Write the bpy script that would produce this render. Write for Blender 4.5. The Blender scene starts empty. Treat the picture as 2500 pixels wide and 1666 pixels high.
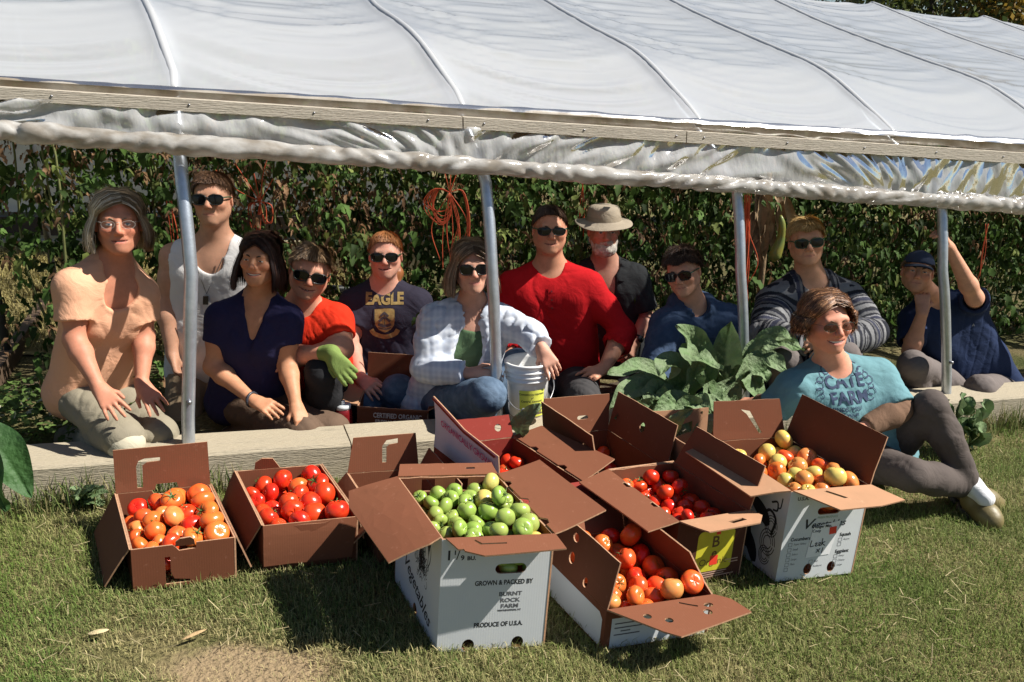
import bpy, bmesh, math, random
import numpy as np
from mathutils import Vector, Matrix, Euler
from mathutils.geometry import tessellate_polygon
from mathutils.bvhtree import BVHTree

S = bpy.context.scene
COL = S.collection
R = math.radians
rng = np.random.default_rng(11)
random.seed(11)

# ------------------------------------------------------------------ camera
CAM_H, TILT, FPX = 1.5, R(17.0), 2080.0
cam_d = bpy.data.cameras.new('camera')
cam_d.sensor_width = 36.0
cam_d.lens = 36.0 * FPX / 2500.0
cam_d.clip_start, cam_d.clip_end = 0.05, 500.0
cam = bpy.data.objects.new('camera', cam_d)
COL.objects.link(cam)
cam.location = (0, 0, CAM_H)
cam.rotation_euler = (math.pi / 2 - TILT, 0, 0)
S.camera = cam

# ------------------------------------------------------------------ sky and sun
SUN_EL, SUN_AZ = R(46.0), R(-4.0)          # azimuth counted from +X (right of the picture) towards +Y (away)
sun_dir = Vector((math.cos(SUN_EL) * math.cos(SUN_AZ), math.cos(SUN_EL) * math.sin(SUN_AZ), math.sin(SUN_EL)))
W = bpy.data.worlds.new('World')
S.world = W
W.use_nodes = True
wn = W.node_tree.nodes
sky = wn.new('ShaderNodeTexSky')
sky.sky_type = 'NISHITA'
sky.sun_disc = False
sky.dust_density = 0.3
sky.ozone_density = 2.0
sky.sun_elevation = SUN_EL
sky.sun_rotation = math.pi / 2 - SUN_AZ
wn["Background"].inputs[1].default_value = 0.042
W.node_tree.links.new(sky.outputs[0], wn['Background'].inputs[0])
sl = bpy.data.lights.new('sun', 'SUN')
sl.energy = 5.0
sl.angle = R(0.55)
sl.color = (1.0, 0.95, 0.86)
so = bpy.data.objects.new('sun', sl)
COL.objects.link(so)
so.location = (20, 1, 20)
so.rotation_euler = (-sun_dir).to_track_quat('-Z', 'Y').to_euler()
S.view_settings.view_transform = 'Standard'
S.view_settings.look = 'None'
S.view_settings.exposure = 0.88
S.view_settings.gamma = 1.0
S.view_settings.use_curve_mapping = False
S.render.engine = 'CYCLES'
S.cycles.max_bounces = 7
S.cycles.transparent_max_bounces = 24
S.cycles.use_denoising = True
S.cycles.caustics_reflective = False
S.cycles.caustics_refractive = False

# ------------------------------------------------------------------ geometry of the place
SLOPE = -0.07                              # the lawn falls to the right
CT, ST = math.cos(TILT), math.sin(TILT)

def ground_z(x):
    return SLOPE * np.clip(x, -7, 7)

def ray(px, py):                           # direction of sight in the 2500 x 1666 photograph
    u, v = (px - 1250.0) / FPX, (833.0 - py) / FPX
    return np.array([u, CT + v * ST, -ST + v * CT])

def at(px, py, Y):                         # the point seen there at Y metres in front of the camera
    r = ray(px, py)
    return np.array([0, 0, CAM_H]) + r * (Y / r[1])

GO = np.array([-0.06, 3.28])
GA = np.array([math.cos(R(19)), math.sin(R(19))])      # along the greenhouse, away to the right
GN = np.array([-GA[1], GA[0]])                         # into the greenhouse

def base_z(t):
    return 0.144 - 0.066 * t

def G(t, d, h):                            # greenhouse coordinates: along, inward, height above the baseboard
    p = GO + GA * t + GN * d
    return np.array([p[0], p[1], base_z(t) + h])

def on_side(px, py, d):                    # (t, h) of what is seen on the plane d metres inside the side wall
    r = ray(px, py)
    s = (d + GO @ GN) / (r[:2] @ GN)
    p = r[:2] * s
    t = (p - GO) @ GA
    return t, CAM_H + r[2] * s - base_z(t)

# ------------------------------------------------------------------ mesh helpers
def tag(o, label=None, cat=None, group=None, kind=None):
    if label: o['label'] = label
    if cat: o['category'] = cat
    if group: o['group'] = group
    if kind: o['kind'] = kind
    return o

def mesh_data(name, V, F, smooth=True, cols=None):
    """V (n,3); F list of faces or an (m,3)/(m,4) array."""
    me = bpy.data.meshes.new(name)
    V = np.asarray(V, np.float32)
    if isinstance(F, np.ndarray):
        m, k = F.shape
        me.vertices.add(len(V)); me.vertices.foreach_set('co', V.ravel())
        me.loops.add(m * k); me.loops.foreach_set('vertex_index', F.astype(np.int32).ravel())
        me.polygons.add(m)
        me.polygons.foreach_set('loop_start', np.arange(0, m * k, k, dtype=np.int32))
        me.update(calc_edges=True)
    else:
        me.from_pydata([tuple(map(float, v)) for v in V], [], [tuple(int(i) for i in f) for f in F])
    if smooth:
        me.polygons.foreach_set('use_smooth', np.ones(len(me.polygons), bool))
    if cols is not None:
        a = me.color_attributes.new('Col', 'FLOAT_COLOR', 'POINT')
        c = np.ones((len(V), 4), np.float32); c[:, :3] = np.asarray(cols)[:, :3]
        a.data.foreach_set('color', c.ravel())
    me.validate()
    return me

def link(name, me, m=None, parent=None):
    o = bpy.data.objects.new(name, me)
    COL.objects.link(o)
    if m is not None and me is not None:
        for x in (m if isinstance(m, (list, tuple)) else [m]):
            me.materials.append(x)
    if parent is not None:
        o.parent = parent
    return o

def mobj(name, V, F, m, parent=None, smooth=True, cols=None):
    return link(name, mesh_data(name, V, F, smooth, cols), m, parent)

def empty(name, loc=(0, 0, 0), rotz=0.0):
    o = bpy.data.objects.new(name, None)
    o.empty_display_size = 0.1
    COL.objects.link(o)
    o.location = tuple(map(float, loc))
    o.rotation_euler = (0, 0, rotz)
    return o

def rebase(root, loc):
    """World-built meshes under root: move the root to its base without moving anything."""
    loc = Vector(tuple(map(float, loc)))
    root.location = loc
    for ch in root.children:
        ch.location = ch.location - loc
    if root.data is not None:
        root.data.transform(Matrix.Translation(-loc))

def box_vf(lo, hi):
    x0, y0, z0 = lo; x1, y1, z1 = hi
    V = [(x0, y0, z0), (x1, y0, z0), (x1, y1, z0), (x0, y1, z0), (x0, y0, z1), (x1, y0, z1), (x1, y1, z1), (x0, y1, z1)]
    F = [(0, 3, 2, 1), (4, 5, 6, 7), (0, 1, 5, 4), (1, 2, 6, 5), (2, 3, 7, 6), (3, 0, 4, 7)]
    return V, F

def bevel_mesh(me, w=0.004, seg=2):
    bm = bmesh.new(); bm.from_mesh(me)
    bmesh.ops.bevel(bm, geom=bm.edges[:], offset=w, segments=seg, affect='EDGES', profile=0.6)
    bm.to_mesh(me); bm.free()

def tube_vf(P, rad, n=8, cap=True, phase=0.0):
    P = np.asarray(P, float); m = len(P)
    rad = np.broadcast_to(np.asarray(rad, float), (m,))
    T = np.gradient(P, axis=0); T /= np.linalg.norm(T, axis=1)[:, None] + 1e-9
    up = np.array([0, 0, 1.0]) if abs(T[0][2]) < 0.9 else np.array([0, 1.0, 0])
    N = []; nrm = np.cross(T[0], up); nrm /= np.linalg.norm(nrm)
    for i in range(m):
        nrm = nrm - T[i] * (nrm @ T[i]); nrm /= np.linalg.norm(nrm) + 1e-9
        N.append(nrm)
    N = np.array(N); B = np.cross(T, N)
    a = np.linspace(0, 2 * np.pi, n, endpoint=False) + phase
    V = (P[:, None] + (N[:, None] * np.cos(a)[None, :, None] + B[:, None] * np.sin(a)[None, :, None]) * rad[:, None, None]).reshape(-1, 3)
    F = []
    for i in range(m - 1):
        for j in range(n):
            k = (j + 1) % n
            F.append((i * n + j, i * n + k, (i + 1) * n + k, (i + 1) * n + j))
    if cap:
        F.append(tuple(range(n))[::-1]); F.append(tuple((m - 1) * n + j for j in range(n)))
    return V, F

def merge_vf(parts):
    V, F, k = [], [], 0
    for v, f in parts:
        v = np.asarray(v, float)
        V.append(v); F += [tuple(i + k for i in q) for q in f]; k += len(v)
    return np.concatenate(V), F

def grid_faces(nu, nv):
    i, j = np.meshgrid(np.arange(nu - 1), np.arange(nv - 1), indexing='ij')
    a = (i * nv + j).ravel()
    return np.stack([a, a + nv, a + nv + 1, a + 1], 1)

def smoothpath(P, n):
    """Catmull-Rom through control points."""
    P = np.asarray(P, float)
    Q = np.vstack([2 * P[0] - P[1], P, 2 * P[-1] - P[-2]])
    out = []
    segs = len(P) - 1
    for s in np.linspace(0, segs - 1e-6, n):
        i = int(s); t = s - i
        a, b, c, d = Q[i], Q[i + 1], Q[i + 2], Q[i + 3]
        out.append(.5 * ((2 * b) + (c - a) * t + (2 * a - 5 * b + 4 * c - d) * t * t + (3 * b - a - 3 * c + d) * t ** 3))
    return np.array(out)

class Wob:
    """Cheap smooth 3D noise: a sum of warped sine waves, about -1..1."""
    def __init__(s, seed, freq, n=7, aniso=(1, 1, 1)):
        g = np.random.default_rng(seed)
        k = g.normal(size=(n, 3)); k /= np.linalg.norm(k, axis=1)[:, None]
        s.k = (k * (freq * g.uniform(.6, 1.6, n))[:, None] * np.array(aniso)).astype(np.float32)
        s.p = g.uniform(0, 6.28, n).astype(np.float32)
        s.w = g.uniform(.5, 1, n).astype(np.float32); s.w /= s.w.sum() * .6
    def __call__(s, P):
        P = np.asarray(P, np.float32)
        o = np.zeros(P.shape[:-1], np.float32)
        for k, p, w in zip(s.k, s.p, s.w):
            o += w * np.sin(P @ k + p + .8 * o)
        return o

# ------------------------------------------------------------------ materials
MATS = {}
def mat(name, color=(.5, .5, .5), rough=.6, var=.12, scale=8.0, bump=0.0, bscale=60.0, spec=.5, metal=0.0, coat=0.0,
        attr=False, stretch=(1, 1, 1), color2=None, sss=0.0, trans=0.0, randvar=0.0, sheen=0.0, detail=4.0, alpha=1.0, rotz=0.0, crease=0.0):
    if name in MATS: return MATS[name]
    m = bpy.data.materials.new(name); m.use_nodes = True
    nt = m.node_tree; N = nt.nodes; L = nt.links
    b = N['Principled BSDF']
    b.inputs['Roughness'].default_value = rough
    b.inputs['Metallic'].default_value = metal
    b.inputs['Specular IOR Level'].default_value = spec
    b.inputs['Coat Weight'].default_value = coat
    if sheen:
        b.inputs['Sheen Weight'].default_value = sheen
    tc = N.new('ShaderNodeTexCoord'); mp = N.new('ShaderNodeMapping')
    mp.inputs['Scale'].default_value = stretch
    if rotz:
        m0 = N.new('ShaderNodeMapping'); m0.inputs['Rotation'].default_value = (0, 0, rotz)
        L.new(tc.outputs['Object'], m0.inputs[0]); L.new(m0.outputs[0], mp.inputs[0])
    else: L.new(tc.outputs['Object'], mp.inputs[0])
    nz = N.new('ShaderNodeTexNoise'); nz.inputs['Scale'].default_value = scale; nz.inputs['Detail'].default_value = detail
    nz.inputs['Roughness'].default_value = .6
    L.new(mp.outputs[0], nz.inputs['Vector'])
    if attr:
        src = N.new('ShaderNodeAttribute'); src.attribute_name = 'Col'; csrc = src.outputs['Color']
    else:
        src = N.new('ShaderNodeRGB'); src.outputs[0].default_value = (*color, 1); csrc = src.outputs[0]
    if color2 is not None:
        rp = N.new('ShaderNodeMapRange'); rp.inputs[1].default_value = .38; rp.inputs[2].default_value = .62
        L.new(nz.outputs[0], rp.inputs[0])
        mx = N.new('ShaderNodeMix'); mx.data_type = 'RGBA'
        L.new(rp.outputs[0], mx.inputs[0]); L.new(csrc, mx.inputs[6]); mx.inputs[7].default_value = (*color2, 1)
        csrc = mx.outputs[2]
    mr = N.new('ShaderNodeMapRange')
    mr.inputs[1].default_value = .25; mr.inputs[2].default_value = .75
    mr.inputs[3].default_value = 1 - var; mr.inputs[4].default_value = 1 + var
    L.new(nz.outputs[0], mr.inputs[0])
    val = mr.outputs[0]
    if randvar:
        oi = N.new('ShaderNodeObjectInfo'); m2 = N.new('ShaderNodeMapRange')
        m2.inputs[3].default_value = 1 - randvar; m2.inputs[4].default_value = 1 + randvar
        L.new(oi.outputs['Random'], m2.inputs[0])
        mu = N.new('ShaderNodeMath'); mu.operation = 'MULTIPLY'
        L.new(val, mu.inputs[0]); L.new(m2.outputs[0], mu.inputs[1]); val = mu.outputs[0]
    vm = N.new('ShaderNodeVectorMath'); vm.operation = 'SCALE'
    L.new(csrc, vm.inputs[0]); L.new(val, vm.inputs['Scale'])
    L.new(vm.outputs[0], b.inputs['Base Color'])
    if bump:
        n2 = N.new('ShaderNodeTexNoise'); n2.inputs['Scale'].default_value = bscale; n2.inputs['Detail'].default_value = 3
        L.new(mp.outputs[0], n2.inputs['Vector'])
        bp = N.new('ShaderNodeBump'); bp.inputs['Strength'].default_value = bump; bp.inputs['Distance'].default_value = .01
        L.new(n2.outputs[0], bp.inputs['Height']); L.new(bp.outputs[0], b.inputs['Normal'])
    if crease:
        n3 = N.new('ShaderNodeTexNoise'); n3.inputs['Scale'].default_value = 10; n3.inputs['Detail'].default_value = 4; n3.inputs['Distortion'].default_value = 1.6
        n3.inputs['Roughness'].default_value = .55
        L.new(mp.outputs[0], n3.inputs['Vector'])
        b3 = N.new('ShaderNodeBump'); b3.inputs['Strength'].default_value = crease; b3.inputs['Distance'].default_value = .03
        L.new(n3.outputs[0], b3.inputs['Height'])
        if bump: L.new(bp.outputs[0], b3.inputs['Normal'])
        L.new(b3.outputs[0], b.inputs['Normal'])
    if sss:
        b.inputs['Subsurface Weight'].default_value = sss
        b.inputs['Subsurface Radius'].default_value = (1, .35, .2)
        b.inputs['Subsurface Scale'].default_value = .006
    if alpha < 1: b.inputs['Alpha'].default_value = alpha
    if trans:
        out = N['Material Output']; tl = N.new('ShaderNodeBsdfTranslucent'); ms = N.new('ShaderNodeMixShader')
        ms.inputs[0].default_value = trans
        L.new(vm.outputs[0], tl.inputs[0]); L.new(b.outputs[0], ms.inputs[1]); L.new(tl.outputs[0], ms.inputs[2])
        L.new(ms.outputs[0], out.inputs[0])
    MATS[name] = m
    return m

def film_mat(name, tcol, tfac, white, gloss_rough, gfac, bump=.0, bscale=6.0, stretch=(1, 1, 1), dirt=None, tside=None):
    """Greenhouse film: part clear, part milky, part shiny."""
    m = bpy.data.materials.new(name); m.use_nodes = True
    N = m.node_tree.nodes; L = m.node_tree.links
    N.remove(N['Principled BSDF']); out = N['Material Output']
    tr = N.new('ShaderNodeBsdfTransparent'); tr.inputs[0].default_value = (*tcol, 1)
    tl = N.new('ShaderNodeBsdfTranslucent'); df = N.new('ShaderNodeBsdfDiffuse'); gl = N.new('ShaderNodeBsdfGlossy')
    gl.inputs['Roughness'].default_value = gloss_rough
    tc = N.new('ShaderNodeTexCoord'); mp = N.new('ShaderNodeMapping'); mp.inputs['Scale'].default_value = stretch
    L.new(tc.outputs['Object'], mp.inputs[0])
    nz = N.new('ShaderNodeTexNoise'); nz.inputs['Scale'].default_value = bscale; nz.inputs['Detail'].default_value = 5
    L.new(mp.outputs[0], nz.inputs['Vector'])
    mx = N.new('ShaderNodeMix'); mx.data_type = 'RGBA'
    mx.inputs[6].default_value = (*(dirt or white), 1); mx.inputs[7].default_value = (*white, 1)
    mr = N.new('ShaderNodeMapRange'); mr.inputs[1].default_value = .35; mr.inputs[2].default_value = .6
    L.new(nz.outputs[0], mr.inputs[0]); L.new(mr.outputs[0], mx.inputs[0])
    L.new(mx.outputs[2], tl.inputs[0]); L.new(mx.outputs[2], df.inputs[0])
    if bump:
        bp = N.new('ShaderNodeBump'); bp.inputs['Strength'].default_value = bump; bp.inputs['Distance'].default_value = .01
        L.new(nz.outputs[0], bp.inputs['Height'])
        for s in (tl, df, gl): L.new(bp.outputs[0], s.inputs['Normal'])
    m1 = N.new('ShaderNodeMixShader'); m1.inputs[0].default_value = .5
    L.new(df.outputs[0], m1.inputs[1]); L.new(tl.outputs[0], m1.inputs[2])
    m2 = N.new('ShaderNodeMixShader')
    lw = N.new('ShaderNodeLayerWeight'); lw.inputs[0].default_value = .5
    tm = N.new('ShaderNodeMapRange'); tm.inputs[1].default_value = .1; tm.inputs[2].default_value = .62; tm.inputs[3].default_value = tfac if tside is None else tside; tm.inputs[4].default_value = tfac
    L.new(lw.outputs['Facing'], tm.inputs[0]); L.new(tm.outputs[0], m2.inputs[0])
    L.new(m1.outputs[0], m2.inputs[1]); L.new(tr.outputs[0], m2.inputs[2])
    fr = N.new('ShaderNodeLayerWeight'); fr.inputs[0].default_value = .30
    mm = N.new('ShaderNodeMath'); mm.operation = 'MULTIPLY'; mm.inputs[1].default_value = gfac
    L.new(fr.outputs['Fresnel'], mm.inputs[0])
    m3 = N.new('ShaderNodeMixShader'); L.new(mm.outputs[0], m3.inputs[0])
    L.new(m2.outputs[0], m3.inputs[1]); L.new(gl.outputs[0], m3.inputs[2])
    L.new(m3.outputs[0], out.inputs[0])
    MATS[name] = m
    return m

def text_vf(s, size=1.0, align='CENTER', shear=0.0, bold=0.0, sx=1.0):
    cu = bpy.data.curves.new('lettering', 'FONT')
    cu.body = s; cu.size = size; cu.align_x = align; cu.align_y = 'CENTER'; cu.shear = shear; cu.offset = bold
    cu.resolution_u = 3
    o = bpy.data.objects.new('lettering', cu); COL.objects.link(o)
    dg = bpy.context.evaluated_depsgraph_get()
    me = o.evaluated_get(dg).to_mesh()
    V = np.array([v.co[:] for v in me.vertices]).reshape(-1, 3); F = [tuple(p.vertices) for p in me.polygons]
    o.evaluated_get(dg).to_mesh_clear()
    bpy.data.objects.remove(o); bpy.data.curves.remove(cu)
    if len(V): V[:, 0] *= sx
    return V, F

def stroke_vf(pts, w, n=None):
    """A flat brush stroke in 2D (z = 0)."""
    P = np.asarray(pts, float)
    if n: P = smoothpath(np.c_[P, np.zeros(len(P))], n)[:, :2]
    T = np.gradient(P, axis=0); T /= np.linalg.norm(T, axis=1)[:, None] + 1e-9
    Nn = np.c_[-T[:, 1], T[:, 0]]
    w = np.broadcast_to(np.asarray(w, float), (len(P),))[:, None]
    V = np.empty((2 * len(P), 3)); V[:, 2] = 0
    V[0::2, :2] = P + Nn * w / 2; V[1::2, :2] = P - Nn * w / 2
    F = [(2 * i, 2 * i + 1, 2 * i + 3, 2 * i + 2) for i in range(len(P) - 1)]
    return V, F

def disc_vf(c, r, n=16, ry=None):
    a = np.linspace(0, 2 * np.pi, n, endpoint=False)
    V = np.c_[c[0] + r * np.cos(a), c[1] + (ry or r) * np.sin(a), np.zeros(n)]
    return V, [tuple(range(n))]

def rect_vf(x0, y0, x1, y1):
    return np.array([(x0, y0, 0), (x1, y0, 0), (x1, y1, 0), (x0, y1, 0)], float), [(0, 1, 2, 3)]

def place(vf, x, y, s, sy=None):
    V, F = vf; V = np.array(V, float); V[:, 0] = V[:, 0] * s + x; V[:, 1] = V[:, 1] * (sy or s) + y
    return V, F

INK = mat('black_ink', (.02, .02, .022), .8, .4, 120)
# ================================================================== ground
def lawn():
    xs = np.concatenate([np.linspace(-90, -8, 12), np.linspace(-7, 7, 71), np.linspace(8, 90, 12)])
    ys = np.concatenate([np.linspace(-40, -1, 6), np.linspace(0, 8, 41), np.linspace(9, 130, 14)])
    X, Y = np.meshgrid(xs, ys, indexing='ij')
    w = Wob(3, 2.2)
    P = np.stack([X, Y, ground_z(X)], -1).reshape(-1, 3)
    P[:, 2] += .006 * w(P) - .004
    m = bpy.data.materials.new('lawn'); m.use_nodes = True
    N = m.node_tree.nodes; L = m.node_tree.links; b = N['Principled BSDF']
    b.inputs['Roughness'].default_value = .95; b.inputs['Specular IOR Level'].default_value = .1
    tc = N.new('ShaderNodeTexCoord')
    n1 = N.new('ShaderNodeTexNoise'); n1.inputs['Scale'].default_value = 2.3; n1.inputs['Detail'].default_value = 6
    n2 = N.new('ShaderNodeTexNoise'); n2.inputs['Scale'].default_value = 70; n2.inputs['Detail'].default_value = 4
    for n in (n1, n2): L.new(tc.outputs['Object'], n.inputs['Vector'])
    r1 = N.new('ShaderNodeValToRGB'); e = r1.color_ramp.elements
    e[0].position = .36; e[0].color = (.075, .085, .028, 1); e[1].position = .66; e[1].color = (.21, .165, .085, 1)
    L.new(n1.outputs[0], r1.inputs[0])
    mx = N.new('ShaderNodeMix'); mx.data_type = 'RGBA'; mx.blend_type = 'MULTIPLY'; mx.inputs[0].default_value = .8
    r2 = N.new('ShaderNodeMapRange'); r2.inputs[1].default_value = .3; r2.inputs[2].default_value = .7; r2.inputs[3].default_value = .45; r2.inputs[4].default_value = 1.4
    L.new(n2.outputs[0], r2.inputs[0]); L.new(r1.outputs[0], mx.inputs[6]); L.new(r2.outputs[0], mx.inputs[7])
    # the worn patch where soil shows
    mpp = N.new('ShaderNodeMapping'); mpp.vector_type = 'TEXTURE'; mpp.inputs['Location'].default_value = (-.66, 1.85, 0); mpp.inputs['Scale'].default_value = (.34, .17, 1)
    L.new(tc.outputs['Object'], mpp.inputs[0])
    gr = N.new('ShaderNodeTexGradient'); gr.gradient_type = 'SPHERICAL'; L.new(mpp.outputs[0], gr.inputs[0])
    n3 = N.new('ShaderNodeTexNoise'); n3.inputs['Scale'].default_value = 9; n3.inputs['Detail'].default_value = 6; L.new(tc.outputs['Object'], n3.inputs['Vector'])
    ad = N.new('ShaderNodeMath'); ad.operation = 'MULTIPLY_ADD'; ad.inputs[1].default_value = .9; L.new(n3.outputs[0], ad.inputs[0]); L.new(gr.outputs['Fac'], ad.inputs[2])
    ms = N.new('ShaderNodeMapRange'); ms.inputs[1].default_value = .62; ms.inputs[2].default_value = .95; L.new(ad.outputs[0], ms.inputs[0])
    mz = N.new('ShaderNodeMix'); mz.data_type = 'RGBA'; mz.inputs[7].default_value = (.25, .185, .11, 1); L.new(ms.outputs[0], mz.inputs[0]); L.new(mx.outputs[2], mz.inputs[6])
    L.new(mz.outputs[2], b.inputs['Base Color'])
    bp = N.new('ShaderNodeBump'); bp.inputs['Strength'].default_value = .8; bp.inputs['Distance'].default_value = .02
    L.new(n2.outputs[0], bp.inputs['Height']); L.new(bp.outputs[0], b.inputs['Normal'])
    tag(mobj('ground', P, grid_faces(len(xs), len(ys)), m), 'lawn falling gently to the right', None, None, 'structure')

def blades(P, length, width, lean, cols, g, curl=1.0):
    """One bent three-triangle blade per row of P."""
    n = len(P)
    a = g.uniform(0, 2 * np.pi, n)
    d = np.stack([np.cos(a), np.sin(a), np.zeros(n)], 1)
    s = np.stack([-np.sin(a), np.cos(a), np.zeros(n)], 1) * (width / 2)[:, None]
    up = np.array([0, 0, 1.0])
    h1 = (length * .55)[:, None]; h2 = length[:, None]
    ln = lean[:, None]
    m1 = P + up * h1 * np.cos(ln * .5) + d * h1 * np.sin(ln * .5)
    tp = m1 + (up * np.cos(ln * 1.5 * curl) + d * np.sin(ln * 1.5 * curl)) * (h2 - h1)
    V = np.stack([P - s, P + s, m1 + s * .8, m1 - s * .8, tp], 1).reshape(-1, 3)
    k = np.arange(n)[:, None] * 5
    F = np.concatenate([k + np.array([[0, 1, 2]]), k + np.array([[0, 2, 3]]), k + np.array([[3, 2, 4]])], 0)
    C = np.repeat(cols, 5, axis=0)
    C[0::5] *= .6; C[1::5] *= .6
    return V, F, C

def grass():
    g = np.random.default_rng(5)
    n = 400000
    y = 1.45 + (4.6 - 1.45) * g.uniform(0, 1, n) ** 1.5
    x = g.uniform(-1, 1, n) * (.66 * y + .25)
    P = np.stack([x, y, ground_z(x)], 1)
    dl = (P[:, :2] - GO) @ GN
    P = P[dl < -.115]
    n1 = Wob(21, 2.6)(P) + .5 * Wob(22, 7)(P); n2 = Wob(23, 22)(P)
    # a worn, bare patch near the lower left and a thin one lower right
    bare = np.exp(-(((P[:, 0] + .66) / .24) ** 2 + ((P[:, 1] - 1.84) / .12) ** 2)) + .6 * np.exp(-(((P[:, 0] + .95) / .25) ** 2 + ((P[:, 1] - 1.9) / .1) ** 2))
    keep = g.uniform(0, 1, len(P)) > np.clip(bare * 1.1 + .12 * (n2 > .5), 0, .93)
    P, n1, n2, bare = P[keep], n1[keep], n2[keep], bare[keep]
    n = len(P)
    straw = np.clip(.31 + .34 * n1 + .18 * n2 + bare + g.normal(0, .24, n) - .25 * np.clip((P[:, 1] - 2.9), 0, 1), 0, 1)[:, None]
    green = np.array([.165, .225, .045]) * g.uniform(.6, 1.35, n)[:, None]
    lush = np.array([.10, .20, .035]) * g.uniform(.7, 1.2, n)[:, None]
    dry = np.array([.46, .39, .19]) * g.uniform(.6, 1.25, n)[:, None]
    gm = np.clip(.5 + .8 * Wob(24, 4)(P), 0, 1)[:, None]
    c = (green * (1 - gm) + lush * gm) * (1 - straw) + dry * straw
    ln = g.uniform(.012, .034, n) * (1 + .5 * (g.uniform(0, 1, n) < .12)) * (1 + .25 * n1) * np.clip(1 - .5 * bare, .4, 1)
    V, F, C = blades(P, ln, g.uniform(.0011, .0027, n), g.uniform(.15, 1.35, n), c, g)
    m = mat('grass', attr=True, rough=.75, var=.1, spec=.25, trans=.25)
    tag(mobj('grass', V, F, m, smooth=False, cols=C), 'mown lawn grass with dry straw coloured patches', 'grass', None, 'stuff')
    # longer unmown grass along the baseboard
    g = np.random.default_rng(6)
    n = 5200
    t = g.uniform(-2.2, 4.2, n); d = -.12 - np.abs(g.normal(0, .05, n)) - .01
    dens = Wob(31, 5)(np.stack([t, d, d], 1))
    k = (dens > -.05); t, d = t[k], d[k]
    p = GO + GA * t[:, None] + GN * d[:, None]
    P = np.stack([p[:, 0], p[:, 1], ground_z(p[:, 0])], 1); n = len(P)
    s = g.uniform(0, 1, n)[:, None] ** 1.3
    c = np.array([.07, .13, .025]) * (1 - s) + np.array([.30, .25, .12]) * s
    V, F, C = blades(P, g.uniform(.05, .16, n), g.uniform(.0025, .005, n), g.uniform(.1, .8, n), c, g)
    tag(mobj('long_grass', V, F, m, smooth=False, cols=C), 'longer unmown grass growing along the wooden baseboard', 'grass', None, 'stuff')
    # bits of straw and two pale chips lying on the lawn
    n = 900
    y = 1.5 + 2.2 * g.uniform(0, 1, n) ** 1.3; x = g.uniform(-1, 1, n) * (.6 * y + .1)
    P = np.stack([x, y, ground_z(x) + g.uniform(.012, .03, n)], 1)
    a = g.uniform(0, 2 * np.pi, n); L = g.uniform(.008, .03, n)
    d = np.stack([np.cos(a), np.sin(a), g.normal(0, .2, n)], 1) * L[:, None]
    w = np.stack([-np.sin(a), np.cos(a), np.zeros(n)], 1) * .0011
    V = np.stack([P - d - w, P + d - w, P + d + w, P - d + w], 1).reshape(-1, 3)
    F = np.arange(4 * n).reshape(n, 4)
    C = np.repeat(np.array([.5, .42, .24]) * g.uniform(.5, 1.1, n)[:, None], 4, axis=0)
    tag(mobj('straw_litter', V, F, m, smooth=False, cols=C), 'loose bits of straw lying on the lawn', 'straw', None, 'stuff')

def husk(px, py, L, w, ang, col, label):
    r = ray(px, py); s = (CAM_H - .02) / -r[2]; p = np.array([0, 0, CAM_H]) + r * s
    p[2] = ground_z(p[0]) + .022
    u = np.linspace(-1, 1, 9); v = np.linspace(-1, 1, 4)
    U, Vv = np.meshgrid(u, v, indexing='ij')
    X = U * L / 2; Y = Vv * w / 2 * np.sqrt(np.clip(1 - U ** 2, .02, 1)); Z = .006 * (1 - Vv ** 2) * (1 - U ** 2) + .004 * U
    ca, sa = math.cos(ang), math.sin(ang)
    P = np.stack([X * ca - Y * sa, X * sa + Y * ca, Z], -1).reshape(-1, 3)
    o = mobj('dry_leaf', P, grid_faces(9, 4), mat('dry_husk_%s' % label[:5], col, .8, .25, 60, .3, 200))
    o.location = p
    tag(o, label, 'dry leaf')

# ================================================================== greenhouse
HOOPS = range(-2, 9)
IH = [-2, -1, 0, 1, 2, 3, 9]
def lean(i, d, h):
    """The old hoops have drifted out of square along the house."""
    a = np.interp(i, IH, [.15, .08, -.015, -.075, -.14, -.2, -.2]); b = np.interp(i, IH, [.15, .085, -.10, -.27, -.45, -.55, -.6]); c = np.interp(i, IH, [0., -.06, -.22, -.32, -.46, -.58, -.6])
    post = a * np.clip(h / .65, 0, 1)
    hip = post + (b - post) * np.clip((h - 1.0) / .28, 0, 1)
    return np.where(d > 3, c, np.where(h < 1.29, hip, b + (c - b) * np.clip((d - .2) / .9, 0, 1)))

def hoop_pts(t, full=True):
    base = [(0, -.17), (0, .1), (0, .4), (.012, .62), (.05, .85), (.115, 1.05), (.20, 1.2)]
    roof = [(.36, 1.34), (.65, 1.5), (1.1, 1.625), (1.6, 1.76), (2.1, 1.90), (2.6, 2.06), (3.0, 2.19)]
    half = base + roof
    prof = half + [(6.0 - d, h) for d, h in half[-2::-1]] if full else half
    P = smoothpath([(d, 0, h) for d, h in prof], 26 * 2 if full else 26)
    return np.array([G(t + float(lean(t / 1.2, d, h)), d, h) for d, _, h in P])

ROOF = smoothpath([(.10, 0, 1.285), (.30, 0, 1.375), (.65, 0, 1.535), (1.1, 0, 1.66), (1.6, 0, 1.795), (2.1, 0, 1.94), (2.6, 0, 2.105), (2.9, 0, 2.205), (3.0, 0, 2.235)], 90)

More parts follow.
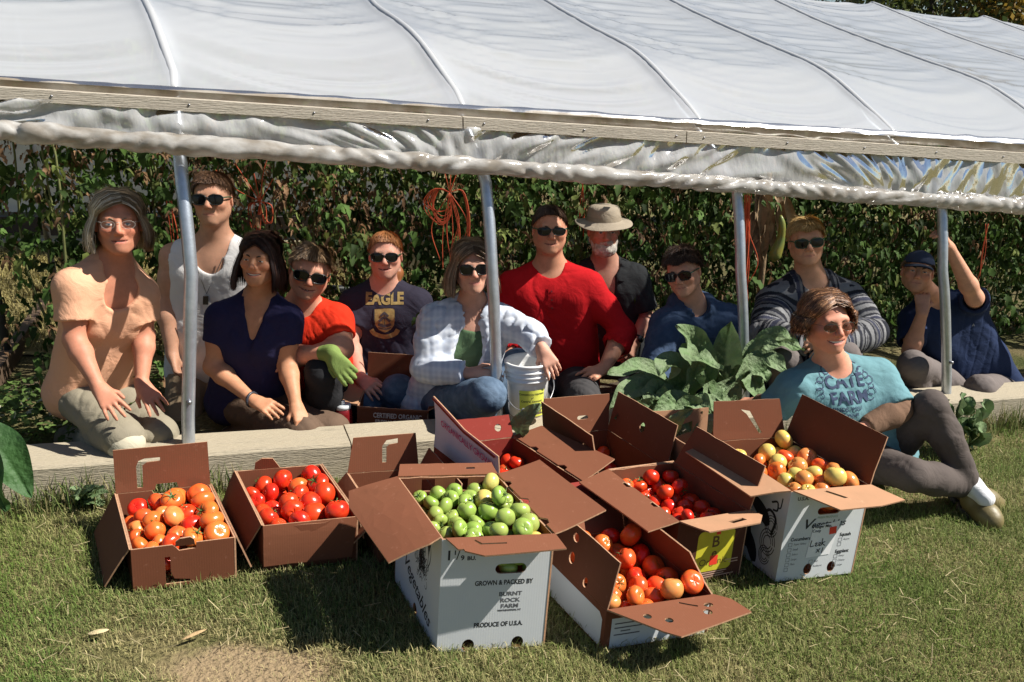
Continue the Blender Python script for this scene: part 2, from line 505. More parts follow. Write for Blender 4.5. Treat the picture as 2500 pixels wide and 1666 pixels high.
def greenhouse():
    root = empty('greenhouse', G(0, 0, 0))
    tag(root, 'long low greenhouse of steel hoops under milky plastic with its side rolled up', 'greenhouse')
    steel = mat('galvanised_steel', (.46, .50, .56), .38, .16, 30, .06, 120, metal=.75)
    wood = mat('weathered_wood', (.50, .45, .37), .85, .40, 5, .5, 30, stretch=(1, 14, 14), color2=(.34, .30, .25), rotz=-R(19))
    wood2 = mat('pale_weathered_wood', (.44, .38, .28), .85, .45, 5, .6, 30, stretch=(1, 10, 10), color2=(.29, .25, .18), rotz=-R(19), detail=8)
    for i in HOOPS:
        t = 1.2 * i
        V, F = tube_vf(hoop_pts(t), .0235, 12)
        o = mobj('hoop', V, F, steel, root)
        if -1 <= i <= 2:
            p = G(t + float(lean(i, 0, .17)), 0, .17); p2 = p - np.append(GN, 0) * .034 + np.array([.006, 0, 0])
            v, f = tube_vf([p - np.append(GN, 0) * .02, p2], .008, 8)
            mobj('bolt', v, f, mat('bolt_steel', (.25, .25, .27), .4, .1, metal=.8), o)
    # baseboards: long heavy planks butted end to end
    cuts = [-2.75, -.62, 1.72, 4.2, 6.7, 9.8]
    for a, b in zip(cuts[:-1], cuts[1:]):
        n = 24; ts = np.linspace(a + .002, b - .002, n); w = Wob(int(a * 10) + 50, 3)
        prof = [(-.115, -.165), (-.118, -.01), (-.110, 0), (.085, 0), (.095, -.01), (.095, -.165)]
        V = []
        for t in ts:
            for d, h in prof:
                q = G(t, d, h); q[2] += .003 * w(np.array([t, d * 9, 0.])); q[1] += .004 * w(np.array([t * 2, h * 8, 4.]))
                V.append(q)
        k = len(prof); F = []
        for i in range(n - 1):
            for j in range(k - 1):
                F.append((i * k + j, (i + 1) * k + j, (i + 1) * k + j + 1, i * k + j + 1))
        F += [tuple(range(k))[::-1], tuple((n - 1) * k + j for j in range(k))]
        mobj('baseboard', V, F, wood2, root, smooth=False)
    # hip boards, seen on the photograph between these two rows
    def span(pa, pb, d):
        (ta, ha), (tb, hb) = on_side(*pa, d), on_side(*pb, d)
        def f(t):
            return ha + (hb - ha) * (t - ta) / (tb - ta)
        return f
    top = span((0, 213), (2500, 374), .06); bot = span((0, 243), (2500, 400), .06)
    for a, b in ((-3.2, -.12), (-.115, .83), (.835, 3.3), (3.305, 6.2), (6.205, 10.2)):
        n = 12; V = []
        for t in np.linspace(a, b, n):
            for d, h in ((.035, bot(t)), (.035, top(t)), (.075, top(t) + .004), (.075, bot(t) + .004)):
                V.append(G(t, d, h))
        F = []
        for i in range(n - 1):
            for j in range(4):
                k = (j + 1) % 4
                F.append((i * 4 + j, (i + 1) * 4 + j, (i + 1) * 4 + k, i * 4 + k))
        F += [(3, 2, 1, 0), tuple(4 * n - 4 + j for j in range(4))]
        o = mobj('hip_board', V, F, wood, root, smooth=False)
        for t in np.arange(a + .08, b, .41):
            if -2.2 < t < 3.2:
                p = G(t, .036, top(t) * .55 + bot(t) * .45); q = G(t, .0325, top(t) * .55 + bot(t) * .45)
                v, f = tube_vf([p, q], .0038, 7); mobj('screw', v, f, MATS['bolt_steel'], o)
    # film folded over the hip rail above the board
    bt = span((0, 184), (2500, 340), .07); bb = span((0, 212), (2500, 373), .07)
    n = 520; ts = np.linspace(-3.2, 10, n); wb = Wob(71, 9); wc = Wob(72, 40)
    V = []
    for t in ts:
        hc = (bt(t) + bb(t)) / 2; r0 = (bt(t) - bb(t)) / 2
        for a in np.linspace(-.9 * np.pi, .35 * np.pi, 11):
            r = r0 * (1 + .16 * wb(np.array([t, a * .2, 0.])) + .10 * wc(np.array([t, a * .12, 1.])))
            V.append(G(t, .075 + r * 1.1 * np.cos(a + np.pi / 2 + .2) - 0, hc + r * np.sin(a + np.pi / 2 + .2)))
    fold = film_mat('folded_film', (1, .97, .92), .12, (.72, .67, .60), .25, .9, .35, 9, (1, 1, 1), (.46, .38, .29))
    mobj('hip_rail_film', V, grid_faces(n, 11), fold, root)
    # gathered curtain film between the hip board and the roll
    ct = span((0, 236), (2500, 397), .05); cb = span((0, 318), (2500, 505), .03)
    n = 1000; mrow = 26; ts = np.linspace(-3.0, 9.5, n)
    T, Sx = np.meshgrid(ts, np.linspace(0, 1, mrow), indexing='ij')
    w1 = Wob(81, 34, 6, (1, .25, .6)); w2 = Wob(82, 75, 6, (1, .2, .4)); w3 = Wob(83, 11)
    sk = T + .22 * Sx * np.sin(T * 2.7) + .12 * Sx * np.sin(T * 6.1 + 1)
    f1 = w1(np.stack([sk, Sx, 0 * T], -1)); f2 = w2(np.stack([sk, Sx, 0 * T], -1)); f3 = w3(np.stack([T, Sx * .5, 0 * T], -1))
    amp = .35 + .65 * np.clip(.5 + f3, 0, 1)
    D = .052 + .022 * (f1 * amp * (1 - .35 * Sx)) + .008 * f2 * (1 - .6 * Sx) - .012 * np.sin(Sx * np.pi) - .012 * Sx
    V = np.array([G(t, d, ct(t) * (1 - s) + cb(t) * s) for t, d, s in zip(T.ravel(), D.ravel(), Sx.ravel())])
    clear = film_mat('clear_film', (.97, .98, 1), .14, (.94, .945, .955), .09, 1.0, .55, 18, (1.3, 1.3, .55), tside=.30)
    mobj('curtain_film', V, grid_faces(n, mrow), clear, root)
    # the rolled-up side curtain on its pipe
    rt = span((0, 297), (2500, 487), .0); rb = span((0, 346), (2500, 524), .0)
    n = 1700; k = 30; ts = np.linspace(-3.0, 9.5, n); wr = Wob(91, 13, 7); wr2 = Wob(92, 34, 7)
    A = np.linspace(0, 2 * np.pi, k, endpoint=False)
    T, AA = np.meshgrid(ts, A, indexing='ij')
    tw = T * 1.0 + AA * .045
    q = np.stack([tw, np.cos(AA) * .06, np.sin(AA) * .06], -1)
    sawp = ((tw * 5.6 + .9 * wr(q) + AA * .18) % 1.0); crease = np.where(sawp < .78, sawp / .78, (1 - sawp) / .22) ** 2.2
    rr = 1 + .17 * wr(q) + .09 * wr2(q) - .40 * crease * np.clip(.65 + 1.2 * wr(q * .5), 0, 1) - .11 * np.abs(np.sin(tw * 37 + 4 * wr(q) - AA * 1.2)) ** 3
    V = []
    for t, a, f in zip(T.ravel(), AA.ravel(), rr.ravel()):
        r0 = (rt(t) - rb(t)) / 2 * 1.12; hc = (rt(t) + rb(t)) / 2
        V.append(G(t, .012 + r0 * f * np.cos(a), hc + r0 * f * np.sin(a)))
    F = []
    ii, jj = np.meshgrid(np.arange(n - 1), np.arange(k), indexing='ij')
    k2 = (jj + 1) % k
    F = np.stack([ii * k + jj, ii * k + k2, (ii + 1) * k + k2, (ii + 1) * k + jj], -1).reshape(-1, 4)
    roll = film_mat('rolled_film', (1, 1, 1), .06, (.76, .74, .71), .14, 1.0, .42, 13, (.8, 1.4, 1.4), (.44, .39, .33))
    mobj('rolled_curtain', V, F, roll, root)
    # roof film, sagging and creased between the hoops
    per = 34
    ts = np.concatenate([np.linspace(1.2 * i, 1.2 * (i + 1), per, endpoint=False) for i in range(-3, 9)] + [[10.8]])
    m = len(ROOF)
    far = np.array([(6.0 - d, z, h) for d, z, h in ROOF[-2::-3]])
    prof = np.vstack([ROOF, far])
    T, J = np.meshgrid(ts, np.arange(len(prof)), indexing='ij')
    d = prof[J, 0]; h = prof[J, 2].copy()
    u = (T / 1.2) % 1.0; bay = np.floor(T / 1.2)
    sag = 4 * u * (1 - u)
    arc = d * 1.12
    # creases run from hoop to hoop and hang like chains
    e = arc + .20 * sag + .10 * (u - .5) + .31 * np.sin(bay * 2.3)
    w4 = Wob(101, 7, 6); fr = w4(np.stack([bay * 1.7, e * .5, u * .6], -1))
    creases = np.clip(np.sin(e * 17 + 2.2 * fr), -.2, 1) ** 3 * .5 + .35 * np.sin(e * 41 + 3 * fr) * .4 + .2 * np.sin(e * 90 + 5 * fr)
    edge = np.where(d < 3, np.exp(-np.clip(d - .1, 0, None) / .22), 0)
    h = h + (bt(T) - .004 - 1.285) * edge
    h = h - .030 * sag * (1 - .8 * edge) + .0190 * creases * np.clip(sag * 1.4, .10, 1) * (1 - .7 * edge)
    ridge = np.exp(-(np.minimum(u, 1 - u) / .022) ** 2)
    h = h + .020 * ridge * (1 - edge)
    TL = T + lean(T / 1.2, d, np.full(T.shape, 1.3))
    V = np.array([G(t, dd, hh) for t, dd, hh in zip(TL.ravel(), d.ravel(), h.ravel())])
    milky = film_mat('milky_film', (.96, .98, 1), .12, (.76, .79, .84), .13, 1.0, .20, 7, (.6, .6, 3), tside=.88)
    mobj('roof_film', V, grid_faces(len(ts), len(prof)), milky, root)
    sunline = film_mat('sunlit_hoop_white', (1, 1, 1), .15, (.86, .87, .89), .2, .8)
    for i in HOOPS:       # added white tubes stand in for sun on the hoops beneath the film
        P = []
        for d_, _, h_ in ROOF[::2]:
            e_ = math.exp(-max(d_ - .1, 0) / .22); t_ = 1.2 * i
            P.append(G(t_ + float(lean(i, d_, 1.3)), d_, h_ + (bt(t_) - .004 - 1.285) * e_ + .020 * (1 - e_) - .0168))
        v, f = tube_vf(P, .018, 10); mobj('sunlit_hoop_line', v, f, sunline, root)
    # far end of the house at the left: sill, post and rail
    t0 = -2.05
    V = []
    for dd in np.linspace(.1, 5.9, 4):
        for tt, hh in ((-.02, -.16), (-.02, -.03), (.03, -.03), (.03, -.16)):
            V.append(G(t0 + tt, dd, hh))
    F = [(i * 4 + j, i * 4 + (j + 1) % 4, (i + 1) * 4 + (j + 1) % 4, (i + 1) * 4 + j) for i in range(3) for j in range(4)]
    mobj('end_sill', V, F, mat('dark_sill_wood', (.12, .075, .045), .85, .25, 8), root, smooth=False)
    for dd in (1.42, 2.9, 4.4):
        v, f = tube_vf([G(t0, dd, -.1), G(t0, dd, .9), G(t0 + .02, dd, 1.62)], .02, 10)
        mobj('end_post', v, f, mat('dark_steel', (.10, .105, .11), .5, .15, metal=.5), root)
    rebase_children(root)
    return root

def rebase_children(root):
    loc = root.location.copy()
    for ch in root.children:
        ch.location = -loc

def neighbour():
    # the next plastic house, seen under the roof at the far left
    o = empty('neighbouring_greenhouse', (-4.6, 6.5, .3))
    tag(o, 'white plastic side of another greenhouse beyond the straw coloured strip', 'greenhouse')
    w = Wob(7, 2.5)
    xs = np.linspace(-9, -.6, 60); hs = np.linspace(.33, 2.3, 12)
    X, Hh = np.meshgrid(xs, hs, indexing='ij')
    Y = 6.45 + .1 * X * 0 + .25 * ((Hh - .33) / 2) ** 2 + .03 * w(np.stack([X, Hh, 0 * X], -1))
    P = np.stack([X, Y, Hh + .22], -1).reshape(-1, 3)
    mobj('side_film', P, grid_faces(60, 12), film_mat('white_film', (1, 1, 1), .08, (.62, .63, .64), .35, .5, .1, 3), o)
    v, f = box_vf((-9, 6.40, .38), (-.6, 6.46, .52)); mobj('hip_board', v, f, mat('dark_board', (.05, .035, .025), .8, .2), o, smooth=False)
    v, f = box_vf((-9, 6.36, .12), (-.6, 6.48, .34)); mobj('baseboard', v, f, mat('cream_board', (.45, .38, .24), .8, .2, 5), o, smooth=False)
    v, f = tube_vf([(-9, 5.6, .17), (-3, 5.62, .16), (-.8, 5.6, .15)], .03, 8); mobj('irrigation_pipe', v, f, mat('black_pipe', (.015, .015, .017), .5, .1), o)
    rebase_children(o)

def straw_strip():
    n = 26000; g = np.random.default_rng(9)
    x = g.uniform(-5.0, -.75, n); y = g.uniform(4.15, 6.4, n)
    P = np.stack([x, y, ground_z(x) + .01], 1)
    s = g.uniform(.3, 1, n)[:, None]
    c = np.array([.20, .19, .05]) * (1 - s) + np.array([.55, .45, .19]) * s
    c *= g.uniform(.6, 1.2, n)[:, None]
    V, F, C = blades(P, g.uniform(.04, .11, n), g.uniform(.004, .008, n), g.uniform(.7, 1.5, n), c, g)
    tag(mobj('straw_mulch', V, F, MATS['grass'], smooth=False, cols=C), 'dry yellow straw covering the ground behind the tomato row', 'straw', None, 'stuff')
    xs = np.linspace(-6, -.7, 20); ys = np.linspace(4.1, 7, 16)
    X, Y = np.meshgrid(xs, ys, indexing='ij')
    P = np.stack([X, Y, ground_z(X) + .004], -1).reshape(-1, 3)
    tag(mobj('straw_bed', P, grid_faces(20, 16), mat('straw_bed', (.36, .29, .12), .95, .35, 30, .6, 80)), 'straw covered soil', None, None, 'structure')
    # soil inside the house
    ts = np.linspace(-2.0, 10, 60); ds = np.linspace(.10, 5.9, 24)
    T, D = np.meshgrid(ts, ds, indexing='ij')
    w = Wob(19, 6)
    V = np.array([G(t, d, -.128) for t, d in zip(T.ravel(), D.ravel())]); V[:, 2] += .012 * w(V)
    k = ~((V[:, 0] < -1.2) & (V[:, 1] > 4.1))
    tag(mobj('soil', V, grid_faces(60, 24), mat('soil', (.07, .05, .032), .95, .4, 20, .8, 70, color2=(.12, .09, .05))), 'bare dark soil inside the greenhouse', None, None, 'structure')

# ================================================================== trees beyond the ridge
def tree(x, y, H, hue, label, seed):
    g = np.random.default_rng(seed)
    root = empty('tree', (x, y, ground_z(x)))
    tag(root, label, 'tree', 'trees beyond the greenhouse ridge')
    bark = mat('bark', (.06, .05, .04), .9, .3, 12)
    trunk = smoothpath([(0, 0, -.3), (.05, .02, H * .3), (-.06, .05, H * .6), (.04, 0, H * .92)], 14)
    V, F = tube_vf(trunk, np.linspace(.16, .03, 14), 8); o = mobj('trunk', V, F, bark, root)
    ends = [trunk[-1]]
    for i in range(16):
        s = g.uniform(.2, .9); b = trunk[int(s * 13)]; a = g.uniform(0, 6.28); L = H * .34 * (1.15 - s)
        e = b + np.array([math.cos(a) * L, math.sin(a) * L, L * g.uniform(.25, .8)])
        v, f = tube_vf(smoothpath([b, (b + e) / 2 + g.normal(0, .1, 3), e], 6), np.linspace(.045, .012, 6), 5)
        mobj('limb', v, f, bark, root)
        ends += [b * .45 + e * .55, e, b * .2 + e * .8]
    ends = np.array(ends)
    n = 7000
    c0 = ends[g.integers(0, len(ends), n)]
    P = c0 + g.normal(0, H * .065, (n, 3))
    a = g.normal(size=(n, 3)); a /= np.linalg.norm(a, axis=1)[:, None]
    b = np.cross(a, g.normal(size=(n, 3))); b /= np.linalg.norm(b, axis=1)[:, None]
    sz = g.uniform(.05, .11, n)[:, None]
    V = np.stack([P - a * sz, P + b * sz * .6, P + a * sz, P - b * sz * .6], 1).reshape(-1, 3)
    C = np.repeat(np.array(hue) * g.uniform(.45, 1.4, n)[:, None] + g.normal(0, .008, (n, 3)), 4, axis=0)
    mobj('crown', V, np.arange(4 * n).reshape(n, 4), mat('tree_leaves', attr=True, rough=.6, var=.1, trans=.3), root, smooth=False, cols=np.clip(C, .005, 1))

# ================================================================== tomato plants and other greens
LEAF = mat('leaf', attr=True, rough=.68, var=.22, scale=30, spec=.22, trans=.32)
def leaflets(P, d, nrm, L, Wd, cols, g, droop=.35):
    """Folded, lobed leaflets: P base, d direction, nrm upper side."""
    n = len(P)
    d = d / (np.linalg.norm(d, axis=1)[:, None] + 1e-9)
    s = np.cross(d, nrm); s /= np.linalg.norm(s, axis=1)[:, None] + 1e-9
    u = np.cross(s, d)
    L = L[:, None]; Wd = Wd[:, None]
    z = np.zeros((n, 1))
    def q(x, y, h): return P + d * L * x + s * Wd * y + u * L * h
    f = g.uniform(.05, .22, (n, 1))
    V = np.stack([q(0, 0, 0), q(.25, .46, f), q(.5, .30, f * .6 - .03), q(.62, .42, f * .7 - .1), q(1, 0, -droop * g.uniform(.2, 1, (n, 1))),
                  q(.62, -.42, f * .7 - .1), q(.5, -.30, f * .6 - .03), q(.25, -.46, f), q(.5, 0, -.02)], 1).reshape(-1, 3)
    k = np.arange(n)[:, None] * 9
    T = [(0, 1, 8), (1, 2, 8), (2, 3, 8), (3, 4, 8), (4, 5, 8), (5, 6, 8), (6, 7, 8), (7, 0, 8)]
    F = np.concatenate([k + np.array([t]) for t in T], 0)
    return V, F, np.repeat(cols, 9, axis=0)

def tomato_plant(t, d, top, label, seed, brown=.2, nleaf=330, dark=1.0, thick=.2):
    g = np.random.default_rng(seed)
    root = empty('tomato_plant', G(t, d, -.12))
    tag(root, label, 'tomato plant', 'tomato plants in the trellised row')
    base = np.array(root.location)
    stems = []
    for k in range(4):
        o = g.normal(0, .09, 2)
        P = smoothpath([(o[0] * .3, o[1] * .3, 0), (o[0], o[1], top * .35), (o[0] + g.normal(0, .06), o[1], top * .7), (o[0] + g.normal(0, .1), o[1] + g.normal(0, .05), top)], 10)
        stems.append(P)
        V, F = tube_vf(P, np.linspace(.008, .004, 10), 6)
        mobj('stem', V, F, mat('vine_stem', (.16, .17, .06), .6, .2, 20), root)
    # compound drooping leaves
    n = nleaf
    hz = top * (g.beta(1.5, 1.1, n)) * .97 + .05
    c = np.stack([g.normal(0, .24, n), g.normal(0, thick, n) , hz], 1)
    c[:, :2] = c[:, :1] * GA[None] + c[:, 1:2] * GN[None]
    a = g.uniform(0, 2 * np.pi, n)
    face = np.where(g.uniform(0, 1, n) < .6, 1, 0)
    ax = np.stack([np.cos(a), np.sin(a), g.uniform(-1.1, .15, n)], 1)
    ax[:, :2] -= .6 * GN[None] * face[:, None]
    ax /= np.linalg.norm(ax, axis=1)[:, None]
    br = g.uniform(0, 1, n) < brown * (1 + .9 * Wob(seed + 3, 5)(c + base))
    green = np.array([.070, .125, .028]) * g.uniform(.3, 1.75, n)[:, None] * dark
    yel = np.array([.19, .23, .06]) * g.uniform(.7, 1.3, n)[:, None]
    yl = (g.uniform(0, 1, n) < .14)[:, None]
    bro = np.array([.20, .115, .06]) * g.uniform(.5, 1.7, n)[:, None]
    col = np.where(br[:, None], bro, np.where(yl, yel, green))
    Vs, Fs, Cs, off = [], [], [], 0
    side = np.cross(ax, np.array([0, 0, 1.0])); side /= np.linalg.norm(side, axis=1)[:, None] + 1e-9
    for (s, w, l) in ((.0, .8, .8), (.0, -.8, .8), (.5, .9, .95), (.5, -.9, .95), (1.0, 0, 1.15)):
        RL = g.uniform(.055, .10, n)[:, None]
        P = c + ax * RL * s
        dd = ax * (1 - abs(w) * .45) + side * w * .9 + g.normal(0, .25, (n, 3)) + np.array([0, 0, -.65])
        nr = np.array([0, 0, 1.0]) + g.normal(0, .45, (n, 3)) - np.append(GN, 0) * .55
        L = g.choice([.028, .040, .055, .074], n, p=[.2, .35, .3, .15]) * g.uniform(.85, 1.15, n) * l
        L = np.where(br, L * .75, L)
        Wd = L * np.where(br, g.uniform(.25, .5, n), g.uniform(.42, .72, n))
        V, F, C = leaflets(P, dd, nr, L, Wd, col * g.uniform(.8, 1.2, (n, 1)), g, .5)
        Vs.append(V); Fs.append(F + off); Cs.append(C); off += len(V)
    mobj('leaves', np.concatenate(Vs), np.concatenate(Fs), LEAF, root, smooth=False, cols=np.concatenate(Cs))

def tomato_row():
    looks = ['wilting brown and green tomato plant', 'dark green bushy tomato plant', 'tomato plant with many dried brown leaves', 'leafy green tomato plant', 'lush tomato plant with drooping leaves']
    spots = ['behind the woman in the peach shirt', 'at the near end of the row', 'behind the man in the white tank top', 'behind the woman in the navy shirt', 'behind the boy in the orange red shirt',
             'behind the redhead in the eagle shirt', 'beside the looped orange twine', 'behind the woman in the plaid shirt', 'behind the man in the red shirt', 'behind the man in the sun hat',
             'behind the boy in the blue hoodie', 'behind the curved steel post by the comfrey', 'behind the blond boy in stripes', 'right of the blond boy in stripes', 'behind the boy in the cap', 'near the last steel post', 'at the far visible end of the row', 'past the far end of the open side']
    order = [1, 0] + list(range(2, 18))
    ts = -1.72 + np.arange(18) * .40
    for i, t in enumerate(ts):
        k = order[i]
        br = .42 if i < 4 else (.28 if i < 9 else .20)
        lk = looks[(2 if i in (0, 2) else 0) if br > .4 else [1, 3, 4, 3, 1][i % 5]]
        tomato_plant(t, 1.30 + .05 * math.sin(i * 2.1), 1.50 + .06 * math.sin(i * 1.3), lk + ' ' + spots[k], 200 + i, br, 560, .85 if i > 9 else 1.0)
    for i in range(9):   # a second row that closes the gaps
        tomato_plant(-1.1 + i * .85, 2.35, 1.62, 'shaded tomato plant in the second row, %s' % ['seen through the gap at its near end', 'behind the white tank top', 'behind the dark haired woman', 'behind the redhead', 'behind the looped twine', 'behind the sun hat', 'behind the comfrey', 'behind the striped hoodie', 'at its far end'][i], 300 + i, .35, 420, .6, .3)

def big_leaf(name, base, mid, tip, width, up, mtl, parent, ruffle=.012, fold=.25, seed=0, nu=34, nv=17, stalk=.12):
    """A broad leaf along a bent midrib, with pressed-in veins and a wavy edge."""
    C = smoothpath([base, mid, tip], nu)
    T = np.gradient(C, axis=0); T /= np.linalg.norm(T, axis=1)[:, None]
    up = np.asarray(up, float); g = np.random.default_rng(seed); ph = g.uniform(0, 6.28, 3)
    V = np.zeros((nu, nv, 3)); D = np.linspace(-1, 1, nv)
    L = np.linalg.norm(np.diff(C, axis=0), axis=1).sum()
    for i in range(nu):
        s = i / (nu - 1)
        x = np.cross(T[i], up); x /= np.linalg.norm(x) + 1e-9
        n = np.cross(x, T[i])
        w = width / 2 * (np.sin(np.pi * np.clip((s - stalk) / (1 - stalk), 0, 1) ** .72) ** .75) + .003
        for j, v in enumerate(D):
            vein = -.0060 * (1 + np.cos((s * 9.5 - abs(v) * 1.9) * 2 * np.pi)) * abs(v) ** .5 * (1 - abs(v) ** 3) * (w / .06)
            rib = -.006 * np.exp(-(v / .12) ** 2)
            rf = ruffle * abs(v) ** 2 * (np.sin(s * 13 + ph[0] + (v > 0) * 2) + .5 * np.sin(s * 24 + ph[1]))
            V[i, j] = C[i] + x * v * w + n * (fold * w * abs(v) ** 1.3 + vein + rib + rf)
    return mobj(name, V.reshape(-1, 3), grid_faces(nu, nv), mtl, parent)

def ground_cover():
    # low weeds with tiny pale flowers behind the baseboard at the left
    g = np.random.default_rng(77); n = 1500
    t = g.uniform(-2.0, -1.35, n); d = g.uniform(.12, 1.1, n)
    P = np.array([G(a, b, -.1) for a, b in zip(t, d)])
    P[:, 2] += np.abs(g.normal(.10, .05, n)) * (.6 + .5 * np.sin(d * 5))
    dd = g.normal(size=(n, 3)); dd[:, 2] = np.abs(dd[:, 2]) * .5
    c = np.array([.11, .17, .045]) * g.uniform(.5, 1.5, n)[:, None]
    fl = g.uniform(0, 1, n) < .06
    c[fl] = np.array([.55, .55, .42])
    V, F, C = leaflets(P, dd, np.array([0, 0, 1.0]) + g.normal(0, .4, (n, 3)), g.uniform(.02, .045, n), g.uniform(.016, .035, n), c, g, .3)
    tag(mobj('ground_cover', V, F, LEAF, smooth=False, cols=C), 'low flowering weeds behind the baseboard at the near end', 'weeds', None, 'stuff')

def rope_vf(P, r=.0022):
    return tube_vf(P, r, 5)

def twine(px, py, Y, kind, label, seed):
    g = np.random.default_rng(seed)
    c = at(px, py, Y)
    root = empty('twine_bundle', c)
    tag(root, label, 'twine', 'orange trellis twine')
    m = mat('orange_twine', (.62, .10, .035), .7, .25, 40)
    X = np.array([1.0, 0, 0]); Z = np.array([0, 0, 1.0]); Yv = np.array([0, 1.0, 0])
    paths = []
    if kind == 'star':
        for a in (1.05, 1.25, 1.75, 2.1, 2.5):
            e = (X * math.cos(a) + Z * math.sin(a)) * g.uniform(.18, .3)
            paths.append([e, e * .5 + g.normal(0, .01, 3), np.zeros(3)])
        for k in range(7):
            w = g.uniform(.02, .06); s = g.choice([-1, 1])
            paths.append([np.zeros(3), X * w * s + Z * -.02, X * w * s * .9 - Z * g.uniform(.08, .13), X * .01 * s - Z * g.uniform(.06, .1), np.zeros(3)])
        for k in range(4):
            paths.append([np.zeros(3), X * g.normal(-.02, .02) - Z * .12, X * g.normal(-.04, .02) - Z * g.uniform(.2, .3)])
    elif kind == 'loop':
        for a in (1.2, 1.5, 1.8):
            e = (X * math.cos(a) + Z * math.sin(a)) * .16
            paths.append([e, e * .5, np.zeros(3)])
        for k in range(9):
            w = g.uniform(.07, .135); dpt = g.uniform(.09, .16)
            paths.append([np.zeros(3), -X * w * .6 + Z * .015, -X * w - Z * dpt * .5, -X * w * .5 - Z * dpt, X * .0 - Z * dpt * .75, np.zeros(3)])
        for k in range(10):
            w = g.normal(0, .045); l = g.uniform(.25, .42)
            paths.append([np.zeros(3), X * (w + .02 * g.normal()) - Z * l * .5, X * w * .8 - Z * l])
        for k in range(4):
            w = g.uniform(.06, .10)
            paths.append([np.zeros(3), X * w * .7 + Z * .005, X * w - Z * .12, X * w * .9 - Z * .27, X * w * .7 - Z * .3])
    elif kind == 'hank':
        for k in range(9):
            w = g.uniform(.01, .05); l = g.uniform(.3, .62)
            paths.append([Z * .05 + X * g.normal(0, .01), X * w * .5 - Z * l * .3 + Yv * g.normal(0, .01), X * (w + .015 * g.normal()) - Z * l * .7, X * w - Z * l])
    else:
        for k in range(3):
            paths.append([Z * .1 + X * g.normal(0, .008), X * g.normal(0, .008) - Z * .06, X * g.normal(0, .012) - Z * g.uniform(.15, .24)])
    for p in paths:
        V, F = rope_vf(smoothpath(p, 18), .0024)
        mobj('strand', V, F, m, root)

def plants():
    tomato_row()
    ground_cover()
    twine(635, 492, 3.98, 'star', 'orange twine knotted into a star of strands behind the man in the tank top', 401)
    twine(1098, 470, 4.08, 'loop', 'big looped hank of orange twine hanging above the plaid shirt', 402)
    twine(1822, 500, 4.30, 'hank', 'long orange red strands hanging beside the curved post by the comfrey', 403)
    twine(2404, 590, 4.75, 'string', 'short orange strands hanging behind the raised arm at the far post', 404)
    twine(420, 545, 3.85, 'string', 'thin orange string hanging between the peach shirt and the tank top', 405)
    twine(1421, 470, 4.46, 'string', 'orange string ends above the sun hat', 406)
    # dried stalk with a gourd
    g = np.random.default_rng(5)
    c = at(1868, 560, 4.62)
    root = empty('dried_stalk', c)
    tag(root, 'bunch of dried brown stalk leaves hanging beside the curved post', 'dried stalk')
    m = mat('dried_husk', (.30, .20, .11), .85, .35, 30, .3, 80)
    for k in range(16):
        x = g.normal(0, .05); l = g.uniform(.18, .42)
        b = np.array([x, g.normal(0, .04), .26 - g.uniform(0, .2)]); e = b + np.array([g.normal(0, .04), g.normal(-.02, .03), -l])
        big_leaf('leaf', b, (b + e) / 2 + g.normal(0, .02, 3), e, g.uniform(.03, .06), np.array([g.normal(0, .6), -1, .1]), m, root, .008, .6, k, 12, 5, 0)
    V, F = tube_vf([(0, .02, -.75), (.01, .02, -.2), (0, .02, .3)], .018, 8); mobj('stem', V, F, m, root)
    gd = at(1900, 590, 4.5)
    P = smoothpath([(.0, 0, .14), (.012, -.005, .08), (.010, 0, .0), (-.01, .0, -.07), (-.012, 0, -.11)], 16)
    V, F = tube_vf(P, np.array([.006, .012, .016, .018, .019, .02, .021, .023, .026, .029, .032, .034, .033, .029, .02, .006]), 14)
    o = mobj('gourd', V, F, mat('gourd_skin', (.30, .27, .05), .4, .25, 20, color2=(.16, .22, .06)))
    o.location = gd
    tag(o, 'long yellow green gourd hanging among the dried stalk leaves', 'gourd')

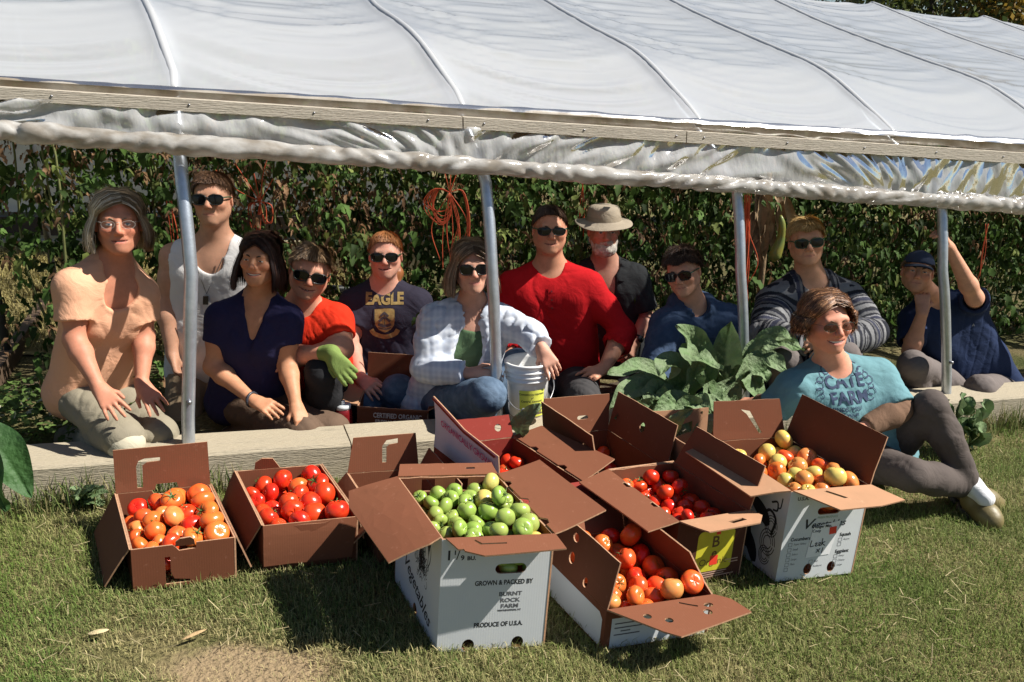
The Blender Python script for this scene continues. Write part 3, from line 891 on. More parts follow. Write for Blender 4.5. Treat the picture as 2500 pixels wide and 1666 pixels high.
def comfrey():
    m = bpy.data.materials.get('comfrey_leaf') or mat('comfrey_leaf', (.185, .25, .13), .62, .30, 14, .7, 70, spec=.3, trans=.15, color2=(.115, .185, .075))
    root = empty('comfrey_plant', at(1700, 1020, 3.55))
    tag(root, 'broad leaved green comfrey plant growing over the baseboard beside the curved post', 'comfrey plant')
    Yb = 3.5
    L = [  # base, mid, tip in the photograph with their distances; width; side the leaf face turns to
        ((1745, 960), (1700, 850), (1655, 795), 3.55, 3.5, 3.4, .13, (-.3, -.8, .7)),
        ((1775, 970), (1772, 870), (1785, 785), 3.6, 3.55, 3.5, .135, (-.2, -1, .25)),
        ((1740, 985), (1690, 870), (1765, 905), 3.5, 3.4, 3.3, .13, (.3, -.5, .9)),
        ((1700, 990), (1640, 890), (1612, 915), 3.45, 3.4, 3.3, .12, (-.4, -.7, .8)),
        ((1690, 1000), (1690, 930), (1712, 875), 3.45, 3.38, 3.35, .11, (.4, -.9, .4)),
        ((1690, 1000), (1580, 905), (1483, 912), 3.55, 3.5, 3.4, .10, (0, -.6, .9)),
        ((1680, 1010), (1570, 940), (1488, 1000), 3.45, 3.4, 3.3, .11, (-.2, -.7, .8)),
        ((1690, 1015), (1600, 960), (1635, 975), 3.4, 3.36, 3.3, .12, (0, -.8, .7)),
        ((1680, 1030), (1590, 1010), (1500, 1020), 3.32, 3.28, 3.22, .12, (0, -.9, .5)),
        ((1690, 1020), (1650, 985), (1595, 1005), 3.35, 3.3, 3.25, .11, (-.1, -.9, .5)),
        ((1700, 1020), (1690, 975), (1735, 1010), 3.35, 3.3, 3.24, .12, (.3, -.9, .5)),
        ((1740, 1010), (1730, 960), (1770, 1030), 3.4, 3.35, 3.3, .10, (.6, -.8, .3)),
        ((1720, 1020), (1680, 1000), (1690, 1060), 3.3, 3.25, 3.2, .11, (0, -1, .3)),
        ((1640, 1090), (1650, 1030), (1690, 1000), 3.1, 3.08, 3.08, .05, (-.6, -.8, .2)),
        ((1800, 960), (1850, 850), (1905, 845), 3.6, 3.55, 3.5, .09, (.1, -.6, .8)),
        ((1800, 965), (1860, 880), (1925, 905), 3.55, 3.5, 3.45, .11, (.1, -.6, .9)),
        ((1805, 960), (1880, 830), (1940, 835), 3.7, 3.65, 3.55, .11, (0, -.5, .9)),
        ((1810, 950), (1890, 840), (1965, 855), 3.75, 3.7, 3.6, .10, (.2, -.6, .8)),
        ((1810, 970), (1850, 905), (1875, 930), 3.5, 3.45, 3.4, .11, (.1, -.7, .8)),
        ((1790, 985), (1830, 910), (1860, 1000), 3.5, 3.42, 3.4, .15, (.5, -.8, .4)),
        ((1780, 1000), (1770, 940), (1800, 1010), 3.45, 3.38, 3.36, .15, (.2, -1, .3)),
        ((1760, 990), (1740, 900), (1725, 830), 3.6, 3.58, 3.55, .12, (-.8, -.6, .3)),
        ((1640, 1000), (1560, 960), (1540, 1030), 3.5, 3.42, 3.35, .12, (-.3, -.8, .6)),
        ((1720, 1000), (1660, 960), (1560, 985), 3.42, 3.4, 3.32, .10, (0, -.6, .9)),
    ]
    for i, (a, b, c, ya, yb, yc, w, up) in enumerate(L):
        big_leaf('leaf', at(*a, ya) - np.array(root.location), at(*b, yb) - np.array(root.location), at(*c, yc) - np.array(root.location), w, up, m, root, .012, .22, 500 + i)
    # single leaf reaching in between the boxes
    r2 = empty('comfrey_leaf', at(1265, 1065, 3.0))
    tag(r2, 'single crinkled green leaf standing between the open boxes below the bucket', 'leaf')
    o = np.array(r2.location)
    big_leaf('blade', at(1262, 1075, 3.0) - o, at(1275, 1035, 2.98) - o, at(1318, 985, 2.98) - o, .075, (-.5, -.8, .3), m, r2, .008, .3, 560)
    # broad leaf at the left edge of the picture
    r3 = empty('burdock_leaf', at(-60, 1160, 2.35))
    tag(r3, 'large dark green leaf hanging in at the left edge before the baseboard', 'leaf')
    o = np.array(r3.location)
    m3 = mat('burdock_leaf', (.035, .095, .022), .65, .3, 10, .5, 60, trans=.2)
    big_leaf('blade', at(-160, 1130, 2.3) - o, at(-25, 1085, 2.28) - o, at(78, 1215, 2.26) - o, .135, (.25, -.55, .8), m3, r3, .012, .35, 561)
    big_leaf('blade', at(-160, 1190, 2.25) - o, at(-60, 1130, 2.2) - o, at(15, 1250, 2.2) - o, .14, (-.2, -.7, .6), m3, r3, .012, .25, 562)
    # weeds by the right end of the board and by the left one
    r4 = empty('leafy_weed', at(2350, 1100, 3.62))
    tag(r4, 'broad leaved weed growing against the baseboard behind the bent knee', 'weed')
    o = np.array(r4.location); g = np.random.default_rng(8)
    for i in range(20):
        bx = g.uniform(2300, 2400); by = g.uniform(980, 1100)
        a = at(bx, by + 30, 3.68); tip = at(bx + g.uniform(-45, 70), by + g.uniform(-50, 25), 3.55 + g.uniform(-.1, .1))
        big_leaf('leaf', a - o, (a + tip) / 2 + np.array([0, -.02, .03]) - o, tip - o, g.uniform(.05, .085), (g.normal(0, .4), -.8, .6), m, r4, .008, .25, 600 + i, 14, 7)
    r5 = empty('plantain_weed', at(200, 1230, 2.62))
    tag(r5, 'small round leaved weed in front of the baseboard beside the box of orange tomatoes', 'weed')
    o = np.array(r5.location)
    for i in range(14):
        a = at(200 + g.uniform(-20, 20), 1235, 2.62); tip = at(205 + g.uniform(-60, 60), 1215 + g.uniform(-30, 25), 2.6 + g.uniform(-.06, .04))
        big_leaf('leaf', a - o, (a + tip) / 2 + np.array([0, 0, .02]) - o, tip - o, g.uniform(.025, .05), (0, -.5, 1), m, r5, .004, .2, 640 + i, 10, 7)

lawn(); grass()
husk(250, 1604, .055, .02, .1, (.55, .45, .25), 'pale dry husk lying on the lawn at lower left')
husk(480, 1597, .065, .012, .55, (.42, .28, .14), 'thin curled brown leaf lying on the lawn below the first tomato box')
GH = greenhouse(); neighbour(); straw_strip()
for a in ((10.6, 23, 7.5, (.10, .12, .03), 'dark green tree at the gap above the greenhouse ridge', 1), (12.6, 22, 7, (.30, .20, .035), 'yellowing autumn tree above the greenhouse ridge', 2),
          (14.2, 24, 8, (.20, .11, .03), 'rust brown autumn tree nearest the upper right corner', 3), (11.8, 27, 9, (.07, .09, .03), 'tall dark tree behind the yellowing one', 4)):
    tree(*a)
plants(); comfrey()
# ================================================================== cardboard boxes
def cardboard(name, col, col2=None, var=.24):
    """Kraft board: mottled, faintly ribbed by its flutes."""
    if name in MATS: return MATS[name]
    m = mat(name, col, .82, var, 9, 0, spec=.2, color2=col2, detail=6)
    N = m.node_tree.nodes; L = m.node_tree.links; b = N['Principled BSDF']
    uv = N.new('ShaderNodeAttribute'); uv.attribute_name = 'flute'
    wv = N.new('ShaderNodeMath'); wv.operation = 'SINE'
    sc = N.new('ShaderNodeMath'); sc.operation = 'MULTIPLY'; sc.inputs[1].default_value = 900.0
    L.new(uv.outputs['Fac'], sc.inputs[0]); L.new(sc.outputs[0], wv.inputs[0])
    nz = N.new('ShaderNodeTexNoise'); nz.inputs['Scale'].default_value = 45
    tc = N.new('ShaderNodeTexCoord'); L.new(tc.outputs['Object'], nz.inputs['Vector'])
    ad = N.new('ShaderNodeMath'); ad.operation = 'MULTIPLY_ADD'; ad.inputs[1].default_value = .25
    L.new(wv.outputs[0], ad.inputs[0]); L.new(nz.outputs[0], ad.inputs[2])
    # scuffs: small pale rubbed spots
    sc2 = N.new('ShaderNodeTexNoise'); sc2.inputs['Scale'].default_value = 38; sc2.inputs['Detail'].default_value = 8; sc2.inputs['Roughness'].default_value = .75
    L.new(tc.outputs['Object'], sc2.inputs['Vector'])
    rg = N.new('ShaderNodeMapRange'); rg.inputs[1].default_value = .60; rg.inputs[2].default_value = .74; rg.inputs[4].default_value = .55
    L.new(sc2.outputs[0], rg.inputs[0])
    src = b.inputs['Base Color'].links[0].from_socket
    mx2 = N.new('ShaderNodeMix'); mx2.data_type = 'RGBA'; L.new(rg.outputs[0], mx2.inputs[0]); L.new(src, mx2.inputs[6])
    mx2.inputs[7].default_value = (*[min(.62, c * 1.5 + .05) for c in col], 1); L.new(mx2.outputs[2], b.inputs['Base Color'])
    bp = N.new('ShaderNodeBump'); bp.inputs['Strength'].default_value = .05; bp.inputs['Distance'].default_value = .003
    L.new(ad.outputs[0], bp.inputs['Height']); L.new(bp.outputs[0], b.inputs['Normal'])
    return m

KRAFT = cardboard('brown_cardboard', (.165, .056, .028), (.125, .043, .021))
KRAFT_IN = cardboard('brown_cardboard_inside', (.20, .074, .038), (.16, .058, .030))
KRAFT_RED = cardboard('red_cardboard', (.24, .035, .025), (.20, .028, .02))
KRAFT_PALE = cardboard('pale_cardboard', (.42, .235, .135), (.37, .20, .115))
WHITE_BOARD = cardboard('white_cardboard', (.62, .64, .66), (.57, .59, .61), .08)
BOARD_EDGE = mat('cardboard_edge', (.36, .20, .115), .9, .35, 160)
INK_GREY = mat('grey_ink', (.10, .10, .11), .8, .5, 160)
INK_WHITE = mat('white_ink', (.62, .56, .50), .8, .3, 120)
INK_PINK = mat('pink_ink', (.45, .04, .16), .8, .3, 120)
INK_PALE = mat('pale_print', (.50, .33, .25), .8, .3, 120)

def circle(cx, cy, rx, ry=None, n=14):
    a = np.linspace(0, 2 * np.pi, n, endpoint=False)
    return [(cx + rx * math.cos(x), cy + (ry or rx) * math.sin(x)) for x in a]

def slot(cx, cy, w, h, n=6):
    r = h / 2; out = []
    for k in range(n + 1):
        a = -math.pi / 2 + math.pi * k / n; out.append((cx + w / 2 - r + r * math.cos(a), cy + r * math.sin(a)))
    for k in range(n + 1):
        a = math.pi / 2 + math.pi * k / n; out.append((cx - w / 2 + r + r * math.cos(a), cy + r * math.sin(a)))
    return out

def wavy(a, b, n, amp, g):
    """Slightly ragged board edge from a to b (end not included)."""
    a = np.array(a, float); b = np.array(b, float); d = b - a; L = np.linalg.norm(d)
    nn = np.array([-d[1], d[0]]) / (L + 1e-9)
    return [tuple(a + d * k / n + nn * (g.normal(0, amp) if k else 0)) for k in range(n)]

def panel_mesh(name, outline, holes, o, ux, uy, n, th, bend=None):
    """Sheet with thickness; outer face first material, inner second, edges third. bend(x, y) lifts it along n."""
    loops = [outline] + list(holes)
    flat = [p for l in loops for p in l]
    # fine enough mesh for bending: tessellate, then subdivide
    tri = tessellate_polygon([[Vector((p[0], p[1], 0)) for p in l] for l in loops])
    nv = len(flat)
    pts = np.array(flat)
    bm = bmesh.new()
    vs = [bm.verts.new((p[0], p[1], 0)) for p in flat]
    for t in tri:
        try: bm.faces.new([vs[i] for i in t])
        except ValueError: pass
    bmesh.ops.remove_doubles(bm, verts=bm.verts, dist=1e-6)
    if bend is not None:
        for _ in range(2):
            bmesh.ops.subdivide_edges(bm, edges=[e for e in bm.edges if e.calc_length() > .05], cuts=2, use_grid_fill=False)
            bmesh.ops.triangulate(bm, faces=bm.faces[:])
    bmesh.ops.recalc_face_normals(bm, faces=bm.faces[:])
    bm.verts.ensure_lookup_table(); bm.faces.ensure_lookup_table()
    up = sum(f.normal.z * f.calc_area() for f in bm.faces)
    if up < 0: bmesh.ops.reverse_faces(bm, faces=bm.faces[:])
    P2 = np.array([v.co[:2] for v in bm.verts]); k = len(P2)
    for i, v in enumerate(bm.verts): v.index = i
    tris = [[v.index for v in f.verts] for f in bm.faces]
    bnd = [(l.vert.index, l.link_loop_next.vert.index) for f in bm.faces for l in f.loops if l.edge.is_boundary]
    bm.free()
    lift = np.array([bend(x, y) for x, y in P2]) if bend is not None else np.zeros(k)
    W0 = o + np.outer(P2[:, 0], ux) + np.outer(P2[:, 1], uy) + np.outer(lift, n)
    W1 = W0 - n * th
    sgn = np.dot(np.cross(ux, uy), n)
    F, M = [], []
    for t in tris:
        F.append(t if sgn > 0 else t[::-1]); M.append(0)
        F.append([i + k for i in (t[::-1] if sgn > 0 else t)]); M.append(1)
    for a, b in bnd:
        F.append([a, a + k, b + k, b] if sgn > 0 else [b, b + k, a + k, a]); M.append(2)
    me = bpy.data.meshes.new(name)
    V = np.concatenate([W0, W1])
    me.from_pydata([tuple(v) for v in V], [], F)
    me.polygons.foreach_set('material_index', np.array(M, np.int32))
    at_ = me.attributes.new('flute', 'FLOAT', 'POINT')
    at_.data.foreach_set('value', np.concatenate([P2[:, 0], P2[:, 0]]).astype(np.float32))
    me.validate(); me.update()
    return me

class Box:
    """A cardboard carton on the lawn. q = x, y, side yaw, width, depth, height, front yaw (the cartons are a little racked)."""
    SIDES = 'FRBL'
    def __init__(s, name, label, q, outer, inner, seed, walls={}, th=.005, zoff=0.0, cat='box', lean=0.0):
        x, y, ys, w, d, h, yf = q
        s.g = np.random.default_rng(seed); s.w, s.d, s.h, s.th = w, d, h, th
        sl = math.atan(SLOPE) + lean
        def T(v):
            return np.array([v[0] * math.cos(sl) - v[2] * math.sin(sl), v[1], v[0] * math.sin(sl) + v[2] * math.cos(sl)])
        s.ax = T(np.array([math.cos(yf), math.sin(yf), 0])); s.ay = T(np.array([-math.sin(ys), math.cos(ys), 0])); s.up = T(np.array([0, 0, 1.0]))
        s.c = np.array([x, y, ground_z(x) + .006 + zoff])
        s.root = empty(name, s.c); tag(s.root, label, cat)
        s.outer, s.inner = outer, inner
        s.corner = {'FL': -s.ax * w / 2 - s.ay * d / 2, 'FR': s.ax * w / 2 - s.ay * d / 2, 'BR': s.ax * w / 2 + s.ay * d / 2, 'BL': -s.ax * w / 2 + s.ay * d / 2}
        s.walls = {}
        for k, (a, b) in dict(F=('FL', 'FR'), R=('FR', 'BR'), B=('BR', 'BL'), L=('BL', 'FL')).items():
            A, B = s.corner[a], s.corner[b]
            u = (B - A); L = np.linalg.norm(u); u = u / L
            n = np.cross(u, s.up); n /= np.linalg.norm(n)
            s.walls[k] = (A, u, n, L)
            spec = walls.get(k, {})
            top = spec.get('top', h)
            g = s.g
            ol = spec.get('outline') or (wavy((0, 0), (L, 0), 5, .0006, g) + [(L, 0)] + wavy((L, top), (0, top), 9, .0009, g) + [(0, top)])
            mo = spec.get('outer', outer); mi = spec.get('inner', inner)
            bl = spec.get('bulge', 0.0)
            me = panel_mesh('side_panel', ol, spec.get('holes', []), A, u, s.up, n, th, (lambda X, Y, L=L, bl=bl: bl * math.sin(math.pi * min(max(X / L, 0), 1)) * math.sin(math.pi * min(max(Y / (1.25 * h), 0), 1))))
            link('side_panel', me, [mo, mi, BOARD_EDGE], s.root)
        C = s.corner
        V = [C['FL'], C['FR'], C['BR'], C['BL']]; V = [v * .99 for v in V]
        V = V + [v + s.up * th for v in V]
        mobj('bottom', V, [(3, 2, 1, 0), (4, 5, 6, 7), (0, 1, 5, 4), (1, 2, 6, 5), (2, 3, 7, 6), (3, 0, 4, 7)], inner, s.root, smooth=False)
    def flap(s, side, ang, length, inset=(.0, .0), taper=(.01, .01), holes=(), outline=None, outer=None, inner=None, curl=0.0, twist=0.0, top=None, bumps=.0008, name='flap'):
        A, u, n, L = s.walls[side]
        a = R(ang)
        d = s.up * math.cos(a) + n * math.sin(a)
        nn = n * math.cos(a) - s.up * math.sin(a)
        o = A + s.up * ((top if top is not None else s.h) + .001) + n * .0005
        g = s.g
        if outline is None:
            x0, x1 = inset[0], L - inset[1]
            outline = [(x0, 0), (x1, 0)] + wavy((x1 - taper[1] * .15, .004), (x1 - taper[1], length), 4, bumps * .7, g) + wavy((x1 - taper[1], length), (x0 + taper[0], length), 10, bumps, g) + wavy((x0 + taper[0], length), (x0 + taper[0] * .15, .004), 4, bumps * .7, g)
        w = Wob(int(g.integers(1, 9999)), 14)
        bend = lambda X, Y: curl * (Y / length) ** 2 + twist * (X / L - .5) * (Y / length) + .0022 * float(w(np.array([X, Y, 0.]))) * min(1, Y / .03)
        me = panel_mesh(name, outline, holes, o, u, d, nn, s.th * .9, bend)
        return link(name, me, [outer or s.outer, inner or s.inner, BOARD_EDGE], s.root)
    def print_on(s, side, vf, m, lift=.0012, name='lettering', bulge=0.0):
        """Flat print: x along the wall, y up, in metres."""
        A, u, n, L = s.walls[side]
        V, F = vf; V = np.asarray(V, float)
        l = bulge * np.sin(np.pi * np.clip(V[:, 0] / L, 0, 1)) * np.sin(np.pi * np.clip(V[:, 1] / (1.25 * s.h), 0, 1))
        P = A + np.outer(V[:, 0], u) + np.outer(V[:, 1], s.up) + np.outer(l + lift * .28, n)
        return mobj(name, P, F, m, s.root, smooth=False)
    def world(s, lx, ly, lz):
        return s.c + s.ax * lx + s.ay * ly + s.up * lz

# ------------------------------------------------------------------ tomatoes
def tomato_mesh(seed, lobes=5, squash=.82):
    g = np.random.default_rng(seed)
    nu, nv = 28, 18
    V = []
    ph = g.uniform(0, 6.28); am = g.uniform(.008, .04)
    off = g.normal(0, .04, 2)
    for j in range(nv):
        th = math.pi * j / (nv - 1)
        for i in range(nu):
            a = 2 * math.pi * i / nu
            top = math.exp(-(th / .42) ** 2)
            r = 1 + am * math.cos(lobes * a + ph) * math.sin(th) ** .7 * (.6 + .6 * math.cos(th)) + .02 * math.cos(2 * a + ph)
            z = math.cos(th) * squash - .20 * top * (1 + .4 * am * 20 * math.cos(lobes * a + ph)) + .05 * math.exp(-((math.pi - th) / .3) ** 2)
            V.append((r * math.sin(th) * math.cos(a) + off[0] * z, r * math.sin(th) * math.sin(a) + off[1] * z, z))
    F = []
    for j in range(nv - 1):
        for i in range(nu):
            k = (i + 1) % nu
            F.append((j * nu + i, (j + 1) * nu + i, (j + 1) * nu + k, j * nu + k))
    me = mesh_data('tomato', V, F)
    return me

def calyx_mesh(seed):
    g = np.random.default_rng(seed); parts = []
    for k in range(5):
        a = 2 * math.pi * k / 5 + g.normal(0, .15); L = g.uniform(.5, .85)
        d = np.array([math.cos(a), math.sin(a), 0]); s = np.array([-d[1], d[0], 0])
        pts = []; F = []
        for q in range(6):
            t = q / 5
            c = d * L * t + np.array([0, 0, .62 + .10 * math.sin(t * 3) + .3 * t * t * g.uniform(.2, 1.2)])
            w = .085 * (1 - t) ** .7 + .004
            pts += [c + s * w, c + np.array([0, 0, -.02]), c - s * w]
        for q in range(5):
            b = q * 3
            F += [(b, b + 1, b + 4, b + 3), (b + 1, b + 2, b + 5, b + 4)]
        parts.append((np.array(pts), F))
    parts.append(tube_vf([(0, 0, .60), (.02, 0, .78), (g.normal(0, .08), g.normal(0, .08), .98)], [.06, .05, .045], 6))
    V, F = merge_vf(parts)
    return mesh_data('calyx', V, F)

TOM = [tomato_mesh(700 + i, [5, 4, 6, 5, 7, 5][i], [.84, .9, .78, .95, .74, .86][i]) for i in range(6)]
CAL = [calyx_mesh(720 + i) for i in range(4)]
CAL_M = mat('calyx_green', (.07, .13, .025), .6, .25, 40)
for m_ in CAL: m_.materials.append(CAL_M)
def skin(name, c1, c2, randvar=.12):
    m = mat(name, c1, .24, .16, 1.6, .05, 30, spec=.5, coat=.08, color2=c2, randvar=randvar, detail=1.5, sss=.0)
    N = m.node_tree.nodes; L = m.node_tree.links     # every fruit leans to one of the two hues by itself
    mx = [n for n in N if n.type == 'MIX'][0]; src = mx.inputs[0].links[0].from_socket
    oi = N.new('ShaderNodeObjectInfo'); ad = N.new('ShaderNodeMath'); ad.operation = 'MULTIPLY_ADD'; ad.inputs[1].default_value = .9; ad.use_clamp = True
    hf = N.new('ShaderNodeMath'); hf.operation = 'MULTIPLY'; hf.inputs[1].default_value = .45
    L.new(src, hf.inputs[0]); L.new(oi.outputs['Random'], ad.inputs[0]); L.new(hf.outputs[0], ad.inputs[2]); L.new(ad.outputs[0], mx.inputs[0])
    return m
SK = dict(red=skin('tomato_red', (.74, .075, .014), (.58, .018, .008)), orange=skin('tomato_orange', (.78, .21, .035), (.72, .075, .018)),
          peach=skin('tomato_peach', (.72, .33, .095), (.75, .17, .04)), green=skin('tomato_green', (.40, .46, .12), (.22, .33, .06)),
          pale=skin('tomato_pale', (.60, .58, .16), (.66, .44, .11)))
TOM_BY = {(k, i): None for k in SK for i in range(6)}
def tom_mesh(k, i):
    if TOM_BY[(k, i)] is None:
        me = TOM[i].copy(); me.materials.append(SK[k]); TOM_BY[(k, i)] = me
    return TOM_BY[(k, i)]

def pile(w, d, ztop, depth, radii, seed, heap=.012):
    """Drop spheres into a box and let them push each other apart."""
    g = np.random.default_rng(seed); n = len(radii); r = np.array(radii)
    P = np.stack([g.uniform(-w / 2, w / 2, n), g.uniform(-d / 2, d / 2, n), g.uniform(ztop - depth, ztop + .08, n)], 1)
    for it in range(420):
        P[:, 2] -= .0012
        D = P[:, None] - P[None]; L = np.linalg.norm(D, axis=2) + 1e-9
        ov = (r[:, None] + r[None]) * .955 - L; np.fill_diagonal(ov, -1)
        ov = np.clip(ov, 0, None)
        P += (D / L[..., None] * ov[..., None] * .30).sum(1)
        P[:, 0] = np.clip(P[:, 0], -w / 2 + r, w / 2 - r); P[:, 1] = np.clip(P[:, 1], -d / 2 + r, d / 2 - r)
        P[:, 2] = np.maximum(P[:, 2], ztop - depth + r * .5)
    return P

def fill(box, kinds, n, rr, ztop, depth, label, seed, cal=.25, sub=None):
    g = np.random.default_rng(seed)
    r = g.uniform(rr[0], rr[1], n)
    w, d = box.w - 2 * box.th - .004, box.d - 2 * box.th - .004
    P = pile(w, d, ztop, depth, r, seed)
    names = list(kinds); pr = np.array([kinds[k] for k in names]); pr = pr / pr.sum()
    top = []
    for i in range(n):
        dx = np.hypot(P[:, 0] - P[i, 0], P[:, 1] - P[i, 1])
        hid = ((P[:, 2] > P[i, 2] + .02) & (dx < r[i] * .75)).sum()
        if hid < 2 and P[i, 2] < ztop + .022: top.append(i)
    for i in top:
        k = names[g.choice(len(names), p=pr)]
        me = tom_mesh(k, int(g.integers(0, 6)))
        o = bpy.data.objects.new('tomato', me); COL.objects.link(o)
        o.location = box.world(*P[i])
        s = r[i] * g.uniform(.97, 1.03)
        o.scale = (s, s, s * g.uniform(.95, 1.06))
        o.rotation_euler = Euler((g.normal(0, .9), g.normal(0, .9), g.uniform(0, 6.28)))
        has = g.uniform() < cal
        fx = P[i, 0] / w; fy = P[i, 1] / d
        spot = ('front' if fy < -.17 else 'rear' if fy > .17 else 'middle') + (' left' if fx < -.17 else ' right' if fx > .17 else ' centre')
        sz = 'large ' if r[i] > rr[0] + .72 * (rr[1] - rr[0]) else 'small ' if r[i] < rr[0] + .28 * (rr[1] - rr[0]) else ''
        hue = dict(red='red', orange='orange', peach='pale orange', green='green', pale='yellowish')[k]
        o['spot'] = spot
        tag(o, sz + hue + ' tomato ' + ('with stalk ' if has else '') + 'at ' + spot + ' of the ' + label, 'tomato', 'tomatoes in the ' + label)
        o['vis'] = 1
        if has:
            c = bpy.data.objects.new('calyx', CAL[int(g.integers(0, 4))]); COL.objects.link(c); c.parent = o

# ------------------------------------------------------------------ the cartons themselves
def cornucopia():
    parts = []
    g = np.random.default_rng(4)
    # horn: nested arcs narrowing to the tip
    for k in range(16):
        t = k / 15
        c = np.array([.5 + .35 * t ** 1.2, .62 + .30 * t]); r = .34 * (1 - t) ** .8 + .03
        a = np.linspace(-.4, 2.6, 14) + .25 * t
        parts.append(stroke_vf(np.c_[c[0] + r * .75 * np.cos(a), c[1] + r * np.sin(a) * .8], .012))
    parts.append(stroke_vf([(.28, .9), (.5, 1.02), (.75, 1.0), (.92, .82), (.9, .6), (.75, .42)], .03, 24))
    for k in range(60):
        c = np.array([.34, .40]) + g.normal(0, 1, 2) * np.array([.15, .17]); r = g.uniform(.03, .085)
        a = np.linspace(0, g.uniform(3, 6.3), 12) + g.uniform(0, 6)
        parts.append(stroke_vf(np.c_[c[0] + r * np.cos(a), c[1] + r * np.sin(a)], .016))
    for k in range(70):
        c = np.array([.36, .42]) + g.normal(0, 1, 2) * np.array([.14, .17]); d = g.normal(0, .05, 2)
        parts.append(stroke_vf([c - d, c + g.normal(0, .01, 2), c + d], .02))
    return merge_vf(parts)


def script_word(word, s):
    """A hand-lettered brush word: slanted letters of changing size."""
    V, F = text_vf(word, s, 'LEFT', .35, s * .012)
    return V, F

def boxes():
    # 1 ---- orange tomatoes, far left
    b = Box('tomato_box', 'low brown cardboard box of orange tomatoes with its slotted rear flap upright', (-1.056, 2.362, .519, .286, .372, .137, .37), KRAFT, KRAFT_IN, 1,
            {'F': dict(holes=[[(.088, .010), (.155, .010), (.155, .018), (.112, .026), (.103, .05), (.103, .10), (.088, .10)]], outline=[(0, 0), (.286, 0), (.286, .137), (.176, .137), (.174, .118), (.128, .116), (.118, .13), (.11, .137), (0, .137)]),
             'B': dict(outline=[(0, 0), (.286, 0), (.286, .137), (.18, .137), (.172, .122), (.118, .122), (.108, .137), (0, .137)], holes=[[(.10, .06), (.112, .06), (.112, .10), (.10, .10)], [(.19, .06), (.202, .06), (.202, .10), (.19, .10)]])})
    Lw = .286
    b.flap('B', 4, .150, outline=[(0, 0), (.098, 0), (.103, .02), (.165, .02), (.170, 0), (Lw, 0), (Lw, .148), (.004, .152)],
           holes=[[(.205, .012), (.222, .012), (.222, .085), (.214, .105), (.195, .112), (.150, .112), (.150, .100), (.19, .098), (.203, .088)]], curl=-.004)
    b.flap('L', 152, .145, taper=(.0, .04))
    b.flap('R', 160, .120, taper=(.0, .02))
    b.flap('F', 14, .030, outline=[(.118, -.008), (.172, -.008), (.170, .012), (.160, .022), (.132, .020), (.120, .010)], name='tab')
    fill(b, dict(orange=.56, peach=.28, red=.16), 90, (.025, .038), .126, .12, 'box with slotted flap', 31, .2)
    # 2 ---- red tomatoes
    b = Box('tomato_box', 'low brown cardboard box of ripe red tomatoes with torn front edge', (-.722, 2.516, .499, .287, .398, .157, .332), KRAFT, KRAFT_IN, 2,
            {'F': dict(outline=[(0, 0), (.287, 0), (.287, .155), (.21, .157), (.18, .150), (.12, .152), (.0, .146)], bulge=.012)})
    b.flap('B', -12, .05, outline=[(.14, 0), (.225, 0), (.222, .03), (.20, .045), (.165, .042)], name='tab')
    b.flap('L', 158, .13, taper=(.01, .05)); b.flap('R', 166, .10, taper=(.02, .02))
    b.flap('F', 172, .135, taper=(.0, .02), curl=.012)
    fill(b, dict(red=.94, orange=.06), 72, (.029, .039), .150, .14, 'brown box with torn front', 32, .2)
    # 3 ---- box behind, mostly hidden
    b = Box('tomato_box', 'brown cardboard box mostly hidden behind the green tomatoes, rear flap upright', (-.385, 2.575, .46, .25, .35, .15, .30), KRAFT, KRAFT_IN, 3)
    b.flap('B', 8, .14, taper=(.02, .035), outline=[(0, 0), (.25, 0), (.23, .125), (.012, .13)], holes=[[(.115, .03), (.13, .03), (.13, .09), (.115, .11), (.075, .115), (.075, .098), (.105, .094), (.115, .085)]])
    b.flap('L', 140, .13, taper=(.0, .03)); b.flap('R', 14, .095, taper=(.02, .04)); b.flap('F', 120, .1, taper=(.01, .01))
    fill(b, dict(red=.6, orange=.4), 36, (.027, .036), .13, .1, 'half hidden brown box', 33, .1)
    # 4 ---- the white box of green tomatoes
    w, d, h = .301, .372, .345
    b = Box('tomato_box', 'tall white cardboard box printed with a horn of plenty, heaped with green tomatoes', (-.136, 2.155, .44, w, d, h, .199), WHITE_BOARD, KRAFT_IN, 4,
            {'F': dict(holes=[slot(.188, .250, .085, .030), circle(.085, .016, .017, .020), circle(.222, .016, .017, .020)]),
             'L': dict(holes=[circle(.19, .016, .016, .022)]), 'B': dict(holes=[[(.09, .30), (.13, .30), (.13, .34), (.09, .34)], [(.19, .30), (.23, .30), (.23, .34), (.19, .34)]])})
    b.flap('F', 98, .070, inset=(.012, .0), outline=[(.008, 0), (.075, 0), (.085, -.0), (.301, 0), (.318, .060), (.10, .070), (.052, .052), (.05, .045), (.035, .045)], holes=[[(.085, .012), (.100, .026), (.165, .026), (.165, .031), (.095, .031), (.078, .013)]], outer=KRAFT, inner=KRAFT_IN, curl=.004)
    b.flap('L', 102, .150, outline=[(.0, 0), (d * .98, 0), (d, .035), (.355, .145), (.05, .165), (-.02, .145)], outer=WHITE_BOARD, curl=.018, twist=.02)
    b.flap('R', 84, .165, outline=[(.0, 0), (.05, 0), (.055, .012), (.075, .016), (.09, 0), (.17, 0), (.175, .012), (.195, .016), (.21, 0), (.29, 0), (.295, .012), (.312, .015), (.325, 0), (d, 0), (d + .015, .150), (.03, .175)], outer=WHITE_BOARD, curl=-.006)
    b.flap('B', 78, .055, taper=(.01, .01), outer=WHITE_BOARD, holes=[slot(.08, .03, .03, .008)])
    fs = .030
    T = lambda s, x, y, size, **k: b.print_on('F', place(text_vf(s, size, **k), x, y, 1), INK)
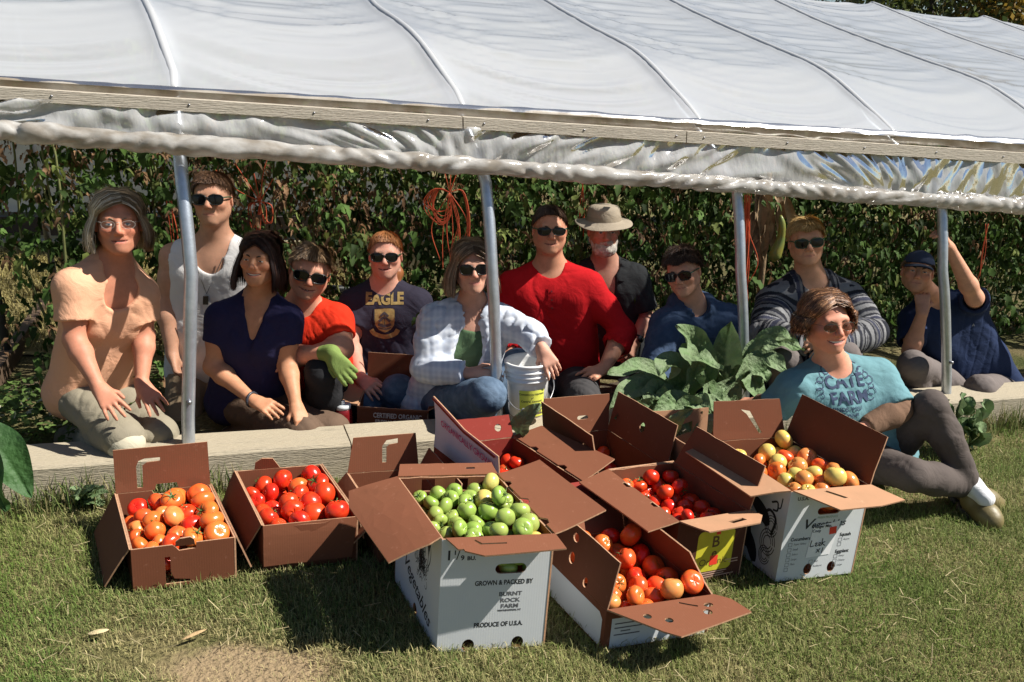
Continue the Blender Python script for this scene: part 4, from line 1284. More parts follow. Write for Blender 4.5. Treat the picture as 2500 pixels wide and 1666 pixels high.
    T('1', .020, .296, .040, bold=.0009); T('1', .036, .304, .018, bold=.0006); T('/', .044, .296, .040); T('9', .056, .288, .020, bold=.0006); T('BU.', .080, .286, .016, bold=.0006)
    T('GROWN & PACKED BY', .172, .208, .0200, bold=.0007, sx=.76); T('PRODUCE OF U.S.A.', .165, .078, .0200, bold=.0007, sx=.76)
    for s, y, sz in (('BURNT', .172, .017), ('ROCK', .152, .017), ('FARM', .134, .017), ('WASHINGTON, VT', .121, .0065)):
        b.print_on('F', place(text_vf(s, sz, bold=.0006, sx=1.15), .192, y, 1), INK_GREY)
    b.print_on('L', place(cornucopia(), .19, .135, .115, .165), INK, name='printed_horn')
    V, F = script_word('Vegetables', .060); V = np.array(V); a = -.30
    V2 = V.copy(); V2[:, 0] = V[:, 0] * math.cos(a) - V[:, 1] * math.sin(a); V2[:, 1] = V[:, 0] * math.sin(a) + V[:, 1] * math.cos(a)
    b.print_on('L', place((V2, F), .085, .135, .90, 1.1), INK)
    V, F = script_word('Vt.', .05); b.print_on('L', place((V, F), .15, .295, 1), INK)
    fill(b, dict(green=.93, pale=.07), 140, (.0215, .030), .348, .13, 'tall horn printed box', 34, .55)
    # 5 ---- ORGANICALLY GROWN
    w, d, h = .318, .42, .205
    b = Box('tomato_box', 'open box with a pale raised flap reading organically grown, holding red tomatoes', (-.035, 2.735, .60, w, d, h, .43), KRAFT_RED, KRAFT_RED, 5, {'R': dict(inner=KRAFT)})
    b.flap('L', -3, .165, outline=[(.0, 0), (d, 0), (d - .004, .135), (d * .5, .148), (.012, .20)], outer=mat('pale_lilac_board', (.56, .52, .60), .7, .06, 10), inner=KRAFT_IN, curl=.02)
    A, u, n, L = b.walls['L']
    aa = R(-3); dd = b.up * math.cos(aa) + n * math.sin(aa); nn = n * math.cos(aa) - b.up * math.sin(aa)
    def on_flapL(vf, m, lift=.0060, name='lettering'):
        V, F = vf; V = np.asarray(V, float)
        P = A + b.up * (h + .001) + np.outer(V[:, 0], u) + np.outer(V[:, 1], dd) + np.outer(lift + .02 * (V[:, 1] / .165) ** 2, nn)
        mobj(name, P, F, m, b.root, smooth=False)
    V, F = text_vf('ORGANICALLY GROWN', .033, bold=.0006, sx=.92)
    V = np.array(V); V[:, 1] -= .07 * V[:, 0]
    on_flapL(place((V, F), .225, .102, 1), INK_PINK)
    on_flapL((np.array([(.012, .186, 0), (.21, .135, 0), (.40, .122, 0), (.41, .132, 0), (.21, .146, 0), (.014, .199, 0)], float), [(0, 1, 4, 5), (1, 2, 3, 4)]), KRAFT_RED, name='printed_band')
    b.flap('B', 26, .085, taper=(.01, .03), outer=KRAFT_RED, inner=KRAFT_RED, holes=[circle(.06, .04, .014)])
    b.flap('R', 80, .165, outline=[(0, 0), (.10, 0), (.105, .014), (.125, .016), (.14, 0), (.27, 0), (.275, .014), (.295, .016), (.31, 0), (d, 0), (d - .01, .125), (.035, .17)], outer=KRAFT, inner=KRAFT_IN, curl=-.004)
    b.flap('F', 104, .09, taper=(.01, .01))
    fill(b, dict(red=.9, orange=.1), 96, (.022, .032), .205, .15, 'organically grown box', 35, .2)
    # 6 ---- the box behind it
    b = Box('tomato_box', 'brown box with tall punched flaps standing behind the organically grown box', (.345, 3.03, .512, .292, .385, .146, .378), KRAFT, KRAFT_IN, 6)
    b.flap('L', 10, .150, taper=(.0, .03), holes=[circle(.30, .085, .012)])
    b.flap('B', 10, .150, taper=(.0, .0), holes=[slot(.12, .06, .05, .016)], outer=KRAFT_PALE)
    b.flap('R', 12, .165, taper=(.012, .0), holes=[circle(.19, .085, .015, .02)], outer=KRAFT_PALE)
    b.flap('F', 112, .09, taper=(.01, .01))
    fill(b, dict(red=.85, orange=.15), 50, (.023, .031), .10, .1, 'box with tall punched flaps', 36, .1)
    # 7 ---- between that and the box with the note
    b = Box('tomato_box', 'pale lined cardboard box with upright flaps below the comfrey', (.735, 3.02, .47, .28, .36, .13, .34), KRAFT_PALE, KRAFT, 7)
    b.flap('B', 6, .145, taper=(0, 0), outer=KRAFT_PALE, inner=KRAFT_PALE, holes=[[(.07, .05), (.15, .03), (.15, .075), (.07, .095)]])
    b.flap('L', 12, .13, taper=(.03, .0), outer=KRAFT_PALE, inner=KRAFT_PALE); b.flap('R', 30, .12, taper=(.02, .02)); b.flap('F', 20, .11, taper=(.0, .03), outer=KRAFT, inner=KRAFT)
    # 8 ---- yellow ORGANIC label
    w, d, h = .268, .385, .232
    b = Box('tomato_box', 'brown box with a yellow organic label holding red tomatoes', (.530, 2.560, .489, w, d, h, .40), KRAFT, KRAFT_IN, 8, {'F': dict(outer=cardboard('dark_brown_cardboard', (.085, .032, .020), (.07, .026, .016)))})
    b.flap('F', 88, .090, outline=[(0, 0), (w, 0), (w + .012, .045), (w - .03, .088), (.045, .092), (.028, .06)], outer=KRAFT_PALE, inner=KRAFT_PALE, holes=[[(.145, .048), (.205, .040), (.212, .056), (.155, .064)]], curl=-.003)
    b.flap('L', 92, .140, outline=[(0, 0), (.10, 0), (.105, .018), (.135, .02), (.145, 0), (.25, 0), (.255, .016), (.28, .018), (.29, 0), (d, 0), (d + .01, .125), (.04, .145)], outer=KRAFT)
    b.flap('R', 14, .155, taper=(.0, .05), outer=KRAFT, holes=[[(.16, .075), (.19, .062), (.194, .072), (.165, .086)]])
    b.flap('B', 150, .05, taper=(.01, .01), outer=KRAFT_PALE)
    rr = []
    for cx, cy, a0 in ((.205, .055, -90), (.205, .165, 0), (.10, .165, 90), (.10, .055, 180)):
        for k in range(6):
            a = R(a0 + 18 * k); rr.append((cx + .018 * math.cos(a), cy + .018 * math.sin(a), 0))
    b.print_on('F', (np.array(rr), [tuple(range(len(rr)))]), mat('yellow_label', (.55, .50, .03), .6, .12, 20), .0012, 'label')
    b.print_on('F', place(text_vf('B', .055, bold=.001), .152, .140, 1), mat('label_brown', (.12, .06, .02), .7, .2), .0022)
    b.print_on('F', place(text_vf('e', .045, bold=.001), .152, .100, 1), MATS['label_brown'], .0022)
    b.print_on('F', place(text_vf('Organic', .034), .152, .070, 1), MATS['label_brown'], .0022)
    b.print_on('F', rect_vf(.138, .058, .168, .092), mat('red_sticker', (.75, .045, .02), .6, .1), .0032, 'sticker')
    b.print_on('F', rect_vf(.150, .166, .166, .186), MATS['red_sticker'], .0034, 'sticker')
    for k, (x0, x1, y) in enumerate(((.10, .21, .030), (.07, .20, .022), (.20, .25, .066), (.215, .25, .056), (.06, .24, .014))):
        b.print_on('F', rect_vf(x0, y, x1, y + .0035), INK_PALE, .0014, 'print_line')
    fill(b, dict(red=.95, orange=.05), 88, (.023, .032), .235, .14, 'yellow labelled box', 37, .35)
    # 9 ---- low box in front with a big front flap
    w, d, h = .335, .40, .128
    b = Box('tomato_box', 'low wide box with white printed sides and punched raised flap, holding orange tomatoes', (.312, 2.235, .50, w, d, h, .323), KRAFT, KRAFT_IN, 9,
            {'L': dict(outer=KRAFT, holes=[circle(.30, .045, .008, .024)]), 'F': dict(outer=KRAFT, holes=[circle(.155, .07, .008, .022)])})
    b.print_on('L', (np.array([(.0, .006, 0), (.385, .006, 0), (.385, .092, 0), (.37, .108, 0), (.0, .112, 0)], float), [(0, 1, 2, 3, 4)]), WHITE_BOARD, .0012, 'white_print')
    b.print_on('F', rect_vf(.020, .004, .325, .10), WHITE_BOARD, .0012, 'white_print')
    for k, (x0, x1, y) in enumerate(((.03, .09, .080), (.03, .115, .066), (.05, .08, .055), (.03, .11, .044), (.19, .23, .078), (.20, .26, .060), (.19, .25, .050))):
        b.print_on('F', rect_vf(x0, y, x1, y + .004), INK_GREY, .0022, 'print_line')
    b.flap('L', -8, .150, taper=(.0, -.008), holes=[circle(.20, .115, .014), circle(.20, .05, .014, .018), circle(.285, .02, .011, .015)])
    b.flap('R', -14, .10, taper=(.09, .0), outer=KRAFT, inner=KRAFT_IN)
    b.flap('F', 86, .155, outline=[(0, 0), (w, 0), (w + .035, .035), (w + .055, .105), (.14, .160), (.105, .130)], holes=[circle(.095, .055, .012), circle(.145, .085, .012), circle(.27, .075, .013), circle(.29, .045, .014, .010), [(.215, .012), (.26, .040), (.256, .046), (.210, .016)]], outer=KRAFT, curl=.004)
    b.flap('B', 60, .12, taper=(.01, .01))
    fill(b, dict(orange=.75, red=.1, peach=.15), 90, (.026, .037), .150, .12, 'low white sided box', 38, .2)
    # 10 ---- white box with the note
    w, d, h = .297, .404, .322
    b = Box('tomato_box', 'tall white vegetable box with check boxes and a handwritten paper note', (.913, 2.639, .416, w, d, h, .285), WHITE_BOARD, KRAFT_PALE, 10,
            {'F': dict(holes=[slot(.155, .245, .085, .026), circle(.115, .035, .015, .020), circle(.205, .035, .015, .020)]), 'R': dict(inner=KRAFT_IN), 'B': dict(inner=KRAFT_IN)})
    b.flap('F', 96, .115, outline=[(.005, 0), (w, 0), (w + .055, .095), (w - .05, .115), (.095, .118)], outer=WHITE_BOARD, inner=KRAFT_PALE, holes=[[(.105, .018), (.118, .014), (.165, .060), (.15, .062)]])
    b.flap('L', 100, .125, outline=[(0, 0), (d, 0), (d - .02, .055), (d - .04, .125), (.02, .13)], outer=WHITE_BOARD, inner=KRAFT_PALE)
    b.flap('R', 20, .165, taper=(.02, -.01), outer=WHITE_BOARD, inner=KRAFT)
    b.flap('B', 14, .140, taper=(.03, .0), outer=WHITE_BOARD, inner=KRAFT, holes=[[(.10, .02), (.112, .018), (.165, .09), (.19, .108), (.15, .10)]])
    P = lambda vf, m=INK, lift=.0014, name='lettering': b.print_on('F', vf, m, lift, name)
    Lx = lambda x: x
    P(place(text_vf('U.S.A.', .017, 'LEFT', bold=.0005), .028, .295, 1))
    P(place(text_vf('V', .050, 'LEFT', .3, .0006), .062, .200, 1.25, 1)); P(place(text_vf('egetables', .034, 'LEFT', .3, .0005), .098, .197, 1.02, 1))
    P(place(text_vf('FRESH PRODUCE', .010), .155, .222, 1), mat('green_ink', (.10, .22, .08), .8, .2))
    P(place(text_vf('Cucumbers', .0175, 'LEFT', bold=.0005, sx=.9), .030, .150, 1)); P(place(text_vf('Squash', .0175, 'LEFT', bold=.0005, sx=.9), .215, .152, 1)); P(place(text_vf('Eggplant', .0175, 'LEFT', bold=.0005, sx=.9), .210, .090, 1))
    rows = [('Super Select', .032, .132), ('Small', .032, .113), ('Select', .032, .095), ('Large', .032, .077), ('Plain', .032, .059), ('', .032, .041), ('Acorn', .220, .134), ('', .220, .117), ('Fancy', .215, .073), ('Choice', .215, .056), ('Large', .215, .039), ('Red', .122, .062), ('Sunburst', .122, .044)]
    for s, x, y in rows:
        fr = merge_vf([rect_vf(x - .006, y + .005, x + .007, y + .0062), rect_vf(x - .006, y - .0072, x + .007, y - .006), rect_vf(x - .007, y - .0072, x - .0058, y + .0062), rect_vf(x + .0058, y - .0072, x + .007, y + .0062)])
        P(fr, INK_GREY, .0014, 'check_box')
        if s: P(place(text_vf(s, .0105, 'LEFT', .2), x + .012, y, .9, 1), INK_GREY)
    note = panel_mesh('paper_note', [(.098, .078), (.188, .084), (.208, .206), (.108, .190)], [], b.walls['F'][0], b.walls['F'][1], b.up, b.walls['F'][2], .0004, lambda X, Y: .0012 + .0002 * abs(X - .15) / .05)
    link('paper_note', note, mat('note_paper', (.78, .78, .80), .7, .04), b.root)
    q = lambda vf, m=INK, name='lettering': P(vf, m, .0078, name)
    q(place(text_vf('Hunger Mtn.', .0145, 'LEFT', bold=.0004), .106, .190, .95, 1), mat('dark_grey_ink', (.05, .05, .06), .8, .2)); q(place(text_vf('Coop', .0145, 'LEFT', bold=.0003), .106, .175, .95, 1), INK_GREY)
    sw = .0030
    hand = [[(.110, .142), (.108, .120), (.122, .121)], [(.124, .129), (.132, .131), (.130, .124), (.126, .124), (.129, .119), (.136, .121)], [(.137, .129), (.145, .131), (.143, .124), (.139, .124), (.142, .119), (.148, .121)],
            [(.151, .146), (.150, .120)], [(.163, .133), (.152, .128), (.164, .118)], [(.135, .108), (.147, .095)], [(.148, .109), (.134, .094)], [(.158, .112), (.156, .092)]]
    for k in hand: q(stroke_vf(k, sw, 12), INK, 'handwriting')
    P(place((np.array([(0, 0, 0), (1, .1, 0), (.9, 1.1, 0), (-.1, 1, 0)], float), [(0, 1, 2, 3)]), .172, .158, .026), MATS['red_sticker'], .0088, 'sticker')
    # eggplants, peppers and music notes on its shaded side
    veg = []
    for cx, cy, L_, w_, a in ((.20, .13, .20, .055, 2.1), (.27, .20, .14, .05, 2.6), (.24, .07, .16, .05, 2.3)):
        t = np.linspace(0, 1, 14); veg.append(stroke_vf(np.c_[cx + (t - .5) * L_ * math.cos(a) + .02 * np.sin(t * 3), cy + (t - .5) * L_ * math.sin(a)], w_ * np.sin(np.pi * np.clip(t * .93 + .06, 0, 1)) ** .6))
    for cx, cy, r in ((.34, .11, .035), (.345, .17, .028), (.335, .06, .025)):
        for f in (1, .75, .5):
            a = np.linspace(0, 6.1, 20); veg.append(stroke_vf(np.c_[cx + r * f * np.cos(a), cy + r * 1.3 * f * np.sin(a)], .003))
    veg.append(stroke_vf([(.33, .25), (.355, .262), (.36, .235), (.34, .228)], .007, 16)); veg.append(stroke_vf([(.375, .285), (.372, .25), (.36, .246)], .005, 10))
    veg.append(stroke_vf([(.29, .17), (.325, .22), (.36, .20), (.35, .14)], .010, 20))
    b.print_on('L', merge_vf(veg), INK, name='printed_vegetables')
    fill(b, dict(pale=.6, peach=.28, orange=.12), 98, (.025, .036), .322, .13, 'white box with paper note', 39, .12)
    # 11 ---- carton inside the greenhouse
    w, d, h = .30, .30, .14
    p = at(955, 1068, 3.34)
    b = Box('carton', 'brown carton printed certified organic fresh vegetables standing behind the baseboard', (p[0], p[1] + d / 2, .02, w, d, h, .0), KRAFT, KRAFT, 11, zoff=.0)
    b.flap('B', 4, .14, taper=(0, 0)); b.flap('F', 175, .01, taper=(0, 0)); b.flap('L', 88, .13, taper=(.0, .03), inner=KRAFT_PALE); b.flap('R', 60, .1, taper=(0, 0))
    for s, y in (('CERTIFIED ORGANIC', .105), ('FRESH VEGETABLES', .074)):
        b.print_on('F', place(text_vf(s, .030, bold=.0007, sx=.72), .17, y, 1), INK_WHITE)
    b.print_on('B', rect_vf(.05, .2, .051, .201), INK_WHITE)

def bucket():
    c = at(1288, 1008, 3.33)
    root = empty('bucket', c)
    tag(root, 'white plastic bucket with yellow label held by the woman in the plaid shirt', 'bucket')
    white = mat('bucket_plastic', (.80, .80, .79), .35, .05, 12)
    n = 48; prof = [(.0, .004), (.070, .0), (.076, .004), (.078, .02), (.084, .13), (.086, .158), (.093, .160), (.093, .166), (.087, .168), (.0875, .176), (.095, .178), (.095, .185), (.088, .187), (.0885, .196), (.096, .198), (.096, .205), (.089, .207), (.0895, .222), (.097, .224), (.098, .232), (.095, .235), (.090, .235), (.088, .215), (.080, .02), (.0, .012)]
    prof = [(r * 1.0, z * 1.0) for r, z in prof]
    V, F = [], []
    for r, z in prof:
        for i in range(n):
            a = 2 * math.pi * i / n; V.append((r * math.cos(a), r * math.sin(a), z))
    for j in range(len(prof) - 1):
        for i in range(n):
            k = (i + 1) % n; F.append((j * n + i, j * n + k, (j + 1) * n + k, (j + 1) * n + i))
    o = mobj('shell', V, F, white, root)
    def wrap(vf, m, name, lift=.0018, a0=-math.pi / 2):
        V, F = vf; P = []
        for x, y, _ in np.asarray(V):
            r = .078 + (.084 - .078) * (y - .02) / .11 + lift; a = a0 + x / .082
            P.append((r * math.cos(a), r * math.sin(a), y))
        mobj(name, P, F, m, root)
    xs = np.linspace(-.052, .056, 14); V = [(x, y, 0) for x in xs for y in (.012, .128)]
    wrap((V, [(2 * i, 2 * i + 2, 2 * i + 3, 2 * i + 1) for i in range(13)]), mat('yellow_paper', (.72, .74, .10), .7, .08, 15), 'label', a0=-math.pi / 2 + .15)
    for s, y, sz in (('Community Harvest', .112, .0128), ('of', .096, .0128), ('Central Vermont', .081, .0128), ('GLEANING', .038, .0165)):
        wrap(place(text_vf(s, sz, bold=.0002), 0, y, 1), INK, 'lettering', .0030, -math.pi / 2 + .15)
    wire = mat('wire', (.45, .45, .46), .35, .1, metal=.9)
    P = smoothpath([(-.097, -.01, .19), (-.105, -.04, .12), (-.06, -.105, .066), (0, -.118, .056), (.06, -.105, .066), (.105, -.04, .12), (.097, -.01, .19)], 30)
    V, F = tube_vf(P, .0022, 6); h = mobj('handle', V, F, wire, root)
    V, F = tube_vf([(-.030, -.117, .060), (.030, -.117, .060)], .0065, 10); mobj('grip', V, F, white, h)
    root.rotation_euler = (0, 0, .05)
    # water bottle behind the boxes
    c = at(842, 1062, 3.33)
    root = empty('water_bottle', c)
    tag(root, 'dark red water bottle with a clear lid beside the carton', 'bottle')
    prof = [(0, 0), (.034, 0), (.037, .006), (.037, .10), (.034, .118), (.030, .122)]
    V, F = [], []
    for r, z in prof:
        for i in range(24):
            a = 2 * math.pi * i / 24; V.append((r * math.cos(a), r * math.sin(a), z))
    for j in range(len(prof) - 1):
        for i in range(24):
            k = (i + 1) % 24; F.append((j * 24 + i, j * 24 + k, (j + 1) * 24 + k, (j + 1) * 24 + i))
    mobj('body', V, F, mat('red_plastic', (.16, .010, .012), .2, .1), root)
    V, F = merge_vf([tube_vf([(0, 0, .121), (0, 0, .138)], .033, 20), tube_vf([(0, 0, .138), (.0, 0, .155)], .009, 10)])
    mobj('lid', V, F, mat('clear_lid', (.55, .58, .60), .3, .1), root)

def drop_unseen():
    """Leave out tomatoes buried so deep that the photograph shows nothing of them."""
    hide = [o for o in COL.objects if o.name in ('grass', 'long_grass', 'straw_litter', 'ground_cover', 'straw_mulch') or o.name.startswith('leaves')]
    for o in hide: o.hide_viewport = True
    bpy.context.view_layer.update()
    dg = bpy.context.evaluated_depsgraph_get()
    g = np.random.default_rng(1); C = Vector((0, 0, CAM_H)); n = 0
    D = g.normal(size=(46, 3)); D /= np.linalg.norm(D, axis=1)[:, None]
    for o in [o for o in COL.objects if o.name.split('.')[0] == 'tomato']:
        c = o.location; r = sum(o.scale) / 3; seen = 0
        for d in D:
            p = c + Vector(d) * r * .98; v = (p - C)
            if Vector(d).dot(v) > 0: continue
            ok, loc, nn, idx, ob, mm = S.ray_cast(dg, C, v.normalized())
            if ok and (ob.original == o or ob.original.parent == o): seen += 1
        del o['vis']
        if 'spot' in o: del o['spot']
        if seen < 2:
            for ch in list(o.children): bpy.data.objects.remove(ch)
            bpy.data.objects.remove(o)
    for o in hide: o.hide_viewport = False
boxes(); bucket(); drop_unseen()
# ================================================================== people: smooth implicit bodies and clothes
class Folds:
    """Creases that run along a direction, rounded on top and sharp in the valleys, in loose patches."""
    def __init__(s, seed, along, across=62.0, lengthwise=11.0):
        a = np.asarray(along, float); a = a / np.linalg.norm(a)
        t = np.array([0, 1.0, 0]) if abs(a[1]) < .8 else np.array([1.0, 0, 0])
        b = np.cross(a, t); b /= np.linalg.norm(b); c = np.cross(a, b)
        s.B = (np.stack([a * lengthwise, b * across, c * across], 1)).astype(np.float32)
        s.w = Wob(seed, 1.0, 5); s.m = Wob(seed + 50, 13.0, 5)
    def __call__(s, P):
        P = np.asarray(P, np.float32)
        v = np.minimum(np.abs(s.w(P @ s.B)), .55) / .55
        return (np.sqrt(v) - .6) * np.clip(.55 + .9 * s.m(P), .08, 1.1)

class Field:
    """Smooth union of tapered limbs and ellipsoids, turned into one closed quad surface."""
    def __init__(s): s.ops = []; s.noise = []; s.cuts = []
    def rc(s, a, b, ra, rb, k=.02, sub=False, flat=False):
        s.ops.append(('rc', np.array(a, float), np.array(b, float), ra, rb, k, sub, flat)); return s
    def el(s, c, r, M=None, k=.02, sub=False):
        s.ops.append(('el', np.array(c, float), np.array(r, float), np.eye(3) if M is None else np.asarray(M, float), k, sub)); return s
    def cut(s, p, n): s.cuts.append((np.array(p, float), np.array(n, float) / np.linalg.norm(n))); return s
    def wrinkle(s, seed, freq, amp, aniso=(1, 1, 1)): s.noise.append((Wob(seed, freq, 6, aniso), amp)); return s
    def folds(s, seed, along, amp, across=62.0, lengthwise=11.0): s.noise.append((Folds(seed, along, across, lengthwise), amp)); return s
    def mesh(s, h, extra=None):
        lo, hi = np.full(3, 1e9), np.full(3, -1e9)
        for o in s.ops:
            if o[0] == 'rc':
                if o[6]: continue
                r = max(o[3], o[4]) + .02
                for p in (o[1], o[2]): lo = np.minimum(lo, p - r); hi = np.maximum(hi, p + r)
            else:
                if o[5]: continue
                r = o[2].max() + .015; lo = np.minimum(lo, o[1] - r); hi = np.maximum(hi, o[1] + r)
        n = np.ceil((hi - lo) / h).astype(int) + 1
        ax = [(lo[i] + h * np.arange(n[i])).astype(np.float32) for i in range(3)]
        D = np.full(n, .06, np.float32)
        for o in s.ops:
            if o[0] == 'rc':
                _, a, b, ra, rb, k, sub, flat = o
                m = max(ra, rb) + k + 3 * h; blo = np.minimum(a, b) - m; bhi = np.maximum(a, b) + m
            else:
                _, c, r, M, k, sub = o
                ext = np.sqrt(((M * r[None]) ** 2).sum(1)); m = k + 3 * h
                blo = c - ext - m; bhi = c + ext + m
            sl = []
            for i in range(3):
                i0 = max(int((blo[i] - lo[i]) / h), 0); i1 = min(int((bhi[i] - lo[i]) / h) + 2, n[i]); sl.append(slice(i0, max(i1, i0)))
            sl = tuple(sl)
            if any(q.stop - q.start < 1 for q in sl): continue
            X = ax[0][sl[0]][:, None, None]; Y = ax[1][sl[1]][None, :, None]; Z = ax[2][sl[2]][None, None, :]
            if o[0] == 'rc':
                v = b - a; L2 = float(v @ v) + 1e-12
                dx, dy, dz = X - a[0], Y - a[1], Z - a[2]
                t = (dx * v[0] + dy * v[1] + dz * v[2]) / L2; tr = t
                t = np.clip(t, 0, 1)
                d = np.sqrt((dx - v[0] * t) ** 2 + (dy - v[1] * t) ** 2 + (dz - v[2] * t) ** 2) - (ra + (rb - ra) * t)
                if flat: d = np.maximum(d, (tr - 1) * math.sqrt(L2))
            else:
                dx, dy, dz = X - c[0], Y - c[1], Z - c[2]
                q = [dx * M[0, i] + dy * M[1, i] + dz * M[2, i] for i in range(3)]
                k0 = np.sqrt(sum((q[i] / r[i]) ** 2 for i in range(3))); k1 = np.sqrt(sum((q[i] / r[i] ** 2) ** 2 for i in range(3))) + 1e-6
                d = k0 * (k0 - 1) / k1
            E = D[sl]
            if sub:
                d = -d; hh = np.maximum(k - np.abs(E - d), 0) / max(k, 1e-6); D[sl] = np.maximum(E, d) + hh * hh * k * .25
            else:
                hh = np.maximum(k - np.abs(E - d), 0) / max(k, 1e-6); D[sl] = np.minimum(E, d) - hh * hh * k * .25
        for p, nn in s.cuts:
            D = np.maximum(D, ((ax[0] - p[0]) * nn[0])[:, None, None] + ((ax[1] - p[1]) * nn[1])[None, :, None] + ((ax[2] - p[2]) * nn[2])[None, None, :]).astype(np.float32)
        if s.noise or extra is not None:
            I = np.nonzero(np.abs(D) < .03)
            P = np.stack([ax[i][I[i]] for i in range(3)], 1)
            dv = np.zeros(len(P), np.float32)
            for w, amp in s.noise: dv -= amp * w(P)
            if extra is not None: dv += extra(P)
            D[I] += dv
        return surface_nets(D, lo, h)

def surface_nets(D, lo, h):
    S_ = D < 0
    c = np.zeros(tuple(np.array(D.shape) - 1), np.uint8)
    offs = [(i, j, k) for i in (0, 1) for j in (0, 1) for k in (0, 1)]
    nx, ny, nz = c.shape
    for i, j, k in offs: c += S_[i:i + nx, j:j + ny, k:k + nz]
    I = np.stack(np.nonzero((c > 0) & (c < 8)), 1)
    idx = np.full(c.shape, -1, np.int32); idx[tuple(I.T)] = np.arange(len(I))
    val = {o: D[I[:, 0] + o[0], I[:, 1] + o[1], I[:, 2] + o[2]] for o in offs}
    acc = np.zeros((len(I), 3)); cnt = np.zeros(len(I))
    for a in offs:
        for q in range(3):
            if a[q]: continue
            b = list(a); b[q] = 1; b = tuple(b)
            va, vb = val[a], val[b]; m = (va < 0) != (vb < 0)
            t = np.where(m, va / np.where(m, va - vb, 1), 0)
            pt = np.tile(np.array(a, float), (len(I), 1)); pt[:, q] = t
            acc[m] += pt[m]; cnt[m] += 1
    V = lo + h * (I + acc / np.maximum(cnt, 1)[:, None])
    Fs = []
    for q in range(3):
        u, v = (q + 1) % 3, (q + 2) % 3
        sl0 = [slice(None)] * 3; sl1 = [slice(None)] * 3; sl0[q] = slice(0, -1); sl1[q] = slice(1, None)
        ch = S_[tuple(sl0)] != S_[tuple(sl1)]
        E = np.stack(np.nonzero(ch), 1)
        E = E[(E[:, u] > 0) & (E[:, v] > 0) & (E[:, u] < c.shape[u]) & (E[:, v] < c.shape[v])]
        if not len(E): continue
        def cell(du, dv):
            C = E.copy(); C[:, u] -= du; C[:, v] -= dv; return idx[tuple(C.T)]
        f = np.stack([cell(1, 1), cell(0, 1), cell(0, 0), cell(1, 0)], 1)
        ins = S_[tuple(E.T)]
        f[~ins] = f[~ins][:, ::-1]
        Fs.append(f[(f >= 0).all(1)])
    F = np.concatenate(Fs)
    # one light smoothing pass
    nb = np.zeros_like(V); k = np.zeros(len(V))
    for i in range(4):
        a, b = F[:, i], F[:, (i + 1) % 4]
        for ax in range(3):
            nb[:, ax] += np.bincount(a, V[b, ax], len(V)) + np.bincount(b, V[a, ax], len(V))
        k += np.bincount(a, minlength=len(V)) + np.bincount(b, minlength=len(V))
    V = V * .5 + .5 * nb / np.maximum(k, 1)[:, None]
    return V, F

def rotm(yaw, pitch, roll):
    return np.array(Euler((0, 0, R(yaw))).to_matrix()) @ np.array(Euler((R(pitch), 0, 0)).to_matrix()) @ np.array(Euler((0, R(roll), 0)).to_matrix())

def unit(v):
    v = np.asarray(v, float); return v / (np.linalg.norm(v) + 1e-9)
def lerp(a, b, t): return np.asarray(a) * (1 - t) + np.asarray(b) * t

SKIN = mat('skin', attr=True, rough=.55, var=.13, scale=34, bump=.06, bscale=260, spec=.28, sss=.10)
def cloth(name, col, var=.08, rough=.9, col2=None, scale=10, bump=.12, sheen=.0, attr=False, bscale=420):
    return mat('cloth_' + name, col, rough, var, scale, bump, bscale, spec=.15, color2=col2, sheen=sheen, attr=attr, crease=.24)

